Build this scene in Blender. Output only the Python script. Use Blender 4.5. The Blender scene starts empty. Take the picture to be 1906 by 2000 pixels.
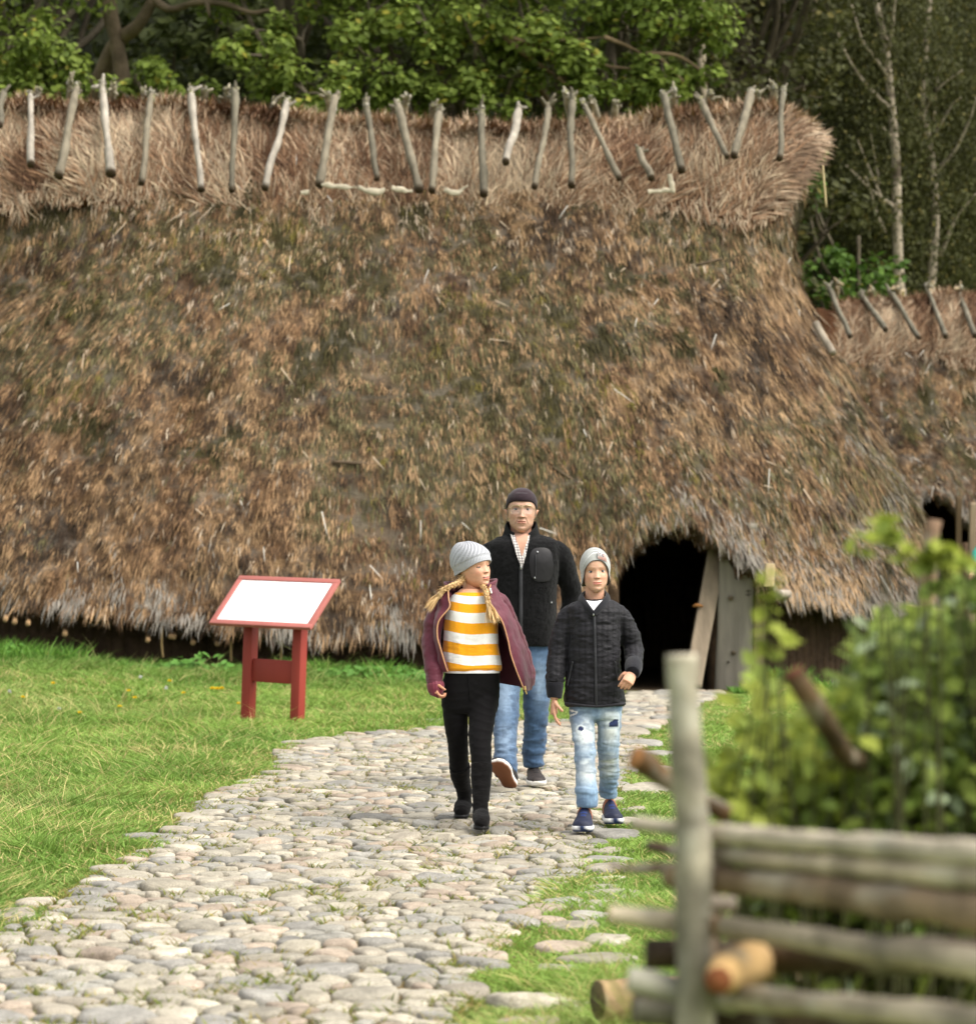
import bpy, math, random
import numpy as np
from mathutils import Vector, Matrix

rng = np.random.default_rng(11)
random.seed(5)
FP, HC, YH, CX = 5000.0, 1.26, 1115.0, 953.0      # focal length in pixels, eye height, horizon row, centre column
col = bpy.context.scene.collection


def W(px, py, D):
    return np.array([(px - CX) / FP * D, D, HC + (YH - py) / FP * D])


def srgb(r, g, b, k=1.0):
    out = []
    for c in (r, g, b):
        c = c / 255.0
        out.append((c / 12.92 if c <= 0.04045 else ((c + 0.055) / 1.055) ** 2.4) * k)
    return np.array(out)


# ------------------------------------------------------------------ noise
def _h(ix, iy, iz, s):
    n = (ix * 374761393 + iy * 668265263 + iz * 1440662683 + s * 1274126177) & 0xffffffff
    n = ((n ^ (n >> 13)) * 1274126177) & 0xffffffff
    n = ((n ^ (n >> 15)) * 2246822519) & 0xffffffff
    return ((n ^ (n >> 16)) & 0xffff) / 65535.0


def vnoise(P, s=0):
    P = np.asarray(P, dtype=np.float64)
    I = np.floor(P).astype(np.int64)
    f = P - I
    f = f * f * (3 - 2 * f)
    x, y, z = I[:, 0], I[:, 1], I[:, 2]
    r = 0
    for dx in (0, 1):
        wx = f[:, 0] if dx else 1 - f[:, 0]
        for dy in (0, 1):
            wy = f[:, 1] if dy else 1 - f[:, 1]
            for dz in (0, 1):
                wz = f[:, 2] if dz else 1 - f[:, 2]
                r = r + wx * wy * wz * _h(x + dx, y + dy, z + dz, s)
    return r


def fbm(P, s=0, o=3):
    P = np.asarray(P, dtype=np.float64)
    r, a, t = 0, 1.0, 0
    for k in range(o):
        r = r + a * vnoise(P * (2.03 ** k) + 13.7 * k, s + k)
        t += a
        a *= 0.5
    return r / t


def sstep(a, b, x):
    t = np.clip((np.asarray(x, dtype=float) - a) / (b - a), 0, 1)
    return t * t * (3 - 2 * t)


def unit(v):
    v = np.asarray(v, dtype=float)
    return v / np.maximum(np.linalg.norm(v, axis=-1, keepdims=True), 1e-9)


# ------------------------------------------------------------------ meshes
def merge(*items):
    """items: (V, [faces...]) -> one (V, faces)"""
    Vs, Fs, o = [], [], 0
    for V, F in items:
        Vs.append(np.asarray(V, float))
        for f in F:
            Fs.append(np.asarray(f) + o)
        o += len(V)
    return np.concatenate(Vs), Fs


def setmesh(me, V, Fs):
    V = np.asarray(V, dtype=np.float32)
    Fs = [np.asarray(f, dtype=np.int32) for f in Fs if len(f)]
    me.vertices.add(len(V))
    me.vertices.foreach_set('co', V.ravel())
    loops = np.concatenate([f.ravel() for f in Fs])
    sizes = np.concatenate([np.full(len(f), f.shape[1], dtype=np.int32) for f in Fs])
    starts = np.concatenate([[0], np.cumsum(sizes)[:-1]]).astype(np.int32)
    me.loops.add(len(loops))
    me.loops.foreach_set('vertex_index', loops)
    me.polygons.add(len(sizes))
    me.polygons.foreach_set('loop_start', starts)
    me.polygons.foreach_set('loop_total', sizes)
    me.update(calc_edges=True)


def tag(o, label=None, cat=None, group=None, kind=None):
    if label: o['label'] = label
    if cat: o['category'] = cat
    if group: o['group'] = group
    if kind: o['kind'] = kind
    return o


def thing(name, label, cat, loc=(0, 0, 0), group=None):
    o = bpy.data.objects.new(name, None)
    o.empty_display_size = 0.1
    o.location = [float(c) for c in loc]
    col.objects.link(o)
    return tag(o, label, cat, group)


def rootloc(o):
    while o.parent is not None:
        o = o.parent
    return np.array(o.location)


def mk(name, V, Fs, mat, parent=None, color=None, smooth=True, matidx=None, origin=None):
    """one mesh object from world coordinates; a part when parent is given"""
    org = rootloc(parent) if parent is not None else (np.zeros(3) if origin is None else np.array(origin, float))
    me = bpy.data.meshes.new(name)
    setmesh(me, np.asarray(V) - org, Fs)
    for m in (mat if isinstance(mat, (list, tuple)) else [mat]):
        me.materials.append(m)
    if matidx is not None:
        me.polygons.foreach_set('material_index', np.asarray(matidx, dtype=np.int32))
    if smooth:
        me.polygons.foreach_set('use_smooth', np.ones(len(me.polygons), dtype=bool))
    if color is not None:
        c = np.ones((len(V), 4), dtype=np.float32)
        c[:, :3] = color
        a = me.color_attributes.new('Col', 'FLOAT_COLOR', 'POINT')
        a.data.foreach_set('color', c.ravel())
    o = bpy.data.objects.new(name, me)
    col.objects.link(o)
    if parent is not None:
        o.parent = parent
    else:
        o.location = org
    return o


def grid_faces(nr, nc, closed=False):
    r = np.arange(nr - 1)[:, None]
    c = np.arange(nc if closed else nc - 1)[None, :]
    c2 = (c + 1) % nc
    a = r * nc + c
    return np.stack([a, r * nc + c2, (r + 1) * nc + c2, (r + 1) * nc + c], -1).reshape(-1, 4)


def catmull(P, m):
    """resample control rows P (k x d) to m rows"""
    P = np.asarray(P, float)
    k = len(P)
    if k == 2:
        t = np.linspace(0, 1, m)[:, None]
        return P[0] * (1 - t) + P[1] * t
    Q = np.vstack([2 * P[0] - P[1], P, 2 * P[-1] - P[-2]])
    t = np.linspace(0, k - 1, m)
    i = np.minimum(t.astype(int), k - 2)
    u = (t - i)[:, None]
    p0, p1, p2, p3 = Q[i], Q[i + 1], Q[i + 2], Q[i + 3]
    return 0.5 * (2 * p1 + (p2 - p0) * u + (2 * p0 - 5 * p1 + 4 * p2 - p3) * u ** 2 + (3 * p1 - p0 - 3 * p2 + p3) * u ** 3)


def lin(P, m):
    P = np.asarray(P, float)
    t = np.linspace(0, len(P) - 1, m)
    return np.stack([np.interp(t, np.arange(len(P)), P[:, j]) for j in range(P.shape[1])], -1)


def rings(R, cap=True):
    """R: (nr, n, 3) closed rings -> V, F with fan caps"""
    nr, n, _ = R.shape
    V = R.reshape(-1, 3)
    F = [grid_faces(nr, n, True)]
    if cap:
        c0, c1 = R[0].mean(0), R[-1].mean(0)
        V = np.vstack([V, c0, c1])
        i = np.arange(n)
        j = (i + 1) % n
        F.append(np.stack([np.full(n, nr * n), j, i], -1))
        b = (nr - 1) * n
        F.append(np.stack([np.full(n, nr * n + 1), b + i, b + j], -1))
    return V, F


def tube(path, rad, n=14, m=None, smooth=True, flat=1.0, ref=(0, 0, 1), cap=True, rough=0, seed=0):
    """tapered tube; rad: one value or one per control point; flat: ratio of the second half-axis"""
    path = np.asarray(path, float)
    rad = np.full(len(path), rad) if np.isscalar(rad) else np.asarray(rad, float)
    if m is None:
        m = max(2, (len(path) - 1) * 6 + 1) if smooth else len(path)
    PR = (catmull if smooth and len(path) > 2 else lin)(np.column_stack([path, rad]), m)
    P, r = PR[:, :3], np.maximum(PR[:, 3], 1e-4)
    T = unit(np.gradient(P, axis=0))
    R0 = np.array(ref, float)
    A = np.zeros_like(P)
    a = R0 - T[0] * T[0].dot(R0)
    if np.linalg.norm(a) < 1e-3:
        a = np.array([1.0, 0, 0]) - T[0] * T[0][0]
    for i in range(m):
        a = a - T[i] * T[i].dot(a)
        a = a / np.linalg.norm(a)
        A[i] = a
    B = np.cross(T, A)
    th = np.linspace(0, 2 * math.pi, n, endpoint=False)
    rr = r[:, None] * np.ones(n)[None, :]
    R = P[:, None] + rr[..., None] * (np.cos(th)[None, :, None] * A[:, None] + flat * np.sin(th)[None, :, None] * B[:, None])
    if rough:
        q = R.reshape(-1, 3)
        R = R + ((fbm(q * (0.35 / max(r.mean(), 1e-3)), seed, 3) - 0.5) * 2 * rough * r.mean()).reshape(m, n)[..., None] * unit(R - P[:, None])
    return rings(R, cap)


def box(c, s, R=None, bev=0.0):
    """box of size s centred at c, rotated by R, with chamfered edges when bev > 0"""
    h = np.array(s, float) / 2
    bm = __import__('bmesh').new()
    __import__('bmesh').ops.create_cube(bm, size=1.0)
    for v in bm.verts:
        v.co = Vector((v.co.x * s[0], v.co.y * s[1], v.co.z * s[2]))
    if bev:
        __import__('bmesh').ops.bevel(bm, geom=bm.edges[:] , offset=bev, segments=2, profile=0.5, affect='EDGES')
    bm.verts.index_update()
    V = np.array([v.co[:] for v in bm.verts])
    tri, quad = [], []
    oth = {}
    for f in bm.faces:
        oth.setdefault(len(f.verts), []).append([v.index for v in f.verts])
    bm.free()
    if R is not None:
        V = V @ np.array(R).T
    return V + np.array(c, float), [np.array(x) for x in oth.values()]


def rotm(ax, deg):
    return np.array(Matrix.Rotation(math.radians(deg), 3, ax))


def blades(B, D, L, Wd, side, bend, C, tipk=1.15, basek=0.7):
    """N leaf blades: base B, direction D, length L, width Wd, side axis, bend vector (added at the tip), colour C"""
    N = len(B)
    L = L[:, None]
    w = Wd[:, None] * 0.5
    mid = B + D * L * 0.55 + bend * L * 0.22
    tip = B + D * L * 0.95 + bend * L * 0.75
    V = np.stack([B - side * w, B + side * w, mid - side * w * 0.85, mid + side * w * 0.85, tip], 1).reshape(-1, 3)
    o = (np.arange(N) * 5)[:, None]
    F = np.concatenate([o + np.array([[0, 1, 3]]), o + np.array([[0, 3, 2]]), o + np.array([[2, 3, 4]])])
    k = np.array([basek, basek, 1.0, 1.0, tipk])
    Cc = (C[:, None, :] * k[None, :, None]).reshape(-1, 3)
    return V, [F], Cc


def leafquads(P, N, T, L, Wd, C, fold=0.25):
    """N folded leaves (6 vertices): centre P, normal N, long axis T"""
    n = len(P)
    S = np.cross(N, T)
    l = L[:, None] * 0.5
    w = Wd[:, None] * 0.5
    up = N * w * fold
    V = np.stack([P - T * l, P - T * l * 0.25 + S * w + up, P + T * l * 0.45 + S * w * 0.75 + up, P + T * l,
                  P + T * l * 0.45 - S * w * 0.75 + up, P - T * l * 0.25 - S * w + up], 1).reshape(-1, 3)
    o = (np.arange(n) * 6)[:, None]
    F = np.concatenate([o + np.array([[0, 1, 2, 3]]), o + np.array([[0, 3, 4, 5]])])
    return V, [F], np.repeat(C, 6, axis=0)


def rdir(n):
    v = rng.normal(size=(n, 3))
    return unit(v)


def laplace(V, Fs, it=4, lam=0.5):
    E = []
    for f in Fs:
        k = f.shape[1]
        for j in range(k):
            E.append(f[:, [j, (j + 1) % k]])
    E = np.concatenate(E)
    E = np.vstack([E, E[:, ::-1]])
    deg = np.bincount(E[:, 0], minlength=len(V)).astype(float)[:, None]
    V = V.copy()
    for _ in range(it):
        S = np.stack([np.bincount(E[:, 0], weights=V[E[:, 1], j], minlength=len(V)) for j in range(3)], -1)
        V += lam * (S / np.maximum(deg, 1) - V)
    return V


def vnormals(V, Fs):
    N = np.zeros_like(V)
    for f in Fs:
        a = V[f[:, 1]] - V[f[:, 0]]
        b = V[f[:, -1]] - V[f[:, 0]]
        n = np.cross(a, b)
        for j in range(f.shape[1]):
            for c in range(3):
                N[:, c] += np.bincount(f[:, j], weights=n[:, c], minlength=len(V))
    return unit(N)


def remesh(items, voxel, it=6):
    """fuse closed shells into one continuous surface"""
    V, Fs = merge(*items)
    me = bpy.data.meshes.new('tmp')
    setmesh(me, V, Fs)
    o = bpy.data.objects.new('tmp', me)
    col.objects.link(o)
    md = o.modifiers.new('r', 'REMESH')
    md.mode = 'VOXEL'
    md.voxel_size = voxel
    dg = bpy.context.evaluated_depsgraph_get()
    ev = o.evaluated_get(dg)
    m2 = ev.to_mesh()
    nv = len(m2.vertices)
    co = np.empty(nv * 3, dtype=np.float32)
    m2.vertices.foreach_get('co', co)
    nl = len(m2.loops)
    li = np.empty(nl, dtype=np.int32)
    m2.loops.foreach_get('vertex_index', li)
    lt = np.empty(len(m2.polygons), dtype=np.int32)
    m2.polygons.foreach_get('loop_total', lt)
    ls = np.empty(len(m2.polygons), dtype=np.int32)
    m2.polygons.foreach_get('loop_start', ls)
    out = []
    for k in np.unique(lt):
        s = ls[lt == k]
        out.append(li[s[:, None] + np.arange(k)[None, :]])
    ev.to_mesh_clear()
    bpy.data.objects.remove(o)
    bpy.data.meshes.remove(me)
    V = co.reshape(-1, 3).astype(float)
    return laplace(V, out, it), out


# ------------------------------------------------------------------ materials
def mat(name, color=(.5, .5, .5), attr=False, rough=0.8, spec=0.25, noise=None, bump=None, stretch=(1, 1, 1), trans=0.0, sheen=0.0, metal=0.0, nodes=None):
    """procedural material. noise=(scale, amount, detail); bump=(scale, strength, distance)"""
    m = bpy.data.materials.new(name)
    m.use_nodes = True
    nt = m.node_tree
    N, Lk = nt.nodes, nt.links
    p = N['Principled BSDF']
    p.inputs['Roughness'].default_value = rough
    p.inputs['Specular IOR Level'].default_value = spec
    p.inputs['Metallic'].default_value = metal
    if sheen:
        p.inputs['Sheen Weight'].default_value = sheen
    tc = N.new('ShaderNodeTexCoord')
    mp = N.new('ShaderNodeMapping')
    mp.inputs['Scale'].default_value = stretch
    Lk.new(tc.outputs['Object'], mp.inputs['Vector'])
    if attr:
        a = N.new('ShaderNodeAttribute')
        a.attribute_name = 'Col'
        src = a.outputs['Color']
    else:
        c = N.new('ShaderNodeRGB')
        c.outputs[0].default_value = (*[float(x) for x in color], 1)
        src = c.outputs[0]
    if noise:
        t = N.new('ShaderNodeTexNoise')
        t.inputs['Scale'].default_value = noise[0]
        t.inputs['Detail'].default_value = noise[2] if len(noise) > 2 else 4
        Lk.new(mp.outputs[0], t.inputs['Vector'])
        mr = N.new('ShaderNodeMapRange')
        mr.inputs['From Min'].default_value = 0.25
        mr.inputs['From Max'].default_value = 0.75
        mr.inputs['To Min'].default_value = 1 - noise[1]
        mr.inputs['To Max'].default_value = 1 + noise[1]
        Lk.new(t.outputs['Fac'], mr.inputs['Value'])
        mx = N.new('ShaderNodeVectorMath')
        mx.operation = 'SCALE'
        Lk.new(src, mx.inputs[0])
        Lk.new(mr.outputs[0], mx.inputs['Scale'])
        src = mx.outputs[0]
    Lk.new(src, p.inputs['Base Color'])
    if bump:
        t = N.new('ShaderNodeTexNoise')
        t.inputs['Scale'].default_value = bump[0]
        t.inputs['Detail'].default_value = 5
        Lk.new(mp.outputs[0], t.inputs['Vector'])
        b = N.new('ShaderNodeBump')
        b.inputs['Strength'].default_value = bump[1]
        b.inputs['Distance'].default_value = bump[2]
        Lk.new(t.outputs['Fac'], b.inputs['Height'])
        Lk.new(b.outputs[0], p.inputs['Normal'])
    if trans:
        tr = N.new('ShaderNodeBsdfTranslucent')
        Lk.new(src, tr.inputs['Color'])
        ms = N.new('ShaderNodeMixShader')
        ms.inputs[0].default_value = trans
        Lk.new(p.outputs[0], ms.inputs[1])
        Lk.new(tr.outputs[0], ms.inputs[2])
        Lk.new(ms.outputs[0], N['Material Output'].inputs[0])
    if nodes:
        nodes(nt, p, mp, src)
    return m


# ------------------------------------------------------------------ camera, light
sc = bpy.context.scene
cam = bpy.data.cameras.new('camera')
cam.lens = 90.0
cam.sensor_fit = 'VERTICAL'
cam.sensor_height = 36.0
cam.sensor_width = 36.0
cam.shift_y = (YH - 1000.0) / 2000.0
cam.clip_start = 0.1
cam.clip_end = 2000.0
cam.dof.use_dof = True
cam.dof.focus_distance = 12.9
cam.dof.aperture_fstop = 3.8
cam_o = bpy.data.objects.new('camera', cam)
cam_o.location = (0, 0, HC)
cam_o.rotation_euler = (math.radians(90), 0, 0)
col.objects.link(cam_o)
sc.camera = cam_o

SUN_EL, SUN_AZ = 52.0, 118.0          # azimuth clockwise from +Y
w = bpy.data.worlds.new('World')
sc.world = w
w.use_nodes = True
nt = w.node_tree
sky = nt.nodes.new('ShaderNodeTexSky')
sky.sky_type = 'NISHITA'
sky.sun_disc = False
sky.sun_elevation = math.radians(SUN_EL)
sky.sun_rotation = math.radians(SUN_AZ)
sky.air_density = 1.0
sky.dust_density = 3.0
sky.ozone_density = 0.6
hs = nt.nodes.new('ShaderNodeHueSaturation')
hs.inputs['Saturation'].default_value = .12
nt.links.new(sky.outputs[0], hs.inputs['Color'])
nt.links.new(hs.outputs[0], nt.nodes['Background'].inputs[0])
nt.nodes['Background'].inputs[1].default_value = 0.15
sl = bpy.data.lights.new('sun', 'SUN')
sl.energy = 1.5
sl.angle = math.radians(40)
sl.color = (1.0, 0.91, 0.77)
so = bpy.data.objects.new('sun', sl)
el, az = math.radians(SUN_EL), math.radians(SUN_AZ)
sd = Vector((math.cos(el) * math.sin(az), math.cos(el) * math.cos(az), math.sin(el)))
so.rotation_euler = sd.to_track_quat('Z', 'Y').to_euler()
so.location = (6, -6, 14)
col.objects.link(so)
sc.view_settings.view_transform = 'Standard'
sc.view_settings.look = 'None'
sc.view_settings.gamma = 1.0
sc.view_settings.exposure = 1.08
sc.cycles.max_bounces = 6
sc.cycles.diffuse_bounces = 3
sc.cycles.transmission_bounces = 4
sc.cycles.transparent_max_bounces = 6
sc.cycles.caustics_reflective = False
sc.cycles.caustics_refractive = False
# ------------------------------------------------------------------ ground, path, grass
def gz(x, y):
    x = np.asarray(x, float)
    y = np.asarray(y, float)
    r = np.interp(x, [-9, -5, -.8, 1.2], [.40, .33, .09, 0]) * sstep(19, 26, y)
    r = r + 0.3 * sstep(29.5, 34, y) * sstep(4.6, 6.0, x)
    P = np.stack([x * .45, y * .45, x * 0], -1).reshape(-1, 3)
    n = (fbm(P, 3, 2) - .5).reshape(x.shape)
    return r + n * .06 - 0.015


# path outline in photo rows -> ground plane (rows are turned into distances once, the path then lies on the ground)
PR = [2600, 2000, 1900, 1830, 1800, 1760, 1700, 1650, 1620, 1600, 1560, 1520, 1500, 1470, 1450, 1438, 1425, 1415]
PLX = [-900, -200, -110, -20, 45, 110, 210, 295, 330, 350, 400, 510, 555, 545, 590, 690, 850, 980]
PRR = [2600, 2000, 1950, 1900, 1850, 1800, 1770, 1740, 1700, 1650, 1600, 1560, 1520, 1480, 1450, 1430, 1415]
PRX = [720, 870, 915, 935, 975, 1030, 1050, 1085, 1120, 1150, 1185, 1200, 1205, 1245, 1255, 1215, 1100]
_d = lambda r: HC * FP / (np.array(r, float) - YH)
_lx = (np.array(PLX) - CX) / FP * _d(PR)
_rx = (np.array(PRX) - CX) / FP * _d(PRR)


def pathdist(x, y):
    """signed: > 0 inside the path (metres from the nearer edge, roughly)"""
    x = np.asarray(x, float)
    y = np.asarray(y, float)
    l = np.interp(y, _d(PR), _lx)
    r = np.interp(y, _d(PRR), _rx)
    d = np.minimum(x - l, r - x)
    d = np.where(y > _d([1415])[0], -1, d)
    d = np.where(y < 4.2, -1, d)
    # the trodden strip to the doorway
    cx = np.interp(y, [19.5, 21.5, 24, 26.5], [1.05, 1.2, 1.6, 1.95])
    hw = np.interp(y, [19.5, 21.5, 24, 26.5], [.25, .2, .3, .45])
    d2 = np.where((y > 20.6) & (y < 27.2), hw - np.abs(x - cx), -1)
    return np.maximum(d, d2)


# --- ground sheet
xs = np.concatenate([np.linspace(-600, -14, 14), np.linspace(-12, 14, 261), np.linspace(16, 600, 14)])
ys = np.concatenate([np.linspace(-200, 0, 8), np.linspace(2, 36, 341), np.linspace(38, 60, 12), np.linspace(70, 900, 12)])
XX, YY = np.meshgrid(xs, ys)
inn = (np.abs(XX) < 20) & (YY > 0) & (YY < 62)
ZZ = np.where(inn, gz(XX, YY), gz(np.clip(XX, -20, 20), np.clip(YY, 0, 62)))
pd = pathdist(XX, YY)
V = np.stack([XX, YY, ZZ], -1).reshape(-1, 3)
soil = srgb(122, 106, 76)
turf = srgb(104, 118, 56)
k = sstep(-.25, .0, pd.ravel())[:, None]
mott = (.8 + .4 * fbm(V * 3, 5, 3))[:, None]
mossg = sstep(.42, .6, fbm(V * 4.5, 77, 3))[:, None] * .75
soil_c = soil * .8 * (1 - mossg) + srgb(98, 104, 48) * mossg
C = (turf * (1 - k) + soil_c * k) * mott
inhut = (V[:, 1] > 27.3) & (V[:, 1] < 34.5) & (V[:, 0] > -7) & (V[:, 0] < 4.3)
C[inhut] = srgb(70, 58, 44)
m_ground = mat('ground_soil', attr=True, rough=.95, spec=.1, noise=(25, .3), bump=(40, .6, .02))
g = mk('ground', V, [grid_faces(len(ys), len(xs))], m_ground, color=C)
tag(g, 'green lawn and bare soil round the huts', 'ground', kind='structure')


# --- cobbles
def scatter_stones():
    pts, rad = [], []
    cell = .26
    gridd = {}

    def ok(x, y, r, f):
        i, j = int(x // cell), int(y // cell)
        for a in range(i - 1, i + 2):
            for b in range(j - 1, j + 2):
                for q in gridd.get((a, b), ()):
                    if (pts[q][0] - x) ** 2 + (pts[q][1] - y) ** 2 < (f * (rad[q] + r)) ** 2:
                        return False
        return True

    def put(x, y, r):
        gridd.setdefault((int(x // cell), int(y // cell)), []).append(len(pts))
        pts.append((x, y))
        rad.append(r)

    # single stones set in the grass to the right of the path (pixel rows of the photo give their ground spots)
    for px, py, r in ((1170, 1868, .085), (1100, 1845, .06), (1035, 1940, .12), (1015, 1985, .07), (1110, 1885, .07), (1150, 1893, .05),
                      (1155, 1640, .05), (1185, 1625, .1), (1190, 1655, .07), (1185, 1672, .075), (1180, 1690, .07), (1175, 1715, .08),
                      (1180, 1730, .07), (1185, 1745, .1), (1170, 1765, .08), (1165, 1788, .07), (1185, 1835, .05), (1120, 1800, .06),
                      (1060, 1768, .06), (1065, 1790, .05), (1085, 1757, .07), (1270, 1470, .12), (1258, 1538, .14), (1285, 1500, .08),
                      (1240, 1452, .12), (1190, 1428, .2), (1060, 1408, .15), (520, 1528, .05), (305, 1631, .1), (35, 1790, .08), (80, 1765, .06),
                      (630, 1452, .2), (690, 1444, .15), (860, 1412, .15), (1215, 1602, .06), (1225, 1585, .06)):
        D = HC * FP / (py - YH)
        put((px - CX) / FP * D, D, r)
    cy = 4.4 + (27.0 - 4.4) * rng.random(90000)
    cx_ = -4.2 + 6.8 * rng.random(90000)
    cd = pathdist(cx_, cy)
    for k in range(90000):
        x, y, d = float(cx_[k]), float(cy[k]), cd[k]
        if d < 0.03:
            continue
        u = rng.random()
        r = .085 + .04 * rng.random() if k < 3000 and u < .2 else (.048 + .028 * rng.random() if k < 30000 else .03 + .018 * rng.random())
        if y > 19.6:
            r *= 1.3
        if ok(x, y, r, .86):
            put(x, y, r)
    return np.array(pts), np.array(rad)


SP, SR = scatter_stones()
na = 22
th = np.linspace(0, 2 * math.pi, na, endpoint=False)
SV, SF, SC = [], [], []
prof = [(1.0, -.03), (.99, -.003), (.965, .006), (.90, .0105), (.74, .0135), (.4, .015)]
pal = [srgb(158, 153, 141), srgb(160, 154, 143), srgb(146, 145, 140), srgb(158, 146, 134), srgb(152, 148, 138), srgb(138, 137, 134), srgb(172, 167, 155)]
off = 0
for i in range(len(SP)):
    dx = SP - SP[i]
    d2 = (dx ** 2).sum(1)
    nb = np.where((d2 < .42 ** 2) & (d2 > 1e-9))[0]
    rm = SR[i] * 1.65
    r = np.full(na, rm)
    gap = .003 + .009 * rng.random()
    for j in nb:
        d = math.sqrt(d2[j])
        h = (d2[j] + SR[i] ** 2 - SR[j] ** 2) / (2 * d) - gap
        c = np.cos(th - math.atan2(dx[j, 1], dx[j, 0]))
        with np.errstate(divide='ignore'):
            t = np.where(c > .05, h / np.maximum(c, .05), 9)
        r = np.minimum(r, np.maximum(t, .012))
    for _ in range(1):
        r = np.minimum(r, .25 * np.roll(r, 1) + .5 * r + .25 * np.roll(r, -1)) * .5 + .5 * (.25 * np.roll(r, 1) + .5 * r + .25 * np.roll(r, -1))
    r = r * (1 + .07 * (rng.random(na) - .5))
    hs = .75 + .6 * rng.random()
    tilt = rng.normal(size=2) * .05
    zb = float(gz(SP[i, 0], SP[i, 1])) + .004 + .010 * rng.random()
    base = pal[int(rng.integers(len(pal)))] * (.88 + .36 * rng.random()) * np.array([1.02, 1.0, .94])
    rows = []
    for (s, z) in prof:
        x = r * s * np.cos(th)
        y = r * s * np.sin(th)
        zz = zb + z * hs * min(1.3, .5 + rm * 5.5) + (tilt[0] * x + tilt[1] * y) * (1 if z > 0 else .3)
        if z > 0:
            zz = zz + (vnoise(np.stack([x * 14 + i * 7.1, y * 14, x * 0 + z * 3], -1), 4) - .5) * .012
        rows.append(np.stack([SP[i, 0] + x, SP[i, 1] + y, zz], -1))
    R = np.array(rows)
    v, f = rings(R, True)
    f = [f[0], f[2]]
    SV.append(v)
    for a in f:
        SF.append(a + off)
    off += len(v)
    SC.append(np.tile(base, (len(v), 1)))
SV = np.concatenate(SV)
SC = np.concatenate(SC)
SC = SC * (.68 + .64 * fbm(SV * 11, 8, 4))[:, None]
quads = np.concatenate([f for f in SF if f.shape[1] == 4])
tris = np.concatenate([f for f in SF if f.shape[1] == 3])


def stone_nodes(nt, p, mp, src):
    N, Lk = nt.nodes, nt.links
    t = N.new('ShaderNodeTexNoise')
    t.inputs['Scale'].default_value = 160
    t.inputs['Detail'].default_value = 3
    Lk.new(mp.outputs[0], t.inputs['Vector'])
    r = N.new('ShaderNodeValToRGB')
    r.color_ramp.elements[0].position = .35
    r.color_ramp.elements[0].color = (.5, .48, .46, 1)
    r.color_ramp.elements[1].position = .62
    r.color_ramp.elements[1].color = (1.12, 1.1, 1.08, 1)
    Lk.new(t.outputs['Fac'], r.inputs[0])
    mx = N.new('ShaderNodeMix')
    mx.data_type = 'RGBA'
    mx.blend_type = 'MULTIPLY'
    mx.inputs['Factor'].default_value = .6
    Lk.new(src, mx.inputs['A'])
    Lk.new(r.outputs[0], mx.inputs['B'])
    Lk.new(mx.outputs['Result'], p.inputs['Base Color'])


m_stone = mat('cobble_stone', attr=True, rough=.72, spec=.3, noise=(18, .22, 6), bump=(55, .5, .012), nodes=stone_nodes)
path = mk('path', SV, [quads, tris], m_stone, color=SC)
tag(path, 'cobblestone path of rounded grey and pinkish field stones', 'path', kind='structure')


# --- grass
def stonecover(x, y, grow=0.0):
    """True where a stone lies"""
    cell = .3
    key = {}
    for i, (a, b) in enumerate(SP):
        key.setdefault((int(a // cell), int(b // cell)), []).append(i)
    out = np.zeros(len(x), bool)
    ci, cj = (x // cell).astype(int), (y // cell).astype(int)
    order = np.lexsort((cj, ci))
    ids = np.stack([ci, cj], 1)
    uq, inv = np.unique(ids, axis=0, return_inverse=True)
    inv = inv.ravel()
    for u, (a, b) in enumerate(uq):
        c = []
        for da in (-1, 0, 1):
            for db in (-1, 0, 1):
                c += key.get((a + da, b + db), [])
        if not c:
            continue
        m = np.where(inv == u)[0]
        d = np.hypot(x[m][:, None] - SP[c][:, 0][None], y[m][:, None] - SP[c][:, 1][None])
        out[m] = (d < (SR[c] + grow)[None]).any(1)
    return out


def make_grass(n, ylo, yhi):
    u = rng.random(n)
    y = ylo * (yhi / ylo) ** u                    # density falls with distance
    half = .205 * y + .9
    x = (rng.random(n) * 2 - 1) * half
    return x, y


gx, gy = make_grass(560000, 5.5, 29.0)
d = pathdist(gx, gy)
P2 = np.stack([gx, gy, gx * 0], -1)
edge = (fbm(P2 * 2.2, 31, 3) - .5) * .5
keep = (d + edge * .6 < .05)
# inside the hut there is no grass, nor under the doorway
keep &= ~((gy > 27.4) & (gx > -7.5) & (gx < 4.6))
keep &= ~((gy > 26.3) & (gx > 1.1) & (gx < 2.7))
gx, gy, d = gx[keep], gy[keep], d[keep]
sel = ~stonecover(gx, gy, -.012)
gx, gy, d = gx[sel], gy[sel], d[sel]
P2 = np.stack([gx, gy, gx * 0], -1)
n = len(gx)
print('grass', n)
big = fbm(P2 * .5, 41, 3)
cl = fbm(P2 * 3.0, 43, 3)
dist = np.sqrt(gy / 10)
h = (.035 + .075 * sstep(.3, .75, cl) + .035 * rng.random(n)) * (1 + .5 * sstep(.45, .7, big))
h *= np.where(gx > .9, .62, 1.0)                                   # shorter, trodden turf right of the path
h *= 1 - .55 * sstep(-.5, -.05, d)
h = np.where(gx < .6, h * (1 + .6 * sstep(24.2, 26.2, gy)), h * (1 + 1.3 * sstep(26.0, 27.2, gy)))
tall = rng.random(n) < .028 * (gx < .4)
h = np.where(tall, h * (1.5 + 1.0 * rng.random(n)), h)
wd = (.0035 + .0035 * rng.random(n)) * np.maximum(1, dist * 1.15)
wd = np.where(tall, wd * .55, wd)
an = rng.random(n) * 2 * math.pi
lean = np.stack([np.cos(an), np.sin(an), an * 0], -1)
fl = fbm(P2 * .8, 47, 2) * 12
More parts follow.
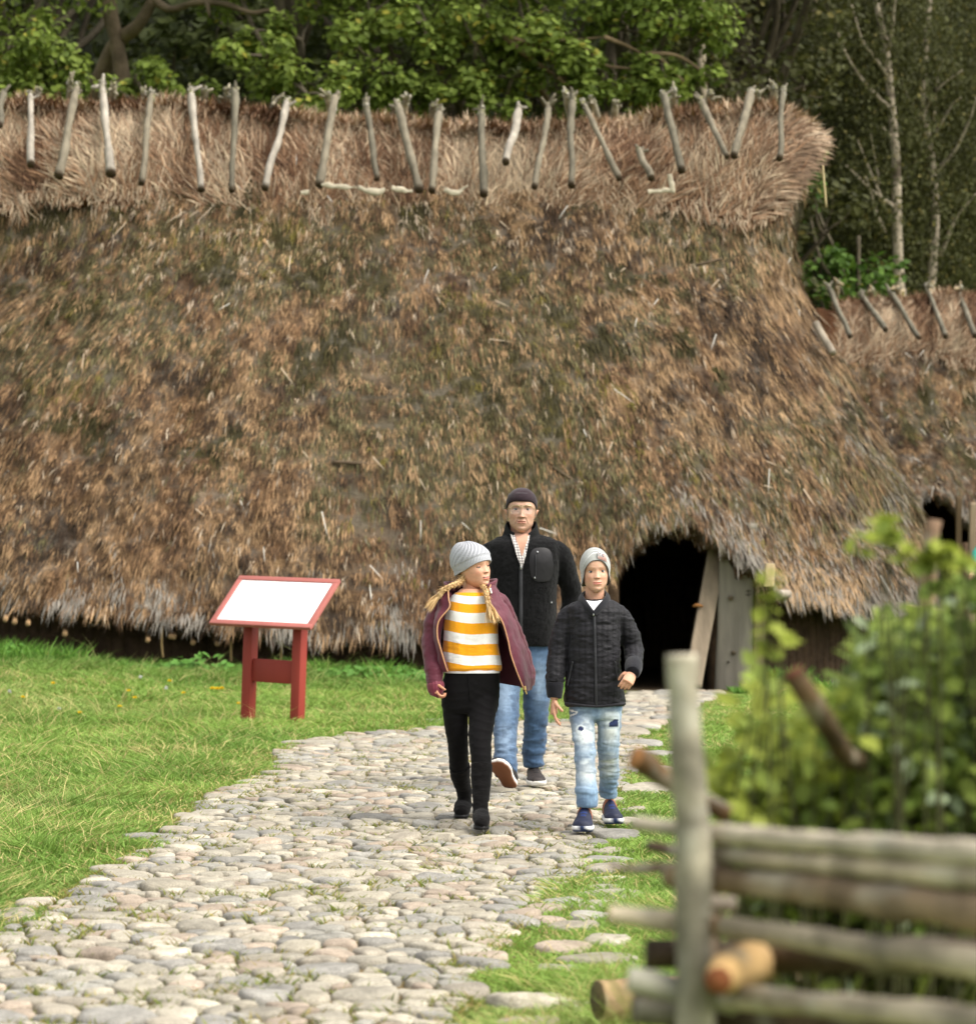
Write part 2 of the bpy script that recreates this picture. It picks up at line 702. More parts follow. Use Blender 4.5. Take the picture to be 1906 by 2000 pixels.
flow = np.stack([np.cos(fl), np.sin(fl), fl * 0], -1)
D = unit(np.array([0, 0, 1.0]) + lean * (.25 + .45 * rng.random(n))[:, None] + flow * .25)
bend = lean * (.3 + .6 * rng.random(n))[:, None] + flow * .25 - np.array([0, 0, .25])
side = unit(np.cross(D, rdir(n)))
c1, c2, c3 = srgb(142, 170, 80), srgb(108, 140, 60), srgb(176, 184, 116)
mixv = np.clip(fbm(P2 * 1.1, 51, 3) * 1.6 - .3 + .35 * (rng.random(n) - .5), 0, 1)[:, None]
GC = c1 * (1 - mixv) + c2 * mixv
pale = (sstep(.5, .75, fbm(P2 * .7, 57, 2)) * rng.random(n))[:, None]
GC = GC * (1 - pale * .6) + c3 * pale * .6
dry = rng.random(n) < (.07 + .2 * sstep(.55, .7, fbm(P2 * 1.3, 61, 3)) * sstep(-2.5, -.2, d))
dry |= tall & (rng.random(n) < .75)
GC[dry] = srgb(196, 182, 122) * (.8 + .4 * rng.random(int(dry.sum())))[:, None]
far = sstep(23.5, 26, gy)[:, None] * (gx < .6)[:, None]
GC = GC * (1 - far) + (GC * .45 + srgb(92, 124, 54) * .55) * far
GC *= (.85 + .3 * rng.random(n))[:, None]
B = np.stack([gx, gy, gz(gx, gy) - .004], -1)
V, Fg, Cg = blades(B, D, h, wd, side, bend, GC, 1.1, .8)
m_grass = mat('grass_blade', attr=True, rough=.6, spec=.25, trans=.3)
o = mk('grass', V, Fg, m_grass, color=Cg, smooth=False)
tag(o, 'lawn of bright green grass with dry stalks beside the path', 'grass', kind='stuff')

# tufts and moss in the joints between the cobbles
n0 = 190000
y = 5.5 * (20.0 / 5.5) ** rng.random(n0)
x = -4 + 6.4 * rng.random(n0)
d = pathdist(x, y)
P2 = np.stack([x, y, x * 0], -1)
pr = sstep(.44, .62, fbm(P2 * 1.7, 71, 3)) * .9 + .35
pr = pr * (sstep(.45, .62, fbm(P2 * 7, 73, 2)))
pr = np.maximum(pr, .8 * sstep(.18, 0, d))
kp = (d > -.03) & (rng.random(n0) < pr)
x, y = x[kp], y[kp]
kp = ~stonecover(x, y, -.026)
x, y = x[kp], y[kp]
n = len(x)
print('joints', n)
an = rng.random(n) * 2 * math.pi
lean = np.stack([np.cos(an), np.sin(an), an * 0], -1)
D = unit(np.array([0, 0, 1.0]) + lean * (.4 + .6 * rng.random(n))[:, None])
P2 = np.stack([x, y, x * 0], -1)
h = .024 + .028 * rng.random(n)
GC = np.where((rng.random(n) < .3)[:, None], srgb(150, 138, 78), np.where((rng.random(n) < .5)[:, None], srgb(108, 122, 50), srgb(134, 140, 68)))
GC = GC * (.8 + .4 * rng.random(n))[:, None]
V, Fg, Cg = blades(np.stack([x, y, gz(x, y) + .002], -1), D, h, .004 + .0035 * rng.random(n), unit(np.cross(D, rdir(n))), lean * .5, GC)
o = mk('joint_grass', V, Fg, m_grass, color=Cg, smooth=False)
tag(o, 'short weeds and moss growing between the cobblestones', 'grass', kind='stuff')

# taller weeds and leafy plants along the foot of the big hut
n = 9000
x = -6.8 + 7.6 * rng.random(n)
y = 25.9 + .9 * rng.random(n)
x2 = np.concatenate([x, 2.55 + 1.7 * rng.random(2200)])
y2 = np.concatenate([y, 26.6 + .6 * rng.random(2200)])
P2 = np.stack([x2, y2, x2 * 0], -1)
n = len(x2)
hh = (.07 + .2 * sstep(.42, .75, fbm(P2 * 1.6, 83, 3))) * (.6 + .7 * rng.random(n))
an = rng.random(n) * 2 * math.pi
lean = np.stack([np.cos(an), np.sin(an), an * 0], -1)
D = unit(np.array([0, 0, 1.0]) + lean * (.15 + .35 * rng.random(n))[:, None])
GC = np.where((rng.random(n) < .5)[:, None], srgb(84, 128, 46), srgb(112, 152, 60)) * (.75 + .45 * rng.random(n))[:, None]
V, Fg, Cg = blades(np.stack([x2, y2, gz(x2, y2)], -1), D, hh, .008 + .006 * rng.random(n), unit(np.cross(D, rdir(n))), lean * .5, GC)
nl = 2600
lx = -6.8 + 7.6 * rng.random(nl)
ly = 25.8 + .7 * rng.random(nl)
ck = fbm(np.stack([lx * 1.4, ly * 1.4, lx * 0], -1), 89, 2)
kp = ck > .5
lx, ly, ck = lx[kp], ly[kp], ck[kp]
nl = len(lx)
LP = np.stack([lx, ly, gz(lx, ly) + .04 + .3 * (ck - .45) * 2 * rng.random(nl)], -1)
Nn = unit(np.array([0, -.4, 1.0]) + rdir(nl) * .6)
T = unit(np.cross(Nn, rdir(nl)))
lc = srgb(96, 140, 60) * (.7 + .5 * rng.random(nl))[:, None]
V2, F2, C2 = leafquads(LP, Nn, T, .07 + .05 * rng.random(nl), .04 + .02 * rng.random(nl), lc)
V, Fm = merge((V, Fg), (V2, F2))
o = mk('weeds', V, Fm, m_grass, color=np.vstack([Cg, C2]), smooth=False)
tag(o, 'tall rank grass and leafy weeds along the foot of the thatched hut', 'weeds', kind='stuff')

# dandelions
m_petal = mat('dandelion_yellow', srgb(238, 205, 30), rough=.7)
m_puff = mat('seed_head_white', srgb(205, 205, 200), rough=.9)
m_stem = mat('flower_stem', srgb(120, 150, 60), rough=.7)


def dandelion(px, py, label, group, puff=False, size=.022):
    D = HC * FP / (py + 14 - YH)
    x, y = (px - CX) / FP * D, D
    for _ in range(4):
        z = float(gz(x, y))
        D = (HC - z - .07) * FP / (py - YH)
        x, y = (px - CX) / FP * D, D
    z = float(gz(x, y))
    r = thing('dandelion', label, 'flower', (x, y, z), group)
    hgt = .1
    lx, ly = rng.normal() * .015, rng.normal() * .015
    v, f = tube([(x, y, z), (x + lx * .4, y + ly * .4, z + hgt * .6), (x + lx, y + ly, z + hgt)], .003, 6)
    mk('stem', v, f, m_stem, r)
    c = np.array([x + lx, y + ly, z + hgt])
    n = 60
    dd = rdir(n)
    if not puff:
        dd[:, 2] = np.abs(dd[:, 2]) * .5 + .12
        dd = unit(dd)
    v, f, _c = leafquads(c + dd * size * .5, unit(np.cross(dd, rdir(n))), dd, np.full(n, size), np.full(n, size * .34), np.ones((n, 3)))
    mk('flower_head' if not puff else 'seed_head', v, f, m_petal if not puff else m_puff, r, smooth=False)


L1 = 'yellow dandelion flower in the lawn to the left of the red sign'
for p in ((11, 1315), (95, 1337), (100, 1375), (41, 1387), (156, 1401), (237, 1391), (263, 1380), (253, 1374), (335, 1355), (356, 1371)):
    dandelion(*p, L1, 'dandelions left of the sign')
for p in ((414, 1362), (423, 1362), (431, 1361)):
    dandelion(*p, 'yellow dandelion in the tight clump of three beside the left post of the sign', 'dandelion clump by the sign', size=.027)
dandelion(466, 1383, 'yellow dandelion right at the left post of the red sign', None)
dandelion(673, 1308, 'lone yellow dandelion to the right of the red sign', None)
dandelion(693, 1283, 'white round dandelion seed head right of the sign near the hut', None, True, .032)
for p in ((113, 1395), (280, 1356), (20, 1383), (322, 1366)):
    dandelion(*p, 'white clover blossom in the lawn to the left of the red sign', 'white clover blossoms', True, .02)
# ------------------------------------------------------------------ thatched huts
m_thatch = mat('thatch_straw', attr=True, rough=.9, spec=.12, noise=(14, .25, 6), bump=(30, .7, .03))
m_straw = mat('loose_straw', attr=True, rough=.75, spec=.25)
m_wood = mat('weathered_wood', attr=True, rough=.85, spec=.2, noise=(9, .3, 6), stretch=(1, 1, .18), bump=(22, .6, .012))
m_daub = mat('dark_wattle_wall', srgb(78, 62, 46), rough=.95, noise=(7, .4, 5), bump=(18, .8, .03))
m_bark = mat('birch_bark', srgb(176, 166, 146), rough=.75, noise=(9, .3, 4))

T_TAN, T_BRN, T_DRK = srgb(166, 136, 100), srgb(110, 84, 57), srgb(58, 45, 32)
T_RED, T_PAL, T_GRY = srgb(112, 82, 56), srgb(186, 168, 144), srgb(148, 141, 130)
M_OLV, M_DRK, M_LGT, M_YEL = srgb(90, 82, 53), srgb(66, 60, 30), srgb(122, 114, 78), srgb(108, 98, 42)


def thatch_color(P, n, seed, jit=True, eave=None):
    """P: hut-local positions (x along the ridge, z up)"""
    x, z = P[:, 0], P[:, 2]
    Q = np.stack([x, z * .9, P[:, 1] * .6], -1)
    r = rng.random(n) if jit else np.full(n, .5)
    r2 = rng.random(n) if jit else np.full(n, .5)
    a = fbm(Q * 3.4, seed, 4)
    b = fbm(Q * .55, seed + 9, 3)
    c = fbm(Q * 7.5, seed + 17, 3)
    t = (fbm(Q * 2.0, seed + 3, 5) - .5) * 1.5 + (fbm(Q * np.array([9, 9, 6]), seed + 4, 3) - .5) * 2.2 + .42 + (r - .5) * 1.3
    C = np.empty((n, 3))
    t = np.clip(t, 0, 1)[:, None]
    C = np.where(t < .5, T_DRK + (T_BRN - T_DRK) * (t / .5), T_BRN + (T_TAN - T_BRN) * ((t - .5) / .5))
    red = (sstep(.4, .7, fbm(Q * 1.9, seed + 5, 3)) * .5)[:, None]
    C = C * (1 - red) + (T_RED * (.6 + .8 * t)) * red
    mossy = sstep(.42, .62, b + .17 * np.exp(-((x + .9) / 2.6) ** 2 - ((z - 4.1) / 1.3) ** 2) + (a - .5) * .95)
    mossy *= sstep(1.0, 2.0, z) * (1 - .7 * sstep(5.2, 5.8, z))
    ml = np.where((r2 < .55)[:, None], M_OLV, np.where((r2 < .85)[:, None], M_LGT, M_DRK)) * (.7 + .6 * c)[:, None]
    mk_ = (r < mossy * .68) if jit else None
    if jit:
        C[mk_] = ml[mk_]
    else:
        C = C * (1 - mossy[:, None] * .75) + M_OLV * .8 * mossy[:, None] * .75
    # tight cushions of darker moss in the middle of the slope
    cush = sstep(.6, .68, fbm(Q * 2.6, seed + 23, 2) + .13 * np.exp(-((x + 1.3) / 2.2) ** 2 - ((z - 4.9) / .7) ** 2) - .07) * sstep(2, 3, z)
    s = (r2 < cush * .9) if jit else cush > .5
    C[s] = (M_DRK * (.7 + .7 * c)[:, None])[s]
    y = (c > .66) & (b > .5) & (r < .5)
    C[y] = M_YEL * 1.1
    gt = rng.random(n) < .025 + .05 * sstep(4.6, 5.4, z) if jit else np.zeros(n, bool)
    C[gt] = T_PAL
    return C * (.85 + .3 * r)[:, None]


def bark_strip(name, pts, D, wd, parent):
    """a curled strip of bark lying along the lower edge of the ridge cover"""
    P = np.array([W(a, b, D) for a, b in pts])
    v, f = tube(P, np.full(len(P), wd * .55) * rng.uniform(.6, 1.3, len(P)), 10, flat=.3, ref=(0, 0, 1), rough=.9, m=30, seed=int(abs(pts[0][0])))
    mk(name, v, f, m_bark, parent)


def stake(top, bot, rt, rb, parent, seed, tone):
    a, b = np.array(top), np.array(bot)
    d = b - a
    k = np.array([np.clip(rng.normal(0, 1), -1.5, 1.5) * .013, 0, rng.normal() * .01])
    pts = [a, a + d * .12 + k * .4, a + d * .45 + k, a + d * .75 - k * .6, b]
    v, f = tube(pts, [rt * .85, rt * 1.2, (rt + rb) * .5, rb * .97, rb], 10, m=22, rough=.4, seed=seed, flat=.85)
    C = np.tile(tone, (len(v), 1)) * (.7 + .6 * fbm(v * np.array([25, 25, 6]), seed, 3))[:, None]
    s = np.linalg.norm(v - a, axis=1) / np.linalg.norm(d)
    C *= (1 - .25 * sstep(.5, 1, s))[:, None]
    end = np.abs(s - 1) < .012
    C[end] = srgb(70, 58, 46)
    # broken twig stubs at the head
    stubs = []
    for q in range(3):
        s0 = a + d * rng.uniform(-.01, .10)
        dr = unit(-unit(d) * rng.uniform(.4, 1.2) + rdir(1)[0] * .8)
        sv, sf = tube([s0 - dr * .02, s0 + dr * rng.uniform(.05, .10), s0 + dr * rng.uniform(.11, .16)], [rt * .7, rt * .5, rt * .28], 7, m=9, rough=.4, seed=seed + q)
        stubs.append((sv, sf))
    vs_, fs_ = merge(*stubs)
    C = np.vstack([C, np.tile(tone * .95, (len(vs_), 1)) * (.6 + .7 * fbm(vs_ * 30, seed, 2))[:, None]])
    v, f = merge((v, f), (vs_, fs_))
    # lichen tufts round the top
    n = 80
    dd = rdir(n)
    B = a + d * (.16 * rng.random(n) ** 1.5 - .02)[:, None] + dd * rt * .9
    lc = np.where((rng.random(n) < .5)[:, None], srgb(140, 136, 104), srgb(158, 152, 138)) * (.6 + .5 * rng.random(n))[:, None]
    v2, f2, c2 = leafquads(B, dd, unit(np.cross(dd, rdir(n))), .03 + .04 * rng.random(n), .025 + .02 * rng.random(n), lc)
    V, Fm = merge((v, f), (v2, f2))
    mk('ridge_stake', V, Fm, m_wood, parent, np.vstack([C, c2]))


def build_hut(hut, xc, yc, sc_, zb, seed, eave_tab, nstraw, ncap, door, sel=None):
    """thatched long hut with rounded hip ends; all shapes in hut units, placed at (xc, yc, zb) and scaled"""
    def toW(P):
        return np.array([xc, yc, zb]) + sc_ * P
    zr = 6.78
    Lz = ([.2, .8, 1.35, 1.97, 2.59, 3.21, 3.83, 4.14, 4.7, 5.2, 5.7, 6.2, 6.8], [6.52, 6.48, 6.40, 6.23, 6.0, 5.74, 5.47, 5.28, 5.06, 5.0, 5.06, 5.12, 5.1])
    Wz = ([.2, .8, 2, 3.5, 5, 6, 6.5, 6.8], [4.62, 4.3, 3.42, 2.36, 1.27, .58, .25, .06])
    nu, nv = 560, 150
    u = np.linspace(0, 2 * math.pi, nu, endpoint=False)
    cu, su = np.cos(u), np.sin(u)

    def plan(z, cu, su):
        p = 2 / np.interp(z, [.5, 5, 6.8], [3.2, 2.8, 2.4])
        return np.interp(z, *Lz) * np.sign(cu) * np.abs(cu) ** p, np.interp(z, *Wz) * np.sign(su) * np.abs(su) ** p
    ze = np.full(nu, .8)
    for _ in range(6):
        X, Y = plan(ze, cu, su)
        e = np.interp(X, eave_tab[0], eave_tab[1])
        ze = np.where(su < 0.1, e, .75)
    t = np.linspace(0, 1, nv)
    for fit in range(4):
        Zg = ze[None, :] + (zr - ze)[None, :] * t[:, None]
        Xg, Yg = plan(Zg, cu[None, :], su[None, :])
        sag = (.06 + .27 * np.exp(-((Xg - 1.3) / 2.5) ** 2)) * (Zg / zr) ** 3
        P = np.stack([Xg, Yg, Zg - sag], -1)
        du = np.roll(P, -1, 1) - np.roll(P, 1, 1)
        dv = np.gradient(P, axis=0)
        Nn = unit(np.cross(du, dv))
        q = P.reshape(-1, 3)
        dsp = (fbm(q * np.array([.9, .9, .6]), seed + 40, 3) - .5) * .30 + (fbm(q * np.array([4.2, 4.2, 2.6]), seed + 41, 3) - .5) * .10 + (fbm(q * np.array([13, 13, 8]), seed + 42, 2) - .5) * .05
        dsp = dsp.reshape(nv, nu)
        # brow that swells over the doorway
        dsp += .14 * np.exp(-((Xg - door['x']) / (door['hw'] * 1.25)) ** 2) * np.exp(-((Zg - door['z']) / .55) ** 2) * (su < 0)[None, :]
        dsp *= 1 - .6 * sstep(.93, 1, t)[:, None]
        P = P + Nn * dsp[..., None]
        # bring the eave to the height the table asks for
        err = np.interp(P[0, :, 0], eave_tab[0], eave_tab[1]) - P[0, :, 2]
        if fit < 3:
            ze = ze + np.where(su < 0.05, np.clip(err, -.3, .3), 0)
    du = np.roll(P, -1, 1) - np.roll(P, 1, 1)
    dv = np.gradient(P, axis=0)
    Nn = unit(np.cross(du, dv))
    # edge and underside of the thick thatch
    th_ = .30 * (.75 + .5 * fbm(P[0] * 1.7, seed + 44, 2))
    lip = P[0] - Nn[0] * (th_ * .55)[:, None] - np.array([0, 0, 1]) * (th_ * .35)[:, None]
    under = P[0] - Nn[0] * th_[:, None]
    inner = [P[k] - Nn[k] * .33 for k in range(6, nv, 18)]
    rows = np.concatenate([np.array(inner[::-1]), under[None], lip[None], P])
    nin = len(inner) + 2
    V = rows.reshape(-1, 3)
    C = thatch_color(V, len(V), seed, False) * .5  # base sheet darkened: shade between the straws put into its colour
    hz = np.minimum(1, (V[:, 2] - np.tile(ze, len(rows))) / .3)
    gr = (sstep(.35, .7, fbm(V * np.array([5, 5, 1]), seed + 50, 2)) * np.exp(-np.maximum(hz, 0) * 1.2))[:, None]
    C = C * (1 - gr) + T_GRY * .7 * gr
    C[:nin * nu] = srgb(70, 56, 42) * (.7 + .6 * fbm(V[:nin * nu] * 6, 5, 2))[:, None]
    F1 = grid_faces(len(rows), nu, True)
    items = [(toW(V), [F1])]
    cols = [C]
    # --- straw ends standing out of the slope
    A = np.linalg.norm(np.cross(du, dv), axis=-1)
    A = A * (Nn[..., 1] < .3)
    if sel is not None:
        A = A * (P[..., 0] > sel)
    pk = A.ravel() / A.sum()
    nb_ = nstraw // 6
    nstraw = nb_ * 6
    idx = rng.choice(len(pk), nb_, p=pk)
    i, j = idx // nu, idx % nu
    fu, fv = rng.random(nb_) - .5, rng.random(nb_) - .5
    B = P[i, j] + du[i, j] * .5 * fu[:, None] + dv[i, j] * fv[:, None]
    bundle_c = np.repeat(thatch_color(B, nb_, seed), 6, axis=0)
    i, j = np.repeat(i, 6), np.repeat(j, 6)
    B = np.repeat(B, 6, axis=0)
    B = B + unit(du[i, j]) * (rng.normal(size=nstraw) * .012)[:, None] + unit(dv[i, j]) * (rng.normal(size=nstraw) * .040)[:, None]
    NB = Nn[i, j]
    dn = -unit(dv[i, j])
    sd = unit(np.cross(NB, dn))
    # straw follows the fall of the roof and splays on the hips
    dirn = unit(dn * (.85 + .3 * rng.random(nstraw))[:, None] + NB * (.13 + .24 * rng.random(nstraw))[:, None] + sd * (rng.normal(size=nstraw) * .20)[:, None])
    L = .09 + .14 * rng.random(nstraw) ** 1.5
    hz = B[:, 2] - ze[j]
    CC = bundle_c * (.45 + .9 * rng.random(nstraw))[:, None]
    gk = np.exp(-np.maximum(hz, 0) / .28) * sstep(.5, .68, fbm(B * np.array([4.5, 4.5, .8]), seed + 50, 2)) + .12 * np.exp(-np.maximum(hz, 0) / .12)
    # weathered grey thatch on the right-hand eave beside the door
    gk = np.maximum(gk, np.exp(-np.maximum(hz, 0) / .33) * sstep(door['x'] + .25, door['x'] + .7, B[:, 0]))
    hipg = sstep(-5.6, -6.4, B[:, 0]) + sstep(4.2, 5.2, B[:, 0])
    gk = gk + .35 * hipg * sstep(.5, .62, fbm(B * np.array([1.3, 1.3, 1.3]), seed + 51, 2))
    gr = rng.random(nstraw) < gk
    CC[gr] = (T_GRY * (.7 + .5 * rng.random(nstraw))[:, None])[gr]
    tp = (hz < .35) & (hz > -.02) & (B[:, 0] > door['x'] + .95) & (B[:, 0] < door['x'] + 2.1) & (rng.random(nstraw) < .6)
    CC[tp] = srgb(178, 148, 112)
    L = L * (1 + .35 * np.exp(-np.maximum(hz, 0) / .2))
    wd = .006 + .008 * rng.random(nstraw)
    v, f, c = blades(B - NB * .015, dirn, L, wd, sd, -np.array([0, 0, .25]) * np.ones((nstraw, 1)), CC, 1.2, .36)  # straw roots coloured darker for the shade in the gaps
    items.append((toW(v), f))
    cols.append(c * .86)
    # long stray stalks lying on the slope
    ns = 120
    idx = rng.choice(len(pk), ns, p=pk)
    i, j = idx // nu, idx % nu
    dn = -unit(dv[i, j])
    sd = unit(np.cross(Nn[i, j], dn))
    dirn = unit(dn + sd * (rng.normal(size=ns) * .7)[:, None] + Nn[i, j] * .1)
    CC = np.where((rng.random(ns) < .6)[:, None], T_PAL, srgb(190, 186, 176)) * (.75 + .35 * rng.random(ns))[:, None]
    v, f, c = blades(P[i, j] + Nn[i, j] * .05, dirn, .12 + .26 * rng.random(ns), np.full(ns, .011), np.cross(Nn[i, j], dirn), np.zeros((ns, 3)), CC, 1, 1)
    items.append((toW(v), f))
    cols.append(c)
    # fringe of straw ends hanging at the eave
    ne = int(nstraw * .09)
    j = rng.integers(0, nu, ne)
    kp = (Nn[0, j, 1] < .3) & ((P[0, j, 0] > sel) if sel is not None else True)
    j = j[kp]
    ne = len(j)
    s = rng.random(ne)
    j2 = (j + 1) % nu
    ww = rng.random(ne)[:, None]
    B = (P[0, j] * (1 - s)[:, None] + under[j] * s[:, None]) * (1 - ww) + (P[0, j2] * (1 - s)[:, None] + under[j2] * s[:, None]) * ww
    dn = -unit(dv[0, j])
    dirn = unit(dn + np.array([0, 0, -.5]) + rdir(ne) * .3)
    CC = np.where((rng.random(ne) < .3)[:, None], T_GRY, T_BRN) * (.55 + .5 * rng.random(ne))[:, None]
    rt = (B[:, 0] > door['x'] + .9)
    pick = rt & (rng.random(ne) < .5)
    CC[pick] = srgb(172, 146, 114)
    v, f, c = blades(B, dirn, .04 + .09 * rng.random(ne), .01 + .012 * rng.random(ne), unit(np.cross(dirn, rdir(ne))), np.zeros((ne, 3)), CC, 1, .8)
    items.append((toW(v), f))
    cols.append(c)
    V, Fm = merge(*items)
    mi = np.ones(sum(len(f) for f in Fm), dtype=np.int32)
    order = []
    # setmesh keeps the face lists in order: the first list is the solid thatch
    mi[:len(F1)] = 0
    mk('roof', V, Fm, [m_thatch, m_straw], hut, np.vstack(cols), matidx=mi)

    # --- ridge cover: a thick saddle of straw
    nx, nsn = 220, 40
    gx_ = np.linspace(-1, 1, nx)
    s = np.linspace(-1, 1, nsn)
    S, GX = np.meshgrid(s, gx_)
    xe = 5.22 - .55 * np.abs(S) ** 2
    x = GX * xe
    ragged = (fbm(np.stack([x * 2.2, x * 0, x * 0], -1).reshape(-1, 3), seed + 59, 3).reshape(x.shape) - .5) * .32 * sstep(5.1, 4.3, np.abs(x))
    S = S * (1 + ragged * np.abs(S) ** 3)
    z = 6.84 - .30 * np.clip((np.abs(x) - 4.55) / .67, 0, 1) ** 2 - 1.17 * np.abs(S) ** 1.45 - (.06 + .27 * np.exp(-((x - 1.3) / 2.5) ** 2))
    y = np.sign(S) * (.80 * np.abs(S) ** .92) * .93
    RC = np.stack([x, y, z], -1)
    du2 = np.gradient(RC, axis=0)
    dv2 = np.gradient(RC, axis=1)
    N2 = unit(np.cross(du2, dv2))
    N2[N2[..., 2] < 0] *= -1
    q = RC.reshape(-1, 3)
    RC = RC + N2 * ((fbm(q * 1.5, seed + 60, 3) - .5) * .22 + (fbm(q * 6, seed + 61, 3) - .5) * .08).reshape(nx, nsn)[..., None]
    low = RC.copy()
    low[..., 2] -= .10
    low[..., 1] *= .80
    R = np.concatenate([RC, low[:, ::-1]], axis=1)
    v0, f0 = rings(R, True)
    pc1, pc2, pc3 = srgb(150, 116, 88), srgb(92, 62, 42), srgb(200, 178, 150)
    C0 = pc2 * (.55 + .7 * fbm(v0 * np.array([3, 3, 1]), seed + 62, 3))[:, None]
    items, cols = [(toW(v0), f0)], [C0]
    n = ncap
    si = -1 + 1.25 * rng.random(n) ** .9
    if sel is not None:
        gi = rng.random(n) * .62 + .38
    else:
        gi = rng.random(n) * 2 - 1
    a = (gi + 1) / 2 * (nx - 1)
    b = (si + 1) / 2 * (nsn - 1)
    ai, bi = a.astype(int), b.astype(int)
    B = RC[ai, bi] + du2[ai, bi] * (a - ai)[:, None] + dv2[ai, bi] * (b - bi)[:, None]
    NB = N2[ai, bi]
    dn = unit(dv2[ai, bi]) * -np.sign(si + .05)[:, None]
    dn = np.where((si > 0)[:, None], -dn * np.sign(si)[:, None] * -1, dn)
    sd = unit(np.cross(NB, dn))
    drift = (fbm(B * np.array([1.4, 1.4, 1.4]), seed + 66, 2) - .5) * 2.4
    dirn = unit(dn + sd * (rng.normal(size=n) * .6 + drift * .6)[:, None] + NB * (.08 + .32 * rng.random(n) + .7 * np.exp(-(si / .12) ** 2) * rng.random(n))[:, None])
    endk = sstep(.86, 1.0, np.abs(gi)) * (rng.random(n) < .8)
    outw = np.stack([np.sign(gi), -.2 * np.ones(n), -.35 + .5 * rng.random(n)], -1)
    dirn = unit(dirn * (1 - endk)[:, None] + unit(outw) * endk[:, None])
    L = (.16 + .30 * rng.random(n)) * (1 - .35 * endk)
    tone = fbm(B * np.array([2.2, 2.2, 1.0]), seed + 64, 3) + (rng.random(n) - .5) * .5
    tt = np.clip((tone - .25) / .5, 0, 1)[:, None]
    CC = np.where(tt < .5, pc2 + (pc1 - pc2) * tt * 2, pc1 + (pc3 - pc1) * (tt * 2 - 1))
    CC = CC * (1 - endk * .3)[:, None] + srgb(178, 160, 136) * (endk * .3)[:, None]
    CC *= (.45 + .85 * rng.random(n))[:, None]
    v, f, c = blades(B + NB * .012, dirn, L, .009 + .014 * rng.random(n) ** 2, unit(np.cross(NB, dirn)), -np.array([0, 0, .15]) * np.ones((n, 1)), CC, 1.05, .6)
    items.append((toW(v), f))
    cols.append(c)
    # uneven fringe under the lower front edge
    n = ncap // 7
    gi = (rng.random(n) * .62 + .38) if sel is not None else (rng.random(n) * 2 - 1)
    ai = ((gi + 1) / 2 * (nx - 1)).astype(int)
    cl = fbm(np.stack([gi * 22, gi * 0, gi * 0], -1), seed + 68, 3)
    fs = rng.random(n) ** 1.5
    fb = (fs * 7).astype(int)
    B = RC[ai, fb] + rdir(n) * .05
    dirn = unit(np.stack([rng.normal(size=n) * .35 + (cl - .5) * 1.2, -.42 + .1 * rng.normal(size=n), -1 + .1 * rng.normal(size=n)], -1))
    L = .08 + .55 * np.maximum(0, cl - .40) * 2 * rng.random(n)
    lng = rng.random(n) < .02
    L[lng] *= 2.2
    CC = np.where((rng.random(n) < .5)[:, None], pc1, pc3) * (.55 + .5 * rng.random(n))[:, None]
    v, f, c = blades(B, dirn, L, np.full(n, .010), np.tile([1.0, 0, 0], (n, 1)), np.zeros((n, 3)), CC, 1, .8)
    items.append((toW(v), f))
    cols.append(c)
    V, Fm = merge(*items)
    mi = np.ones(sum(len(f) for f in Fm), dtype=np.int32)
    mi[:sum(len(f) for f in f0)] = 0
    mk('ridge_cover', V, Fm, [m_thatch, m_straw], hut, np.vstack(cols), matidx=mi)

    # --- low wall under the eave, with the doorway left open
    zt = door['wall']
    uu = np.linspace(0, 2 * math.pi, 240, endpoint=False)
    wx = 6.0 * np.sign(np.cos(uu)) * np.abs(np.cos(uu)) ** .6
    wy = 3.36 * np.sign(np.sin(uu)) * np.abs(np.sin(uu)) ** .6
    open_ = (np.abs(wx - door['x'] + .02) < door['hw'] * .82) & (wy < 0)
    ztop = np.interp(np.maximum(np.abs(wy) / 3.52, 0), [0, 1], [zt, zt])
    Vw, Fw = [], []
    for kk in range(len(uu)):
        k2 = (kk + 1) % len(uu)
        if open_[kk] or open_[k2]:
            continue
        o_ = len(Vw)
        a, b = np.array([wx[kk], wy[kk], 0]), np.array([wx[k2], wy[k2], 0])
        ia, ib = a * np.array([.975, .955, 1]), b * np.array([.975, .955, 1])
        up = np.array([0, 0, zt])
        dnv = np.array([0, 0, -.6])
        Vw += [a + dnv, b + dnv, b + up, a + up, ia + dnv, ib + dnv, ib + up, ia + up]
        Fw += [[o_, o_ + 1, o_ + 2, o_ + 3], [o_ + 5, o_ + 4, o_ + 7, o_ + 6], [o_ + 3, o_ + 2, o_ + 6, o_ + 7], [o_, o_ + 3, o_ + 7, o_ + 4], [o_ + 1, o_ + 5, o_ + 6, o_ + 2]]
    mk('wall', toW(np.array(Vw)), [np.array(Fw)], m_daub, hut, smooth=False)


# --- the big hut
HX, HY = -1.25, 31.0
px_e = [-300, -100, 0, 100, 200, 330, 480, 560, 650, 780, 850, 1000, 1110, 1160, 1190, 1205, 1235, 1270, 1310, 1345, 1385, 1415, 1450, 1480, 1500, 1514, 1540, 1600, 1680, 1760, 1850, 1950]
py_e = [1160, 1170, 1182, 1198, 1208, 1218, 1238, 1243, 1250, 1250, 1246, 1238, 1205, 1165, 1115, 1090, 1048, 1022, 1009, 1010, 1030, 1055, 1082, 1092, 1098, 1140, 1158, 1168, 1180, 1190, 1190, 1190]
ed = 26.9
ex = (np.array(px_e) - CX) / FP * ed - HX
ez = HC + (YH - np.array(py_e, float)) / FP * ed + np.where(np.array(px_e) < 1100, .14, .05)
hut = thing('thatched_hut', 'large thatched longhouse behind the three walkers, its ridge lined with wooden stakes', 'hut', (HX, HY, 0))
DOOR1 = dict(x=(1312 - CX) / FP * 27.2 - HX, z=1.95, hw=.62, wall=1.45)
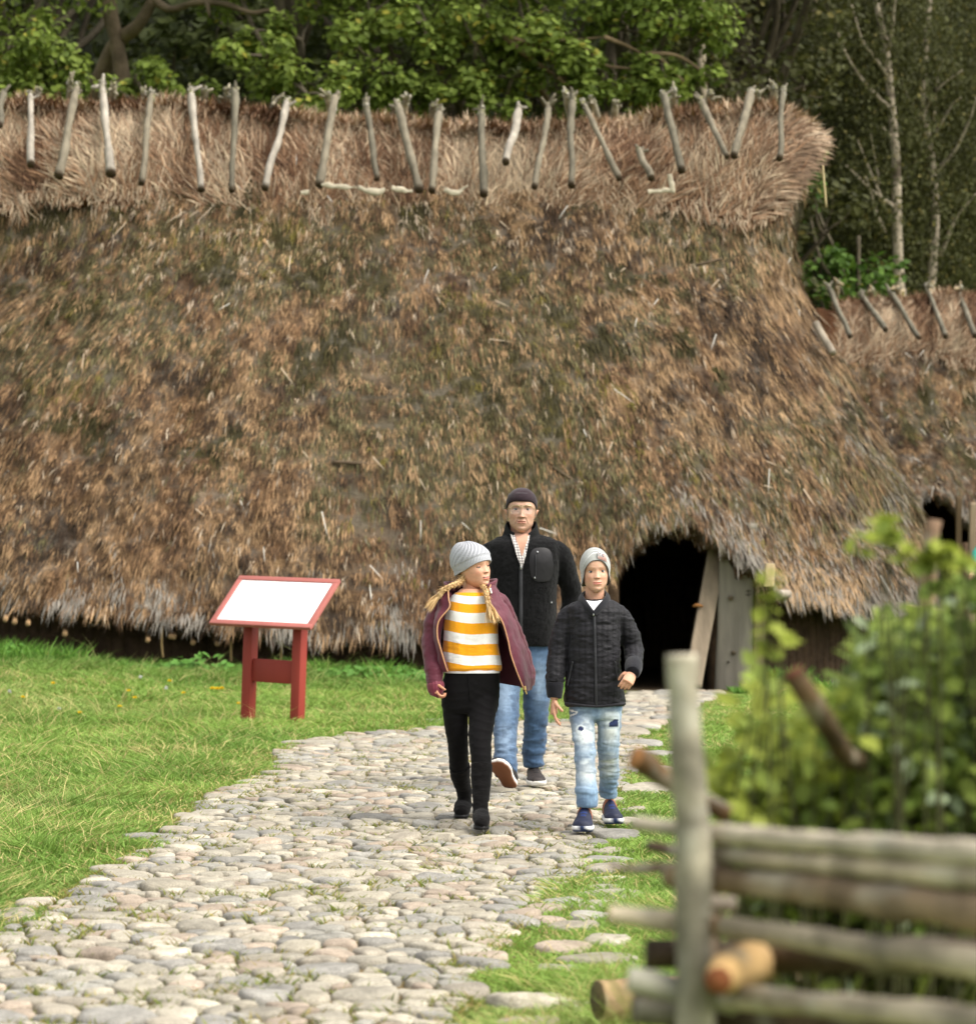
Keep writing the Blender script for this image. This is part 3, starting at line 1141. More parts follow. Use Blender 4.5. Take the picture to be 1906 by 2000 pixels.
build_hut(hut, HX, HY, 1.0, 0.0, 100, (ex, ez), 480000, 46000, DOOR1)

S1 = [(8, 185, 0, 245), (60, 188, 61, 322), (152, 172, 116, 345), (200, 170, 217, 340), (297, 185, 277, 358), (373, 178, 394, 371), (460, 180, 453, 373),
      (561, 200, 518, 368), (655, 193, 624, 363), (714, 200, 737, 350), (777, 208, 819, 373), (858, 218, 843, 373), (940, 216, 945, 381), (1013, 216, 988, 317),
      (1072, 208, 1044, 366), (1118, 193, 1115, 363), (1138, 203, 1210, 350), (1248, 292, 1272, 348), (1296, 188, 1331, 333), (1367, 198, 1420, 307), (1466, 183, 1433, 305), (1530, 178, 1522, 310)]
pale_ids = {1, 3, 5, 7, 13}
for k, (a, b, c, d_) in enumerate(S1):
    tone = srgb(156, 148, 136) if k in pale_ids else (srgb(122, 114, 98) if k % 3 else srgb(104, 98, 84))
    t_, b_ = W(a, b - 4, 30.78), W(c, d_, 29.93)
    if k == 17:
        t_ = W(a, b, 30.3)
    stake(t_, b_, .043 * rng.uniform(.75, 1.2), .054 * rng.uniform(.8, 1.15), hut, 200 + k, tone)
S1b = [(76, 183), (137, 168), (223, 170), (282, 188), (399, 180), (443, 184), (538, 203), (640, 192), (795, 196), (846, 214), (1105, 190), (1156, 201), (1202, 208), (1315, 184), (1386, 190), (1478, 190), (1512, 180)]
for k, (a, b) in enumerate(S1b):
    stake(W(a, b - 6, 30.95), W(a + rng.uniform(-50, 50), 345, 32.0), .045, .05, hut, 300 + k, srgb(150, 142, 122))

for pts in (((588, 376), (604, 375)), ((628, 360), (660, 364), (700, 366)), ((700, 366), (735, 375), (752, 368)), ((765, 366), (790, 372), (806, 373)), ((868, 370), (890, 377), (914, 362)), ((1265, 375), (1292, 372), (1318, 374)), ((1308, 340), (1312, 372))):
    bark_strip('bark_strip', pts, 29.85, .05, hut)

# door timbers
def timber(name, pts, r, parent, tone, n=12, flat=1.0, ref=(0, 0, 1), seed=1, kind=None, rough=.12, m=None):
    v, f = tube(pts, r, n, m=m or 24, rough=rough, seed=seed, flat=flat, ref=ref)
    C = np.tile(tone, (len(v), 1)) * (.72 + .5 * fbm(v * np.array([14, 14, 2.2]), seed, 4))[:, None]
    return mk(name, v, f, m_wood, parent, C)


def slab(name, c, s, R, parent, tone, seed, bev=.02):
    """a hewn plank: densely cut box with worn faces"""
    nx_, ny_, nz_ = 9, 5, 40
    R0 = []
    for z in np.linspace(-.5, .5, nz_):
        th2 = np.linspace(0, 2 * math.pi, 32, endpoint=False)
        e = 2 / 7.0
        R0.append(np.stack([np.sign(np.cos(th2)) * np.abs(np.cos(th2)) ** e * s[0] / 2, np.sign(np.sin(th2)) * np.abs(np.sin(th2)) ** e * s[1] / 2, np.full(32, z * s[2])], -1))
    v, f = rings(np.array(R0), True)
    nn = unit(v * np.array([1 / s[0], 1 / s[1], 0]))
    v = v + nn * ((fbm(v * np.array([6, 6, 1.5]), seed, 3) - .5) * .07 * s[0])[:, None]
    C = np.tile(tone, (len(v), 1)) * (.7 + .55 * fbm(v * np.array([16, 16, 1.6]), seed + 2, 4))[:, None]
    v = v @ np.array(R).T + np.array(c)
    o = mk(name, v, f, m_wood, parent, C)
    return o


post_tone = srgb(128, 122, 110)
DP = 27.74
a, b = W(1432, 1030, DP), W(1444, 1345, DP)
post = slab('door_post', (a + b) / 2 + np.array([0, .05, 0]), (.40, .18, np.linalg.norm(b - a) + .1), rotm('Y', 2.2) @ rotm('Z', -8), hut, post_tone, 61)
slab('side_plank', W(1484, 1190, 27.8) + np.array([0, .02, 0]), (.13, .1, 1.6), rotm('Y', 1.5), hut, srgb(150, 132, 106), 63)
slab('door_post', W(1158, 1200, 27.5), (.3, .16, 1.5), rotm('Y', -3), hut, srgb(120, 108, 92), 65)
timber('lintel', [W(1225, 1024, 27.8), W(1320, 1012, 27.78), W(1425, 1028, 27.8)], .07, hut, srgb(122, 86, 50), seed=67)
# pegs, knots and the carved wheel cross on the broad post
m_dark = mat('dark_knot', srgb(56, 48, 40), rough=.9)
for (px, py, r) in ((1427, 1168, .028), (1432, 1275, .025), (1422, 1293, .012), (1484, 1207, .02)):
    p = W(px, py, DP - .055)
    v, f = tube([p + np.array([0, .05, 0]), p + np.array([0, -.012, 0]), p + np.array([0, -.025, -.006])], [r, r, r * .55], 10, ref=(0, 0, 1))
    mk('knot', v, f, m_dark if r < .02 else m_wood, post, np.tile(srgb(112, 100, 84), (len(v), 1)))
p0 = W(1441, 1122, DP - .058)
for (rr, kind) in ((.048, 'ring'),):
    t_ = np.linspace(0, 2 * math.pi, 25)
    ring = p0 + np.stack([np.cos(t_) * rr * .8, t_ * 0, np.sin(t_) * rr * 1.15], -1)
    it = [tube(ring, .005, 6, m=50)]
    it.append(tube([p0 + np.array([0, 0, -.055]), p0 + np.array([0, 0, .055])], .005, 6))
    it.append(tube([p0 + np.array([-.038, 0, 0]), p0 + np.array([.038, 0, 0])], .005, 6))
    v, f = merge(*it)
    mk('carved_mark', v, f, m_dark, post)
p0 = W(1461, 1155, DP - .05)
v, f = merge(tube([p0 + np.array([-.03, 0, 0]), p0 + np.array([.035, 0, .008])], .005, 6), tube([p0 + np.array([0, 0, -.04]), p0 + np.array([0, 0, .02])], .005, 6), tube([p0 + np.array([-.03, 0, -.03]), p0 + np.array([0, 0, -.045]), p0 + np.array([.035, 0, -.02])], .005, 6))
mk('carved_mark', v, f, m_dark, post)
# small pieces of timber under the eave
slab('eave_block', W(1502, 1123, 26.95), (.10, .1, .24), rotm('Y', 4), hut, srgb(198, 176, 138), 71)
timber('rafter_end', [W(1520, 1160, 26.75), W(1538, 1160, 27.3)], .045, hut, srgb(158, 148, 134), seed=73)
for k, (px, py) in enumerate(((12, 1203), (30, 1208), (56, 1211), (128, 1232), (290, 1243), (335, 1236), (341, 1237), (378, 1248), (426, 1250))):
    timber('rafter_end', [W(px + rng.uniform(-4, 4), py - 6, 27.4), W(px, py + 2, 26.98), W(px - 1, py + 8, 26.8)], .028, hut, srgb(150, 122, 88), n=8, seed=80 + k, m=8)
for k, (x0, y0, x1, y1) in enumerate(((318, 1222, 319, 1284), (455, 1210, 452, 1292), (556, 1236, 549, 1290))):
    timber('hanging_stick', [W(x0, y0, 26.95), W((x0 + x1) / 2 - 2, (y0 + y1) / 2, 26.9), W(x1, y1, 26.92)], .014, hut, srgb(178, 148, 104), n=7, seed=95 + k, m=10)
timber('eave_pole', [W(1775, 1190, 27.6), W(1815, 1196, 27.2), W(1868, 1206, 26.9)], .04, hut, srgb(206, 186, 148), seed=99)
# straw hanging from the corner of the ridge
timber('hanging_stick', [W(1606, 322, 30.6), W(1609, 360, 30.6), W(1613, 405, 30.6)], .013, hut, srgb(188, 170, 130), n=6, m=8, seed=101)
timber('hip_pole', [W(1592, 632, 29.9), W(1608, 660, 29.75), W(1627, 690, 29.6)], .045, hut, srgb(136, 126, 112), seed=103)
# short dark sticks lying on the slope
for (x0, y0, x1, y1) in ((650, 902, 735, 907), (1078, 912, 1122, 940), (1360, 518, 1410, 506)):
    D0 = 29.0 if y0 > 800 else 30.1
    D0 = np.interp(y0, [500, 900], [29.62, 28.0])
    timber('roof_stick', [W(x0, y0, D0 - .12), W(x1, y1, D0 - .12)], .018, hut, srgb(92, 78, 62), n=7, seed=105, m=8)

# loose board leaning in the doorway (not fixed to anything)
lp = W(1350, 1340, 26.95)
bd = thing('leaning_board', 'long grey wooden board leaning slantwise inside the dark doorway of the large hut', 'board', lp)
a, b = W(1352, 1338, 27.3), W(1402, 1058, 27.95)
ax = unit(b - a)
xr = unit(np.cross(np.array([0, -1.0, 0.25]), ax))
yr = np.cross(ax, xr)
Rm = np.stack([xr, yr, ax], 1) @ rotm('Z', 20)
o = slab('plank', (a + b) / 2, (.20, .05, np.linalg.norm(b - a)), Rm, bd, srgb(136, 122, 104), 107)
p0 = W(1362, 1184, 27.55)
v, f = tube([p0 + np.array([-.05, 0, 0]), p0 + np.array([0, -.02, .012]), p0 + np.array([.05, .03, 0])], [.012, .02, .014], 8)
mk('peg', v, f, m_wood, bd, np.tile(srgb(150, 104, 60), (len(v), 1)))

# --- the second hut
H2X, H2Y, H2S = 4.05, 42.0, .85
hut2 = thing('thatched_hut', 'smaller thatched hut half hidden behind the right end of the large longhouse', 'hut', (H2X, H2Y, 0))
D2 = 39.0
d2x = ((1838 - CX) / FP * D2 - H2X) / H2S
zz = lambda py: (HC + (YH - py) / FP * D2) / H2S
pe = [1500, 1700, 1765, 1780, 1795, 1815, 1840, 1865, 1885, 1905, 1930, 1960, 2300]
pz = [1075, 1075, 1060, 1010, 975, 958, 952, 962, 985, 1010, 1040, 1060, 1075]
build_hut(hut2, H2X, H2Y, H2S, 0.0, 500, ((np.array(pe) - CX) / FP * D2 / H2S - H2X / H2S, np.array([zz(q) for q in pz])), 70000, 9000, dict(x=d2x, z=zz(960) + .2, hw=.55, wall=2.0), sel=1.2)
S2 = [(1618, 563, 1660, 658), (1680, 579, 1730, 644), (1736, 571, 1794, 660), (1809, 563, 1846, 658), (1869, 571, 1904, 656)]
for k, (a, b, c, d_) in enumerate(S2):
    stake(W(a, b - 4, 42.05), W(c, d_, 41.12), .042, .05, hut2, 400 + k, srgb(116, 110, 96))
for k, (a, b) in enumerate(((1635, 556), (1703, 572), (1753, 566), (1815, 563), (1874, 566))):
    stake(W(a, b - 4, 41.95), W(a + rng.uniform(-30, 30), 640, 42.9), .05, .05, hut2, 420 + k, srgb(168, 150, 122))
slab('door_post', W(1871, 1110, 38.9), (.085, .1, 2.2), rotm('Y', 0), hut2, srgb(92, 76, 56), 421)
slab('door_post', W(1897, 1110, 38.8), (.11, .12, 2.0), rotm('Y', 1), hut2, srgb(134, 118, 98), 423)
slab('door_post', W(1786, 1110, 38.85), (.16, .12, 2.2), rotm('Y', 0), hut2, srgb(112, 100, 84), 425)
# ------------------------------------------------------------------ red information lectern
m_red = mat('falu_red_paint', attr=True, rough=.62, spec=.3, noise=(5, .12, 5), stretch=(1, 1, .25), bump=(40, .15, .004))
RED = srgb(140, 54, 44)
sx, sy = (532 - CX) / FP * 20.6, 20.6
szb = float(gz(sx, sy))
sign = thing('information_sign', 'red wooden lectern sign with a tilted white panel in the grass beside the path', 'sign', (sx, sy, szb))
PSI = 30.0
Rz = rotm('Z', -PSI)
Ry = rotm('Y', 2.0)
RS = Ry @ Rz
base = np.array([sx, sy, szb])


def wp(name, c, s, R, m, parent, tone, bev=.006):
    v, f = box((0, 0, 0), s, None, bev)
    v = v @ np.array(R).T
    v = base + (RS @ np.array(c)) + v
    C = np.tile(tone, (len(v), 1))
    return mk(name, v, f, m, parent, C, smooth=False)


zoff = .0
for s in (-1, 1):
    wp('post', (s * .24, 0, .37), (.085, .095, .98), RS, m_red, sign, RED)
wp('crossbar', (0, .0, .435), (.392, .05, .185), RS, m_red, sign, RED * .95)
tau = 44.0
RB = RS @ rotm('X', tau)
bc = (0.0, -.02, .985)
frame = wp('panel_board', bc, (.98, .56, .022), RB, m_red, sign, srgb(166, 98, 90))
# raised border and the printed sheet lie on the board
for (cx_, cy_, sx_, sy_) in ((0, .257, .98, .046), (0, -.257, .98, .046), (-.467, 0, .046, .468), (.467, 0, .046, .468)):
    v, f = box((cx_, cy_, .0165), (sx_, sy_, .012), None, .003)
    v = base + RS @ np.array(bc) + v @ RB.T
    mk('border_strip', v, f, m_red, frame, np.tile(srgb(170, 102, 94), (len(v), 1)), smooth=False)
m_paper = mat('white_printed_panel', srgb(250, 250, 250), rough=.3, spec=.5)
v, f = box((0, 0, .0135), (.886, .464, .004), None, .001)
v = base + RS @ np.array(bc) + v @ RB.T
sheet = mk('printed_sheet', v, f, m_paper, frame, smooth=False)
m_print = mat('faint_grey_print', srgb(243, 244, 245), rough=.3, spec=.5)
it = []
for (c0, c1, r0, r1, nl) in ((-.40, -.24, -.02, -.17, 7), (-.20, -.04, .0, -.19, 9), (.0, .16, .0, -.19, 9), (.2, .36, -.02, -.19, 8), (-.40, -.18, .16, .10, 2), (-.12, .1, .15, .06, 4)):
    for k in range(nl):
        yy = r0 + (r1 - r0) * k / max(1, nl - 1)
        wl = (c1 - c0) * (.75 + .25 * rng.random())
        it.append(box((c0 + wl / 2, yy, .0160), (wl, .006, .0008)))
v, f = merge(*it)
v = base + RS @ np.array(bc) + v @ RB.T
mk('print_lines', v, f, m_print, sheet, smooth=False)
for s in (-1, 1):
    wp('bracket', (s * .24, .02, .885), (.06, .24, .05), RS @ rotm('X', tau), m_red, sign, RED * .9)

# ------------------------------------------------------------------ round-pole fence in front
m_pole = mat('grey_pole_wood', attr=True, rough=.85, spec=.2, noise=(14, .5, 6), stretch=(1, 1, 1), bump=(45, .6, .006))
FD = 3.7
PK = .74
fp_ = W(1352, 2300, FD)
fence = thing('pole_fence', 'low fence of weathered round poles and an upright post, blurred in front of the shrub', 'fence', (fp_[0], FD, 0))


def fd(px):
    return FD - (px - 1352) / 560 * .5


def pole(name, pts, r, tone, seed, ends=(None, None), rough=.3, parent=None, n=14):
    P = [W(a, b, d) for a, b, d in pts]
    v, f = tube(P, np.array(r) * PK, n, m=40, rough=rough, seed=seed, ref=(0, 0, 1))
    C = np.tile(tone, (len(v), 1))
    nn = fbm(v * np.array([6, 6, 30]), seed, 4)
    C = C * (.2 + 1.5 * nn)[:, None]
    li = sstep(.55, .7, fbm(v * 22, seed + 5, 3))[:, None]
    C = C * (1 - li * .45) + srgb(158, 156, 142) * li * .45
    m0 = 40 * n
    if ends[0] is not None:
        C[m0] = ends[0]; C[:n] = ends[0] * .8
    if ends[1] is not None:
        C[m0 + 1] = ends[1]; C[m0 - n:m0] = ends[1] * .8
    return mk(name, v, f, m_pole, parent or fence, C)


GRYP, BRNP, SAW = srgb(164, 154, 136), srgb(124, 106, 84), srgb(190, 134, 84)
gpost = float(gz(W(1352, 2300, FD)[0], FD))
pz_ = YH + (HC - gpost) / FD * FP
pole('fence_post', [(1331, 1278, FD), (1336, 1400, FD), (1346, 1560, FD), (1354, 1760, FD), (1362, pz_ + 60, FD)], [.029, .030, .034, .036, .037], srgb(146, 140, 122), 1, (srgb(178, 170, 150), None), .26)
pole('fence_post', [(1352, 1700, FD + .17), (1366, 1790, FD + .16), (1376, pz_ + 60, FD + .15)], [.032, .033, .034], srgb(92, 78, 62), 2)
bk = .075   # rails pass behind the post
rails = [
    ([(1240, 1607, fd(1240) + bk), (1395, 1627, fd(1395) + bk), (1640, 1648, fd(1640) + bk), (1960, 1672, fd(1960) + bk), (2500, 1712, fd(2300) + bk)], [.012, .019, .022, .026, .026], GRYP, 3),
    ([(1330, 1664, fd(1330) + bk), (1395, 1669, fd(1395) + bk), (1640, 1692, fd(1640) + bk), (1960, 1718, fd(1960) + bk), (2500, 1760, fd(2300) + bk)], [.014, .015, .019, .022, .024], srgb(178, 164, 140), 4),
    ([(1310, 1708, fd(1310) + bk), (1395, 1715, fd(1395) + bk), (1640, 1746, fd(1640) + bk), (1960, 1788, fd(1960) + bk), (2500, 1850, fd(2300) + bk)], [.026, .027, .031, .036, .038], BRNP, 5),
    ([(1402, 1806, fd(1402) + .03), (1640, 1844, fd(1640) + .03), (1960, 1886, fd(1960) + .03), (2500, 1960, fd(2300) + .03)], [.021, .024, .030, .033], srgb(164, 152, 130), 6),
    ([(1420, 1946, fd(1420) + .03), (1640, 1966, fd(1640) + .03), (1960, 2000, fd(1960) + .03), (2500, 2062, fd(2300) + .03)], [.025, .025, .027, .03], srgb(160, 148, 128), 7),
    ([(1188, 1786, FD + .07), (1290, 1797, FD + .06), (1420, 1812, FD + .05)], [.018, .021, .02], srgb(186, 172, 148), 8),
    ([(1188, 1692, FD + .12), (1250, 1696, FD + .12), (1400, 1690, FD + .12)], [.006, .010, .012], srgb(112, 98, 84), 9),
    ([(1262, 1650, FD + .16), (1320, 1664, FD + .16), (1420, 1690, FD + .14)], [.011, .013, .015], srgb(66, 54, 44), 10),
    ([(1226, 1912, FD + .02), (1300, 1928, FD + .02), (1440, 1958, FD + .02)], [.024, .026, .026], srgb(164, 160, 146), 11),
    ([(1380, 1762, FD + .1), (1400, 1764, FD + .1), (1436, 1768, FD + .1)], [.016, .017, .016], srgb(168, 156, 140), 12),
    ([(1262, 1864, FD + .2), (1420, 1868, FD + .2), (1800, 1868, FD - .1), (2300, 1880, FD - .3)], [.03, .032, .036, .036], srgb(74, 62, 48), 14),  # this pole and the next: shadow behind the front rails put into the tone
    ([(1236, 1970, FD + .2), (1420, 1985, FD + .2), (1800, 2010, FD - .1), (2300, 2040, FD - .3)], [.03, .032, .036, .036], srgb(74, 62, 48), 15),
]
for (pts, r, tone, sd_) in rails:
    e = SAW * .75 if sd_ in (6, 8) else None
    pole('rail', pts, r, tone, sd_, (e, None))
# short sawn log wedged under the rail, and a sawn pole end sticking out behind the post
o = pole('rail', [(1402, 1916, FD - .17), (1425, 1899, FD - .06), (1450, 1888, FD + .02), (1480, 1880, FD + .17)], [.026, .042, .046, .044], srgb(166, 136, 92), 21, (srgb(120, 72, 44), None), .16)
pole('rail', [(1240, 1480, FD + .25), (1262, 1491, FD + .26), (1300, 1522, FD + .28), (1420, 1590, FD + .3)], [.024, .026, .022, .02], srgb(104, 78, 50), 22, (SAW, None), .1)
pole('fence_stake', [(1548, 1312, FD + .02), (1585, 1372, FD + .04), (1640, 1462, FD + .2), (1720, 1640, FD + .8), (1830, pz_ - 150, FD + 1.0)], [.021, .022, .022, .022, .022], srgb(78, 62, 42), 23, (srgb(112, 66, 46), None), .2)
pole('fence_stake', [(1824, 1016, 4.9), (1818, 1060, 4.9), (1806, 1240, 4.92), (1790, 1500, 4.94), (1780, 2000, 4.96)], [.020, .020, .021, .022, .022], srgb(160, 130, 106), 24, (srgb(190, 156, 130), None), .2)

# sawn log lying on the grass by the fence
lg = W(1168, 1995, 7.2)
log = thing('log', 'short barked log with a dark sawn end lying on the grass by the fence', 'log', lg)
la = np.array([(1168 - CX) / FP * 7.12, 7.12, .066])
lb = la + np.array([.62, .22, .0])
v, f = tube([la, la * .6 + lb * .4, lb], [.056, .06, .058], 20, m=40, rough=.1, seed=33)
C = np.tile(srgb(158, 132, 100), (len(v), 1)) * (.4 + 1.0 * fbm(v * np.array([5, 12, 40]), 34, 4))[:, None]
bk_ = sstep(.5, .62, fbm(v * np.array([3, 20, 20]), 35, 3))[:, None]
C = C * (1 - bk_ * .5) + srgb(206, 196, 170) * bk_ * .5
mk('bark', v, f, m_pole, log, C)
ax = unit(lb - la)
v, f = tube([la + ax * .004, la - ax * .004], [.054, .052], 20, m=2)
Cc = np.tile(srgb(74, 58, 48), (len(v), 1)) * (.6 + .8 * fbm(v * 60, 36, 3))[:, None]
mk('sawn_end', v, f, m_pole, log, Cc)
# ------------------------------------------------------------------ trees and bushes
m_leaf = mat('leaf', attr=True, rough=.6, spec=.18, trans=.35)
m_trunk = mat('tree_bark', attr=True, rough=.9, spec=.15, noise=(5, .35, 5), bump=(14, .7, .04))


def clump_leaves(c, rad, n, size, tones, up=.5, droop=0.0):
    dd = rdir(n) * (rng.random(n) ** .45)[:, None]
    dd[:, 2] *= .75
    P = c + dd * rad
    Nn = unit(dd * .5 + np.array([0, -.15, up]) + rdir(n) * .55)
    T = unit(np.cross(Nn, rdir(n)) + np.array([0, 0, -droop]))
    k = (rng.random(n))[:, None]
    Cc = tones[0] * (1 - k) + tones[1] * k
    Cc = Cc * (.75 + .5 * rng.random(n))[:, None]
    y = rng.random(n) < tones[3]
    Cc[y] = tones[2] * (.8 + .4 * rng.random(int(y.sum())))[:, None]
    L = size * (.7 + .6 * rng.random(n))
    return leafquads(P, Nn, T, L, L * .62, Cc)


def limb(a, b, r0, r1, wob, seed, tone, n=8):
    d = b - a
    k1 = rdir(1)[0] * wob * np.linalg.norm(d)
    k2 = rdir(1)[0] * wob * np.linalg.norm(d)
    v, f = tube([a, a + d * .33 + k1, a + d * .66 + k2, b], [r0, r0 * .7 + r1 * .3, r0 * .35 + r1 * .65, r1], n, m=16, rough=.1, seed=seed)
    return (v, f), np.tile(tone, (len(v), 1)) * (.7 + .6 * fbm(v * 5, seed, 3))[:, None]


def broad_tree(label, base, H, tr, clumps, size, tones, bark, per, group=None, name='oak_tree', lowz=0):
    """trunk with limbs to every clump; clumps: list of (x, y, z, radius)"""
    b = np.array(base, float)
    t = thing(name, label, 'tree', b, group)
    top = b + np.array([rng.normal() * .3, rng.normal() * .3, H])
    it, cs = [], []
    v, f = tube([b, b + (top - b) * .3 + rdir(1)[0] * .25, b + (top - b) * .65 + rdir(1)[0] * .3, top], [tr, tr * .78, tr * .5, tr * .15], 14, m=40, rough=.12, seed=int(base[0] * 10) + 400)
    it.append((v, f))
    cs.append(np.tile(bark, (len(v), 1)) * (.7 + .6 * fbm(v * 4, 7, 3))[:, None])
    L, C = [], []
    for i, (x, y, z, r) in enumerate(clumps):
        c = np.array([x, y, z], float)
        h = np.clip((z - b[2]) / H * .72, .15, .9)
        s = b + (top - b) * h
        (lv, lf), lc = limb(s, c, tr * .34 * (1 - h * .6), .03, .08, 20 + i, bark)
        it.append((lv, lf))
        cs.append(lc)
        n = int(per * r * r)
        # each clump is a handful of sprays
        for q in range(max(3, int(6 * r))):
            cc = c + rdir(1)[0] * r * (.35 + .6 * rng.random())
            (lv, lf), lc = limb(c, cc, .03, .008, .06, 30 + q, bark, 5)
            it.append((lv, lf))
            cs.append(lc)
            v, f, c3 = clump_leaves(cc, r * .5, max(10, n // max(3, int(6 * r))), size, tones)
            L.append((v, f))
            C.append(c3)
    v, f = merge(*it)
    mk('trunk', v, f, m_trunk, t, np.vstack(cs))
    v, f = merge(*L)
    mk('crown', v, f, m_leaf, t, np.vstack(C), smooth=False)
    return t


BARK = srgb(92, 84, 70)
G_BRI = (srgb(126, 142, 62), srgb(88, 106, 42), srgb(150, 146, 60), .03)
G_MID = (srgb(88, 116, 44), srgb(60, 86, 30), srgb(150, 146, 56), .02)
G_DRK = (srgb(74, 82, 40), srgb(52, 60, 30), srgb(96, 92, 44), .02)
G_OLV = (srgb(82, 84, 44), srgb(60, 62, 34), srgb(112, 104, 54), .05)


def pxclumps(lst, D):
    """clumps of one tree, given by where they sit above the roof"""
    out = []
    for (px, py, dd, r) in lst:
        p = W(px, py, D + dd)
        out.append((p[0], p[1], p[2], r))
    return out


def fill(x0, x1, y0, y1, z0, z1, n, r0, r1):
    return [(rng.uniform(x0, x1), rng.uniform(y0, y1), rng.uniform(z0, z1), rng.uniform(r0, r1)) for _ in range(n)]


# oaks close behind the ridge
cl = pxclumps([(40, 110, 0, .75), (95, 140, .3, .7), (-20, 160, .2, .9), (60, 185, -.3, .7), (120, 175, 0, .55), (-80, 60, .6, 1.0), (150, 215, 0, .5), (20, 70, .9, .6)], 38) + fill(-10, -6.2, 37, 40, 9.5, 13, 8, .8, 1.3)
broad_tree('oak with a rounded bright green bough behind the left end of the ridge', (-7.6, 39.5, -.02), 11, .35, cl, .125, G_BRI, BARK, 800)
cl = pxclumps([(265, 150, .2, .5), (300, 170, 0, .5), (360, 185, .3, .45), (250, 190, .2, .45), (430, 200, .2, .5), (520, 110, 0, .6), (560, 145, .2, .7), (600, 185, 0, .7), (535, 185, .3, .6), (640, 210, .2, .5), (500, 60, 1.2, .5), (590, 80, .8, .55)], 38.5) + fill(-5, -1.5, 38.5, 41, 10.4, 13.5, 9, .7, 1.2)
broad_tree('oak with yellow-tipped boughs rising above the fifth to ninth ridge stakes', (-3.2, 41.0, -.02), 12, .36, cl, .125, G_BRI, BARK, 800)
cl = pxclumps([(720, 110, 0, .7), (780, 160, .3, .7), (840, 120, .2, .8), (720, 30, .4, .8), (830, 40, .3, .9), (900, 190, .4, .6), (930, 90, 0, .8), (960, 200, .2, .6), (1000, 150, .3, .7), (940, 10, .5, .9), (1030, 60, .2, .9), (870, 215, .2, .5), (800, 215, .1, .5), (700, 200, .3, .5)], 39) + fill(-1.8, 1.0, 38.8, 41.5, 10.8, 13.8, 9, .8, 1.2)
broad_tree('broad oak with bright leafy boughs behind the middle of the ridge', (-.6, 41.2, -.02), 12, .4, cl, .125, G_BRI, BARK, 800)
cl = pxclumps([(1080, 120, 0, .8), (1130, 60, .3, .9), (1120, 180, .2, .6), (1180, 140, .2, .8), (1220, 60, .4, .8), (1250, 180, .2, .7), (1290, 110, .1, .8), (1320, 30, .2, .9), (1350, 90, .3, .7), (1300, 210, .3, .6), (1060, 10, .4, .8), (1190, 215, .1, .5), (1370, 150, .3, .5)], 39) + fill(1.2, 3.6, 38.8, 41.5, 10.8, 13.8, 8, .8, 1.2)
broad_tree('oak with bare dead twigs among its boughs behind the right half of the ridge', (2.2, 41.0, -.02), 12, .38, cl, .125, G_BRI, BARK, 800)
# darker trees one row back
cl = fill(-12, -5, 45, 49, 5.5, 16, 46, .9, 1.6)
broad_tree('shadowy dark tree standing far back at the upper left', (-8.4, 47, -.02), 15, .4, cl, .2, G_DRK, srgb(70, 64, 52), 210)
cl = fill(-5, 1.2, 45, 49, 5.5, 16, 46, .9, 1.6)
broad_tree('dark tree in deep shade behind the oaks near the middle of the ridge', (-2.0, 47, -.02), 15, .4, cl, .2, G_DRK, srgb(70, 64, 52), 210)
cl = fill(1.2, 6.4, 45.5, 49.5, 6, 17, 46, .9, 1.5)
broad_tree('olive tree between the oaks and the birches', (4.6, 47.5, -.02), 16, .35, cl, .16, G_OLV, srgb(80, 72, 58), 260)
cl = pxclumps([(1580, 420, 0, .7), (1600, 500, .3, .7), (1590, 555, .2, .7), (1640, 540, .3, .6), (1580, 360, .4, .6)], 47) + fill(6.0, 7.6, 46.5, 48.5, 3.5, 6.5, 8, .6, .9)
broad_tree('small leafy tree filling the gap between the two huts', (6.4, 47.5, -.02), 7.5, .2, cl, .17, G_MID, BARK, 260, name='young_tree')

# dead branch over the ridge at the top
dt = np.array([-6.0, 41.8, 0])
dead = thing('dead_tree', 'dead grey tree whose bare crooked branch crosses the sky-side edge above the ridge', 'tree', dt)
P = [dt + np.array([0, 0, -.1]), dt + np.array([.1, 0, 4]), dt + np.array([.2, -.2, 8]), W(205, -60, 41.3)]
it = [tube(P, [.26, .22, .16, .09], 12, m=30, rough=.12, seed=51)]
it.append(tube([W(205, -60, 41.3), W(300, 0, 41.0), W(335, 18, 40.8), W(385, 5, 40.6), W(440, 8, 40.4), W(490, 25, 40.2), W(530, 20, 40.1), W(562, 30, 40)], [.08, .07, .06, .055, .05, .04, .03, .012], 8, m=50, rough=.15, seed=52))
it.append(tube([W(405, 4, 40.5), W(408, 22, 40.4), W(410, 34, 40.4)], [.04, .03, .012], 7, m=8, seed=53))
it.append(tube([W(300, 0, 41.0), W(270, 50, 41.2), W(225, 90, 41.6), W(180, 200, 42)], [.09, .11, .13, .16], 9, m=24, rough=.1, seed=54))
it.append(tube([W(225, 90, 41.6), W(215, 60, 41.5), W(200, 20, 41.4)], [.06, .05, .03], 7, m=10, seed=55))
v, f = merge(*it)
mk('trunk', v, f, m_trunk, dead, np.tile(srgb(98, 86, 68), (len(v), 1)) * (.6 + .7 * fbm(v * 4, 8, 3))[:, None])
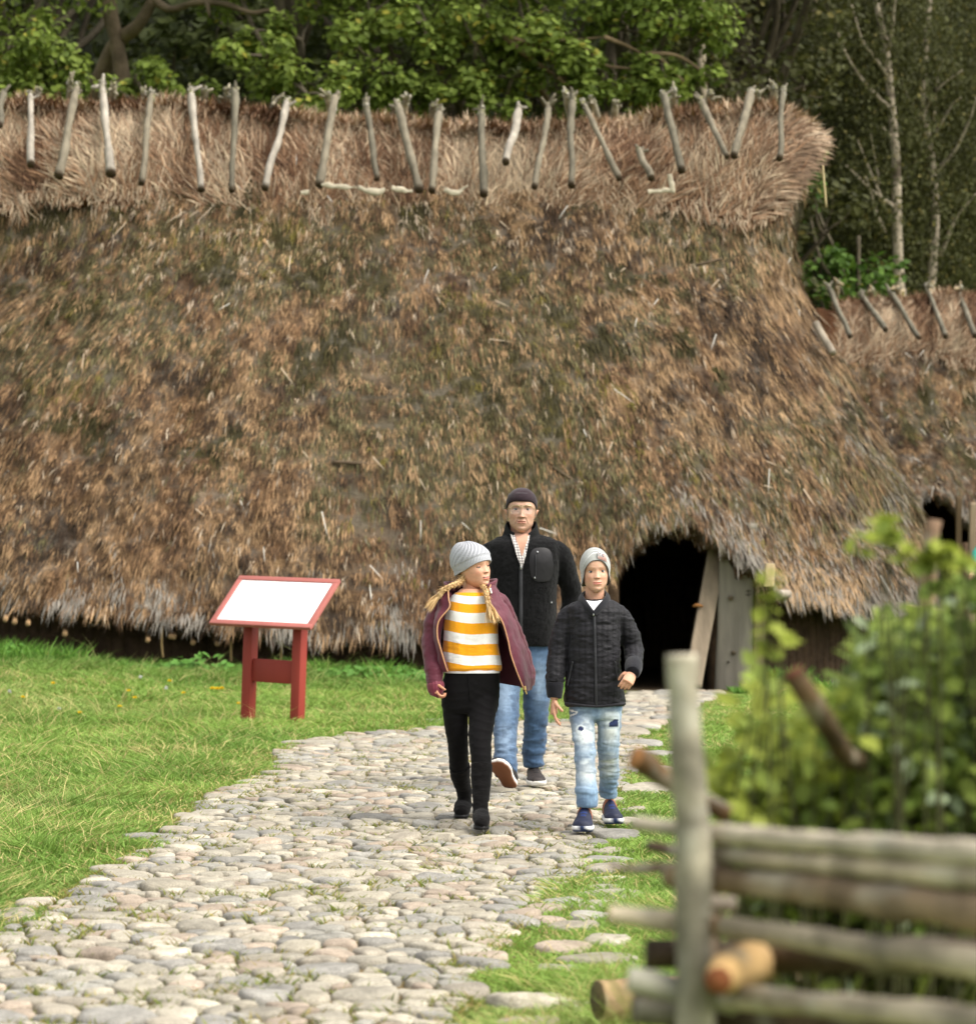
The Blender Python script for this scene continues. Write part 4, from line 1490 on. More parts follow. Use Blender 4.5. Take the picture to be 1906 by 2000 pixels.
# bare twigs among the right-hand oak
dt = np.array([1.9, 40.6, 0])
dead2 = thing('dead_tree', 'thin dead tree with sloping bare grey branches among the oaks above the ridge', 'tree', dt)
it = [tube([dt, dt + np.array([-.2, 0, 4]), dt + np.array([-.4, 0, 7.2]), W(1000, 60, 40.2)], [.14, .12, .1, .06], 10, m=30, rough=.1, seed=56)]
for pts, r in (([(985, 68), (1060, 95), (1120, 110)], .045), ([(985, 70), (1030, 110), (1085, 145), (1145, 165)], .05), ([(1090, 150), (1115, 172), (1142, 182)], .03), ([(1140, 90), (1175, 125), (1240, 135)], .035), ([(1180, 72), (1225, 90), (1262, 110)], .04), ([(1262, 105), (1320, 108), (1370, 140), (1380, 165)], .035), ([(1290, 115), (1320, 145), (1345, 168)], .03), ([(1060, 80), (1120, 78), (1180, 72)], .03)):
    P = [W(a, b, 38.9 + .15 * i) for i, (a, b) in enumerate(pts)]
    it.append(tube(P, [r * (1 - .6 * i / (len(P) - 1)) for i in range(len(P))], 7, m=16, rough=.15, seed=57))
v, f = merge(*it)
mk('trunk', v, f, m_trunk, dead2, np.tile(srgb(124, 106, 82), (len(v), 1)) * (.6 + .7 * fbm(v * 4, 9, 3))[:, None])

# birches behind the second hut
def birch(label, D, main, branches, base, seed, xr):
    b = np.array(base, float)
    t = thing('birch_tree', label, 'tree', b, 'birches')
    P = [b] + [W(a, c, D) for a, c in main]
    k = len(P)
    rr = [.13] + list(np.linspace(.115, .05, k - 1))
    it = [tube(P, rr, 10, m=70, rough=.06, seed=seed)]
    for pts, r in branches:
        Q = [W(a, c, D + (-.25 if i else 0) * i) for i, (a, c) in enumerate(pts)]
        it.append(tube(Q, [r * (1 - .65 * i / (len(Q) - 1)) for i in range(len(Q))], 7, m=22, rough=.06, seed=seed + 1))
    v, f = merge(*it)
    spots = sstep(.62, .70, fbm(v * np.array([3, 3, 8]), seed, 3))[:, None]
    C = srgb(160, 148, 130) * (.75 + .4 * fbm(v * 3, seed + 2, 2))[:, None] * (1 - spots) + srgb(84, 74, 62) * spots
    mk('trunk', v, f, m_trunk, t, C)
    L, Cc = [], []
    for (pts, r) in [(main, 1)] * 3 + branches * 2:
        for (a, c) in pts:
            for q in range(5):
                cc = W(a + rng.normal() * 45, c + rng.normal() * 45, D + (rng.random() * 1.2 + .35 if q > 1 else -.5))
                nn = 60 if q > 1 else 18
                v, f, c3 = clump_leaves(cc, .55, nn, .09, G_OLV, up=.3, droop=.8)
                L.append((v, f))
                Cc.append(c3)
    for q in range(150):
        cc = W(rng.uniform(*xr), rng.uniform(-60, 620), D + 1.4 + rng.random() * 2)
        v, f, c3 = clump_leaves(cc, .7, 110, .1, G_OLV, up=.3, droop=.8)
        L.append((v, f))
        Cc.append(c3)
    v, f = merge(*L)
    mk('crown', v, f, m_leaf, t, np.vstack(Cc), smooth=False)


birch('slender white-barked birch nearer the end of the large roof, forked at the top', 52.0,
      [(1758, 620), (1756, 564), (1751, 442), (1750, 335), (1745, 259), (1738, 183), (1733, 122), (1725, 70), (1713, 18), (1706, -40)],
      [([(1733, 100), (1741, 61), (1745, 18), (1752, -30)], .05), ([(1750, 408), (1700, 370), (1652, 323)], .05), ([(1740, 215), (1690, 165), (1655, 113), (1634, 61)], .05),
       ([(1735, 152), (1705, 110), (1683, 79), (1662, 9)], .045), ([(1727, 454), (1712, 420), (1701, 381), (1690, 345)], .04), ([(1735, 418), (1705, 350), (1674, 274)], .035), ([(1745, 270), (1722, 248)], .03),
       ([(1716, 360), (1706, 300), (1700, 262)], .03), ([(1735, 90), (1722, 40), (1720, -20)], .03)], (8.34, 52, -.02), 61, (1620, 1780))
birch('slender birch with outward forking branches directly behind the second hut, further from the large roof', 53.5,
      [(1815, 620), (1817, 558), (1825, 427), (1818, 320), (1808, 259), (1799, 198), (1802, 137), (1808, 76), (1814, 0), (1818, -50)],
      [([(1806, 212), (1835, 170), (1878, 137)], .045), ([(1814, 285), (1853, 213), (1875, 190)], .04), ([(1823, 338), (1860, 299), (1890, 240), (1906, 190)], .05), ([(1835, 500), (1866, 427), (1906, 378)], .05),
       ([(1765, 362), (1780, 325), (1800, 292)], .045), ([(1793, 265), (1783, 213), (1753, 149)], .03), ([(1822, 240), (1830, 150), (1845, 105)], .03), ([(1790, 520), (1810, 490), (1830, 470)], .03)], (9.2, 53.5, -.02), 63, (1760, 1960))
# a thin bare stem beside the oaks
b = np.array([4.3, 43.5, -.02])
t = thing('birch_tree', 'thin pale stem standing alone above the ridge between oaks and birches', 'tree', b)
v, f = tube([b, b + np.array([0, 0, 4]), W(1374, 180, 43.5), W(1372, 120, 43.5), W(1368, 60, 43.5), W(1372, -20, 43.5)], [.08, .07, .06, .055, .05, .04], 8, m=30, rough=.08)
mk('trunk', v, f, m_trunk, t, np.tile(srgb(150, 138, 118), (len(v), 1)) * (.7 + .5 * fbm(v * 5, 3, 2))[:, None])
L, Cc = [], []
for q in range(26):
    v, f, c3 = clump_leaves(W(1375 + rng.normal() * 45, rng.uniform(-60, 190), 44 + rng.random()), .6, 90, .12, G_OLV)
    L.append((v, f)); Cc.append(c3)
v, f = merge(*L)
mk('crown', v, f, m_leaf, t, np.vstack(Cc), smooth=False)

# the closed wood further back
L, Cc = [], []
for q in range(560):
    x = rng.uniform(-26, 32)
    z = rng.uniform(0, 19)
    y = rng.uniform(58, 68)
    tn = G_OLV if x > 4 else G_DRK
    v, f, c3 = clump_leaves(np.array([x, y, z]), 1.9, 120, .42, tn)
    L.append((v, f)); Cc.append(c3)
v, f = merge(*L)
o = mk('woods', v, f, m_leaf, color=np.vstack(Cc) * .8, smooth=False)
tag(o, 'dense dark wood closing off the background', 'woods', kind='stuff')
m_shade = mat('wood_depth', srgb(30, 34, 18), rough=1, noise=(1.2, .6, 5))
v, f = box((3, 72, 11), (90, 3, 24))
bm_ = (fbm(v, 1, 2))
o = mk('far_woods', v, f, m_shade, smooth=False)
tag(o, 'dark mass of far trees', 'woods', kind='stuff')

# leafy shrub behind the fence
SB = np.array([.80, 4.45, 0.0])
shrub = thing('leafy_shrub', 'large blurred green shrub growing behind the pole fence at the right', 'shrub', SB)
it, cs, L, Cc = [], [], [], []
s1, s2, s3, s4 = srgb(136, 152, 70), srgb(112, 132, 60), srgb(156, 170, 136), srgb(82, 98, 44)
tips = []
outline_x = [1640, 1660, 1690, 1730, 1790, 1850, 1906, 2000, 2150]
outline_y = [1580, 1370, 1300, 1235, 1180, 1140, 1110, 1090, 1090]
for q in range(260):
    px = rng.uniform(1610, 2150)
    top = np.interp(px, outline_x, outline_y)
    py = top + (1640 - top) * rng.random() ** 1.1
    tips.append((px, py, 4.15 + .65 * rng.random(), 1))
for q in range(150):
    tips.append((rng.uniform(1460, 2150), rng.uniform(1640, 2050), 4.25 + .6 * rng.random(), 1))
for q in range(64):
    px = rng.uniform(1400, 1680)
    top = np.interp(px, [1400, 1470, 1500, 1560, 1640], [1480, 1400, 1320, 1420, 1300])
    tips.append((px, top + (1620 - top) * rng.random(), 4.12 + .45 * rng.random(), .8))
for (px, py) in ((1715, 1035), (1745, 1020), (1690, 1060), (1735, 1045), (1840, 1060), (1500, 1130), (1495, 1170), (1508, 1215), (1500, 1260), (1760, 1090), (1530, 1240), (1800, 1085), (1812, 1100), (1835, 1090), (1850, 1105), (1822, 1075), (1790, 1110), (1880, 1100)):
    tips.append((px, py, 4.1, .3))
for (px, py, D, k) in tips:
    p = W(px, py, D)
    b = SB + np.array([rng.normal() * .18, rng.normal() * .12, 0]) if k > .9 else np.array([p[0] + rng.normal() * .08, p[1] + .05, 0])
    v, f = tube([b, b * .5 + p * .5 + rdir(1)[0] * .05, p], [.005, .0035, .0015], 5, m=8)
    it.append((v, f))
    n = 18 if k > .9 else (9 if k > .5 else 4)
    dd = rdir(n) * (.07 if k > .5 else .025) * (rng.random(n) ** .5)[:, None]
    Nn = unit(np.array([0, -.3, .8]) + rdir(n) * .7)
    T = unit(np.cross(Nn, rdir(n)))
    u = rng.random(n)[:, None]
    c = np.where(u < .5, s1, np.where(u < .8, s2, np.where(u < .9, s3, s4))) * (.75 + .5 * rng.random(n))[:, None]
    if k < .9:
        c = np.where(u < .6, srgb(158, 168, 72), s1) * (.8 + .4 * rng.random(n))[:, None]
    v, f, c3 = leafquads(p + dd, Nn, T, .030 + .024 * rng.random(n), .020 + .015 * rng.random(n), c)
    L.append((v, f)); Cc.append(c3)
v, f = merge(*it)
mk('stems', v, f, mat('shrub_stem', srgb(58, 58, 32), rough=.8), shrub)
v, f = merge(*L)
mk('foliage', v, f, m_leaf, shrub, np.vstack(Cc), smooth=False)
# sparse yellow-green weeds left of it
n = 500
x = rng.uniform(.36, .64, n)
y = rng.uniform(4.15, 4.7, n)
an = rng.random(n) * 2 * math.pi
lean = np.stack([np.cos(an), np.sin(an), an * 0], -1)
D = unit(np.array([0, 0, 1.0]) + lean * (.1 + .3 * rng.random(n))[:, None])
hh = (.35 + .5 * rng.random(n)) * np.interp(x, [.36, .64], [.75, 1.05])
GC = np.where((rng.random(n) < .6)[:, None], srgb(156, 170, 76), srgb(184, 180, 104)) * (.8 + .4 * rng.random(n))[:, None]
V, Fg, Cg = blades(np.stack([x, y, gz(x, y)], -1), D, hh, .003 + .004 * rng.random(n), unit(np.cross(D, rdir(n))), lean * .4, GC)
o = mk('tall_weeds', V, Fg, m_grass, color=Cg, smooth=False)
tag(o, 'tall thin yellow-green weeds between the fence post and the shrub', 'weeds', kind='stuff')
# ------------------------------------------------------------------ people
def hermite(xs, ys, x):
    """smooth interpolation through the points, no overshoot"""
    xs, ys = np.array(xs, float), np.array(ys, float)
    d = np.diff(ys) / np.diff(xs)
    m = np.zeros_like(ys)
    m[1:-1] = np.where(d[1:] * d[:-1] > 0, 2 * d[1:] * d[:-1] / (d[1:] + d[:-1] + 1e-12), 0)
    m[0], m[-1] = d[0], d[-1]
    i = np.clip(np.searchsorted(xs, x) - 1, 0, len(xs) - 2)
    h = xs[i + 1] - xs[i]
    t = np.clip((x - xs[i]) / h, 0, 1)
    return (2 * t ** 3 - 3 * t ** 2 + 1) * ys[i] + (t ** 3 - 2 * t ** 2 + t) * h * m[i] + (-2 * t ** 3 + 3 * t ** 2) * ys[i + 1] + (t ** 3 - t ** 2) * h * m[i + 1]


def skin_nodes(nt, p, mp, src):
    p.inputs['Subsurface Weight'].default_value = .12
    p.inputs['Subsurface Radius'].default_value = (.010, .004, .002)
    p.inputs['Subsurface Scale'].default_value = 1.0


m_skin = mat('skin', attr=True, rough=.52, spec=.35, noise=(90, .1, 4), bump=(220, .15, .0015), nodes=skin_nodes)
m_eye = mat('eye', attr=True, rough=.08, spec=.6)


def g2(x, z, x0, z0, sx, sz):
    return np.exp(-((x - x0) / sx) ** 2 - ((z - z0) / sz) ** 2)


def make_head(H, origin, yaw, pitch, roll, skin, o):
    """head with features; origin: point under the skull axis at chin height. Returns list of (V, F, C, mat) and the transform"""
    nz_, nt_ = 130, 132
    zz = np.concatenate([np.linspace(-.015, .75, 100), np.linspace(.76, 1.0, 30)])
    th = np.linspace(0, 2 * math.pi, nt_, endpoint=False)
    th = th - .32 * np.sin(th)                            # more columns at the face
    jw = o.get('jaw', 1.0)
    w_ = hermite([-.015, .03, .09, .17, .28, .42, .58, .72, .84, .93, .98, 1.0], np.array([.085 * jw, .142 * jw, .198 * jw, .248 * jw, .290, .318, .33, .325, .282, .19, .09, .004]), zz)
    f_ = hermite([-.015, .03, .1, .2, .33, .5, .6, .72, .84, .93, .98, 1.0], [.30, .372, .40, .405, .405, .405, .425, .415, .35, .23, .11, .004], zz)
    b_ = hermite([-.015, .05, .15, .25, .4, .6, .75, .86, .94, .98, 1.0], [.02, .05, .14, .27, .40, .46, .44, .35, .22, .11, .004], zz)
    s, c = np.sin(th), np.cos(th)
    ef = 2 / 2.25
    X = w_[:, None] * np.sign(s) * np.abs(s) ** ef
    Y = np.where(c > 0, -f_[:, None] * np.abs(c) ** ef, b_[:, None] * np.abs(c) ** .95)
    Z = np.repeat(zz[:, None], nt_, 1)
    fr = sstep(.1, .5, c)[None, :] * np.ones_like(Z)
    ax = np.abs(X)
    ez, ex_ = o.get('eye', .495), .135
    nl = o.get('nose', 1.0)
    nt0 = o.get('nose_z', .335)
    bump = np.zeros_like(X)
    ridge = np.clip((ez + .06 - Z) / (ez + .06 - nt0), 0, 1)
    nosew = .034 + .022 * ridge
    below = sstep(nt0 - .045, nt0 - .008, Z)
    bump += (np.exp(-(X / nosew) ** 2) * (.012 + .098 * nl * ridge ** o.get('ridge_p', 1.3)) * below * sstep(ez + .1, ez + .02, Z))
    bump += .030 * nl * (g2(ax, Z, .047, nt0 - .002, .026, .026))
    bump += -o.get('socket', .038) * g2(ax, Z, ex_, ez, .075, .05)
    bump += .016 * o.get('brow', 1.0) * g2(ax, Z, .125, ez + .09, .1, .03)
    bump += .022 * o.get('cheek', 1.0) * g2(ax, Z, .175, ez - .15, .085, .08)
    mz = o.get('mouth', .195) + o.get('smile', 0) * (ax / .1) ** 2
    mw = o.get('mouth_w', .105)
    lipm = sstep(mw, mw * .72, ax)
    bump += .020 * g2(ax * 0, Z, 0, mz + .020, 1, .018) * lipm
    bump += .022 * g2(ax * 0, Z, 0, mz - .026, 1, .020) * lipm
    bump += -.018 * np.exp(-((Z - mz) / .009) ** 2) * lipm
    bump += .02 * np.exp(-(X / .12) ** 2) * np.exp(-((Z - mz) / .06) ** 2)
    bump += .022 * g2(X, Z, 0, .055, .085, .04) - .012 * g2(X, Z, 0, .115, .08, .018)
    if o.get('old'):
        fold = np.abs(ax - (.075 + (nt0 - Z) * .42))
        inb = sstep(mz - .06, mz, Z) * sstep(nt0 + .03, nt0 - .02, Z)
        bump += -.012 * np.exp(-(fold / .013) ** 2) * inb + .010 * np.exp(-((fold - .03) / .03) ** 2) * inb * (ax > .075)
        bump += -.016 * g2(ax, Z, .2, .2, .05, .1)                # hollow cheeks
        for q in (.66, .70, .745):
            bump += -.004 * np.exp(-((Z - q - .01 * np.cos(X * 20)) / .006) ** 2) * sstep(.2, .1, ax)
        bump += -.008 * g2(ax, Z, .14, ez - .075, .06, .014)
    Y = Y - bump * fr
    V = np.stack([X, Y, Z], -1).reshape(-1, 3)
    x, z, a, f = X.ravel(), Z.ravel(), ax.ravel(), fr.ravel()
    C = np.tile(skin, (len(V), 1))
    C *= (.93 + .14 * fbm(V * 9, 5, 3))[:, None]

    def paint(mask, colr):
        nonlocal C
        mask = np.clip(mask, 0, 1)[:, None]
        C = C * (1 - mask) + np.asarray(colr) * mask
    paint(.45 * g2(a, z, .19, ez - .15, .09, .08) * f * o.get('blush', 1), skin * np.array([1.0, .72, .68]))
    paint(.35 * g2(x, z, 0, nt0, .05, .04) * f, skin * np.array([1.0, .75, .7]))
    mzr = mz.ravel() if hasattr(mz, 'ravel') else mz
    lip = o.get('lip', skin * np.array([.85, .55, .52]))
    lipmask = sstep(mw, mw * .8, a) * f * np.exp(-((z - mzr + .004) / .034) ** 4)
    paint(.85 * lipmask, lip)
    opn = o.get('open', 0)
    paint(f * sstep(mw * .98, mw * .8, a) * np.exp(-((z - mzr) / (.0062 + opn)) ** 4) * .8, lip * .38)
    if opn:
        paint(f * sstep(mw * .7, mw * .55, a) * np.exp(-((z - mzr - .006) / .008) ** 4), srgb(226, 214, 204))
    paint(.85 * g2(a, z, .030, nt0 - .034, .017, .011) * f, skin * .25)     # nostrils
    paint(.35 * g2(x, z, 0, nt0 - .04, .06, .012) * f, skin * .55)
    bz = ez + .085 + .02 * np.exp(-((a - .15) / .06) ** 2) - .0
    paint(o.get('brow_k', .6) * sstep(.035, .06, a) * sstep(.225, .18, a) * np.exp(-((z - bz) / .014) ** 2) * f, o.get('brow_c', skin * .45))
    paint(.45 * g2(a, z, ex_, ez, .085, .045) * f, skin * np.array([.72, .58, .55]))
    if o.get('old'):
        paint(.34 * sstep(.27, .15, z) * sstep(-.02, .05, z) * f, skin * np.array([.70, .68, .69]))
        for q in (.655, .70, .74):
            paint(.4 * np.exp(-((z - q - .008 * np.cos(x * 18)) / .006) ** 2) * sstep(.24, .1, a) * f, skin * .55)
        paint(.45 * g2(a, z, .14, ez - .07, .06, .012) * f, skin * .55)
        paint(.4 * g2(a, z, .255, ez + .0, .03, .03) * f, skin * .7)
        paint(.6 * np.exp(-((np.abs(a - (.075 + (nt0 - z) * .42))) / .012) ** 2) * sstep(.15, .2, z) * sstep(nt0 + .02, nt0 - .02, z) * f, skin * .5)
    F = rings(np.stack([X, Y, Z], -1), True)
    V, Fs = F
    C = np.vstack([C, C[:1], C[-1:]])
    parts = [(V, Fs, C, 0)]
    # eyeballs and lids
    er = o.get('eye_r', .066)
    ydep = []
    for sgn in (-1, 1):
        k = np.argmin((X - sgn * ex_) ** 2 + (Z - ez) ** 2 + (Y > 0) * 9)
        ys = Y.ravel()[k]
        cen = np.array([sgn * ex_, ys + er * .72, ez])
        gaze = np.array(o.get('gaze', (0, -1, 0)), float)
        gaze = unit(gaze)
        la, lo = np.linspace(-math.pi / 2, math.pi / 2, 15), np.linspace(0, 2 * math.pi, 24, endpoint=False)
        # sphere with its pole along the gaze so that the iris is round
        T1 = unit(np.cross(gaze, [0, 0, 1.0]))
        T2 = np.cross(T1, gaze)
        ang = np.array([0, .12, .2, .27, .38, .46, .5, .6, .8, 1.1, 1.6, 2.2, 3.0])
        R = cen + er * (np.cos(ang)[:, None, None] * gaze + np.sin(ang)[:, None, None] * (np.cos(lo)[None, :, None] * T1 + np.sin(lo)[None, :, None] * T2))
        v, fs = rings(R, True)
        ic = o.get('iris', srgb(90, 96, 84))
        cc = np.tile(srgb(196, 186, 178), (len(v), 1))
        ai = np.repeat(ang, len(lo))
        cc[:len(ai)][ai < .55] = ic * .6
        cc[:len(ai)][ai < .3] = srgb(22, 18, 16)
        cc[len(ai)] = srgb(22, 18, 16)
        parts.append((v, fs, cc, 1))
        # lids
        for (lo_el, hi_el, colr, thick) in ((o.get('lid', 14), 88, skin * np.array([.86, .72, .68]), 1.10), (-88, o.get('lid2', -26), skin * np.array([.9, .76, .72]), 1.07)):
            el = np.radians(np.linspace(lo_el, hi_el, 9))
            azr = np.radians(np.linspace(-86, 86, 17))
            arch = np.cos(azr)[None, :] ** .5
            E, A = np.meshgrid(el, azr, indexing='ij')
            if lo_el > 0 or hi_el > 60:
                E = E - (1 - np.cos(A)) * .35 * (1 - (E - el[0]) / (el[-1] - el[0]))
            P = cen + er * thick * np.stack([np.cos(E) * np.sin(A), -np.cos(E) * np.cos(A), np.sin(E)], -1)
            cl_ = np.tile(colr, (E.size, 1))
            if hi_el > 60:
                cl_[:17] = skin * np.array([.22, .17, .15])
                cl_[17:34] = colr * .5
            parts.append((P.reshape(-1, 3), [grid_faces(9, 17)], cl_, 0))
    # ears
    if o.get('ears', True):
        for sgn in (-1, 1):
            t = np.linspace(0, 2 * math.pi, 18, endpoint=False)
            er_z = np.where(np.sin(t) > 0, .105, .10)
            rr = []
            for (k, out) in ((1.0, 0.0), (1.06, .035), (1.0, .06), (.8, .058), (.6, .035), (.2, .03)):
                rr.append(np.stack([sgn * (.300 + out * o.get('ear_out', 1.0) * (.72 + .38 * np.sin(t)) + .02 * np.sin(t)), .055 + .062 * k * np.cos(t) + out * .6, .43 + er_z * k * np.sin(t) - .012 * np.cos(t)], -1))
            v, fs = rings(np.array(rr), True)
            parts.append((v, fs, np.tile(skin * np.array([1.0, .82, .76]), (len(v), 1)), 0))
    R = rotm('Z', yaw) @ rotm('X', pitch) @ rotm('Y', roll)
    piv = np.array([0, .05, .12])

    def T(V):
        return np.array(origin) + H * ((np.asarray(V) - piv) @ R.T + piv)
    return [(T(v), f, c, m) for (v, f, c, m) in parts], T


def hat_shell(T, cen, rad, zb, apex=(0, 0, 0), n=120, m=46, e=2.15, lip=.02, disp=None, back=None):
    """knitted cap in head units: dome from the brim height zb(theta) to the crown, with a turned-in lip"""
    th = np.linspace(0, 2 * math.pi, n, endpoint=False)
    t = np.linspace(0, 1, m)
    TH, TT = np.meshgrid(th, t)
    zbt = zb(TH)
    ph0 = np.arcsin(np.clip((zbt - cen[2]) / rad[2], -.98, .98))
    PH = ph0 + (math.pi / 2 - ph0) * TT
    q = 2 / e
    cp = np.sign(np.cos(PH)) * np.abs(np.cos(PH)) ** q
    sp = np.sign(np.sin(PH)) * np.abs(np.sin(PH)) ** q
    ry = np.where(np.cos(TH) > 0, rad[1][0], rad[1][1])
    # below the equator the cap clings to the head
    cp = np.where(PH < 0, np.maximum(cp, .93 + 0 * cp), cp)
    qh = 2 / 2.45
    hs_, hc_ = np.sign(np.sin(TH)) * np.abs(np.sin(TH)) ** qh, np.sign(np.cos(TH)) * np.abs(np.cos(TH)) ** qh
    P = np.stack([cen[0] + rad[0] * cp * hs_, cen[1] - ry * cp * hc_, cen[2] + rad[2] * sp], -1)
    k = sstep(.0, 1.0, TT)
    P = P + k[..., None] ** 2 * np.array(apex)
    if disp is not None:
        N = unit(P - np.array([cen[0], cen[1], cen[2] - .15]))
        P = P + N * disp(TH, TT, P)[..., None]
    c3 = np.array([cen[0], cen[1], 0])
    inn = P[0].copy()
    inn[:, :2] = cen[:2] + (inn[:, :2] - cen[:2]) * (1 - lip * 3)
    inn[:, 2] += .02
    inn2 = P[4].copy()
    inn2[:, :2] = cen[:2] + (inn2[:, :2] - cen[:2]) * .9
    mid = P[0].copy()
    mid[:, :2] = cen[:2] + (mid[:, :2] - cen[:2]) * (1 - lip)
    mid[:, 2] -= .012
    R = np.concatenate([inn2[None], inn[None], mid[None], P])
    V, F = rings(R, False)
    top = len(V)
    V = np.vstack([V, P[-1].mean(0)])
    i = np.arange(n)
    b = (len(R) - 1) * n
    F.append(np.stack([np.full(n, top), b + i, b + (i + 1) % n], -1))
    tt = np.concatenate([np.full(3 * n, -.01), TT.ravel(), [1]])
    tth = np.concatenate([np.tile(th, 3), TH.ravel(), [0]])
    return T(V), F, tt, tth, V


def torso(rows, D0, n=72, m=None, e=2.4):
    """rows: (py, pxL, pxR, front depth m, back depth m) -> closed shell"""
    R = np.array(rows, float)
    m = m or (len(rows) - 1) * 10
    t = np.linspace(R[0, 0], R[-1, 0], m)
    cols_ = [hermite(R[:, 0], R[:, k], t) for k in range(1, 5)]
    off_ = hermite(R[:, 0], R[:, 5], t) if R.shape[1] > 5 else np.zeros(m)
    th = np.linspace(0, 2 * math.pi, n, endpoint=False)
    s, c = np.sin(th), np.cos(th)
    q = 2 / e
    out = []
    for i in range(m):
        l, r, fd_, bd_ = (cols_[k][i] for k in range(4))
        D = D0 + off_[i]
        p = W((l + r) / 2, t[i], D)
        hw = (r - l) / 2 / FP * D
        x = hw * np.sign(s) * np.abs(s) ** q
        y = np.where(c > 0, -fd_ * np.abs(c) ** q, bd_ * np.abs(c) ** q)
        out.append(np.stack([p[0] + x, p[1] + y, np.full(n, p[2])], -1))
    return rings(np.array(out), True)


def limbp(pts, n=28, flat=1.0, m=None, ref=(1, 0, 0)):
    """pts: (px, py, D, radius px)"""
    P = np.array([W(a, b, d) for a, b, d, r in pts])
    r = np.array([r / FP * d for a, b, d, r in pts])
    return tube(P, r, n, m=m or (len(pts) - 1) * 10 + 1, flat=flat, ref=ref)


def make_hand(wrist, fdir, pnorm, thumb, L, curl, skin, spread=.12, tcurl=.5):
    """hand of length L: palm and five jointed fingers, fused. fdir: towards the fingers, pnorm: out of the palm, thumb: towards the thumb side"""
    f = unit(np.array(fdir, float))
    p = np.array(pnorm, float)
    p = unit(p - f * f.dot(p))
    s = np.cross(f, p)
    if s.dot(np.array(thumb, float)) < 0:
        s = -s
    w_ = np.array(wrist, float)
    it = []
    pl = L * .52
    it.append(tube([w_ - f * L * .22, w_, w_ + f * pl * .45, w_ + f * pl * .95, w_ + f * pl * 1.04], [L * .135, L * .13, L * .2, L * .215, L * .17], 20, m=26, flat=.55, ref=s))
    for k, (o_, fl, r) in enumerate(((.165, .44, .047), (.058, .49, .049), (-.05, .455, .047), (-.15, .36, .042))):
        b = w_ + f * pl * (.95 - abs(o_ - .05) * .25) + s * o_ * L
        cu = curl[k] if hasattr(curl, '__len__') else curl
        d = unit(f + s * o_ * spread * 3)
        pts, rad = [b - d * L * .1, b], [r * L * .95, r * L * 1.05]
        cur = b
        ang = 0
        for j, seg in enumerate((.46, .31, .23)):
            ang += cu * (.8, 1.0, .8)[j]
            dd = d * math.cos(ang) + p * math.sin(ang)
            cur = cur + dd * fl * L * seg
            pts.append(cur)
            rad.append(r * L * (.98, .9, .66)[j])
        it.append(tube(pts, rad, 12, m=24, ref=s))
    tb = w_ + f * pl * .28 + s * L * .13 + p * L * .03
    d1 = unit(f * .62 + s * .75 + p * .25)
    d2 = unit(f * .9 + s * .25 + p * (.3 + tcurl))
    d3 = unit(f * .9 - s * .1 + p * (.4 + tcurl))
    p1 = tb + d1 * L * .15
    p2 = p1 + d2 * L * .17
    p3 = p2 + d3 * L * .13
    it.append(tube([tb - d1 * L * .06, tb, p1, p2, p3], np.array([.075, .075, .06, .052, .04]) * L, 12, m=22, ref=p))
    V, F = remesh(it, L * .016, 3)
    C = np.tile(skin, (len(V), 1)) * (.92 + .16 * fbm(V * 60, 3, 2))[:, None]
    k = sstep(.8, 1.05, (V - w_) @ f / L)[:, None] * .25
    C = C * (1 - k) + skin * np.array([1, .74, .68]) * k
    return V, F, C


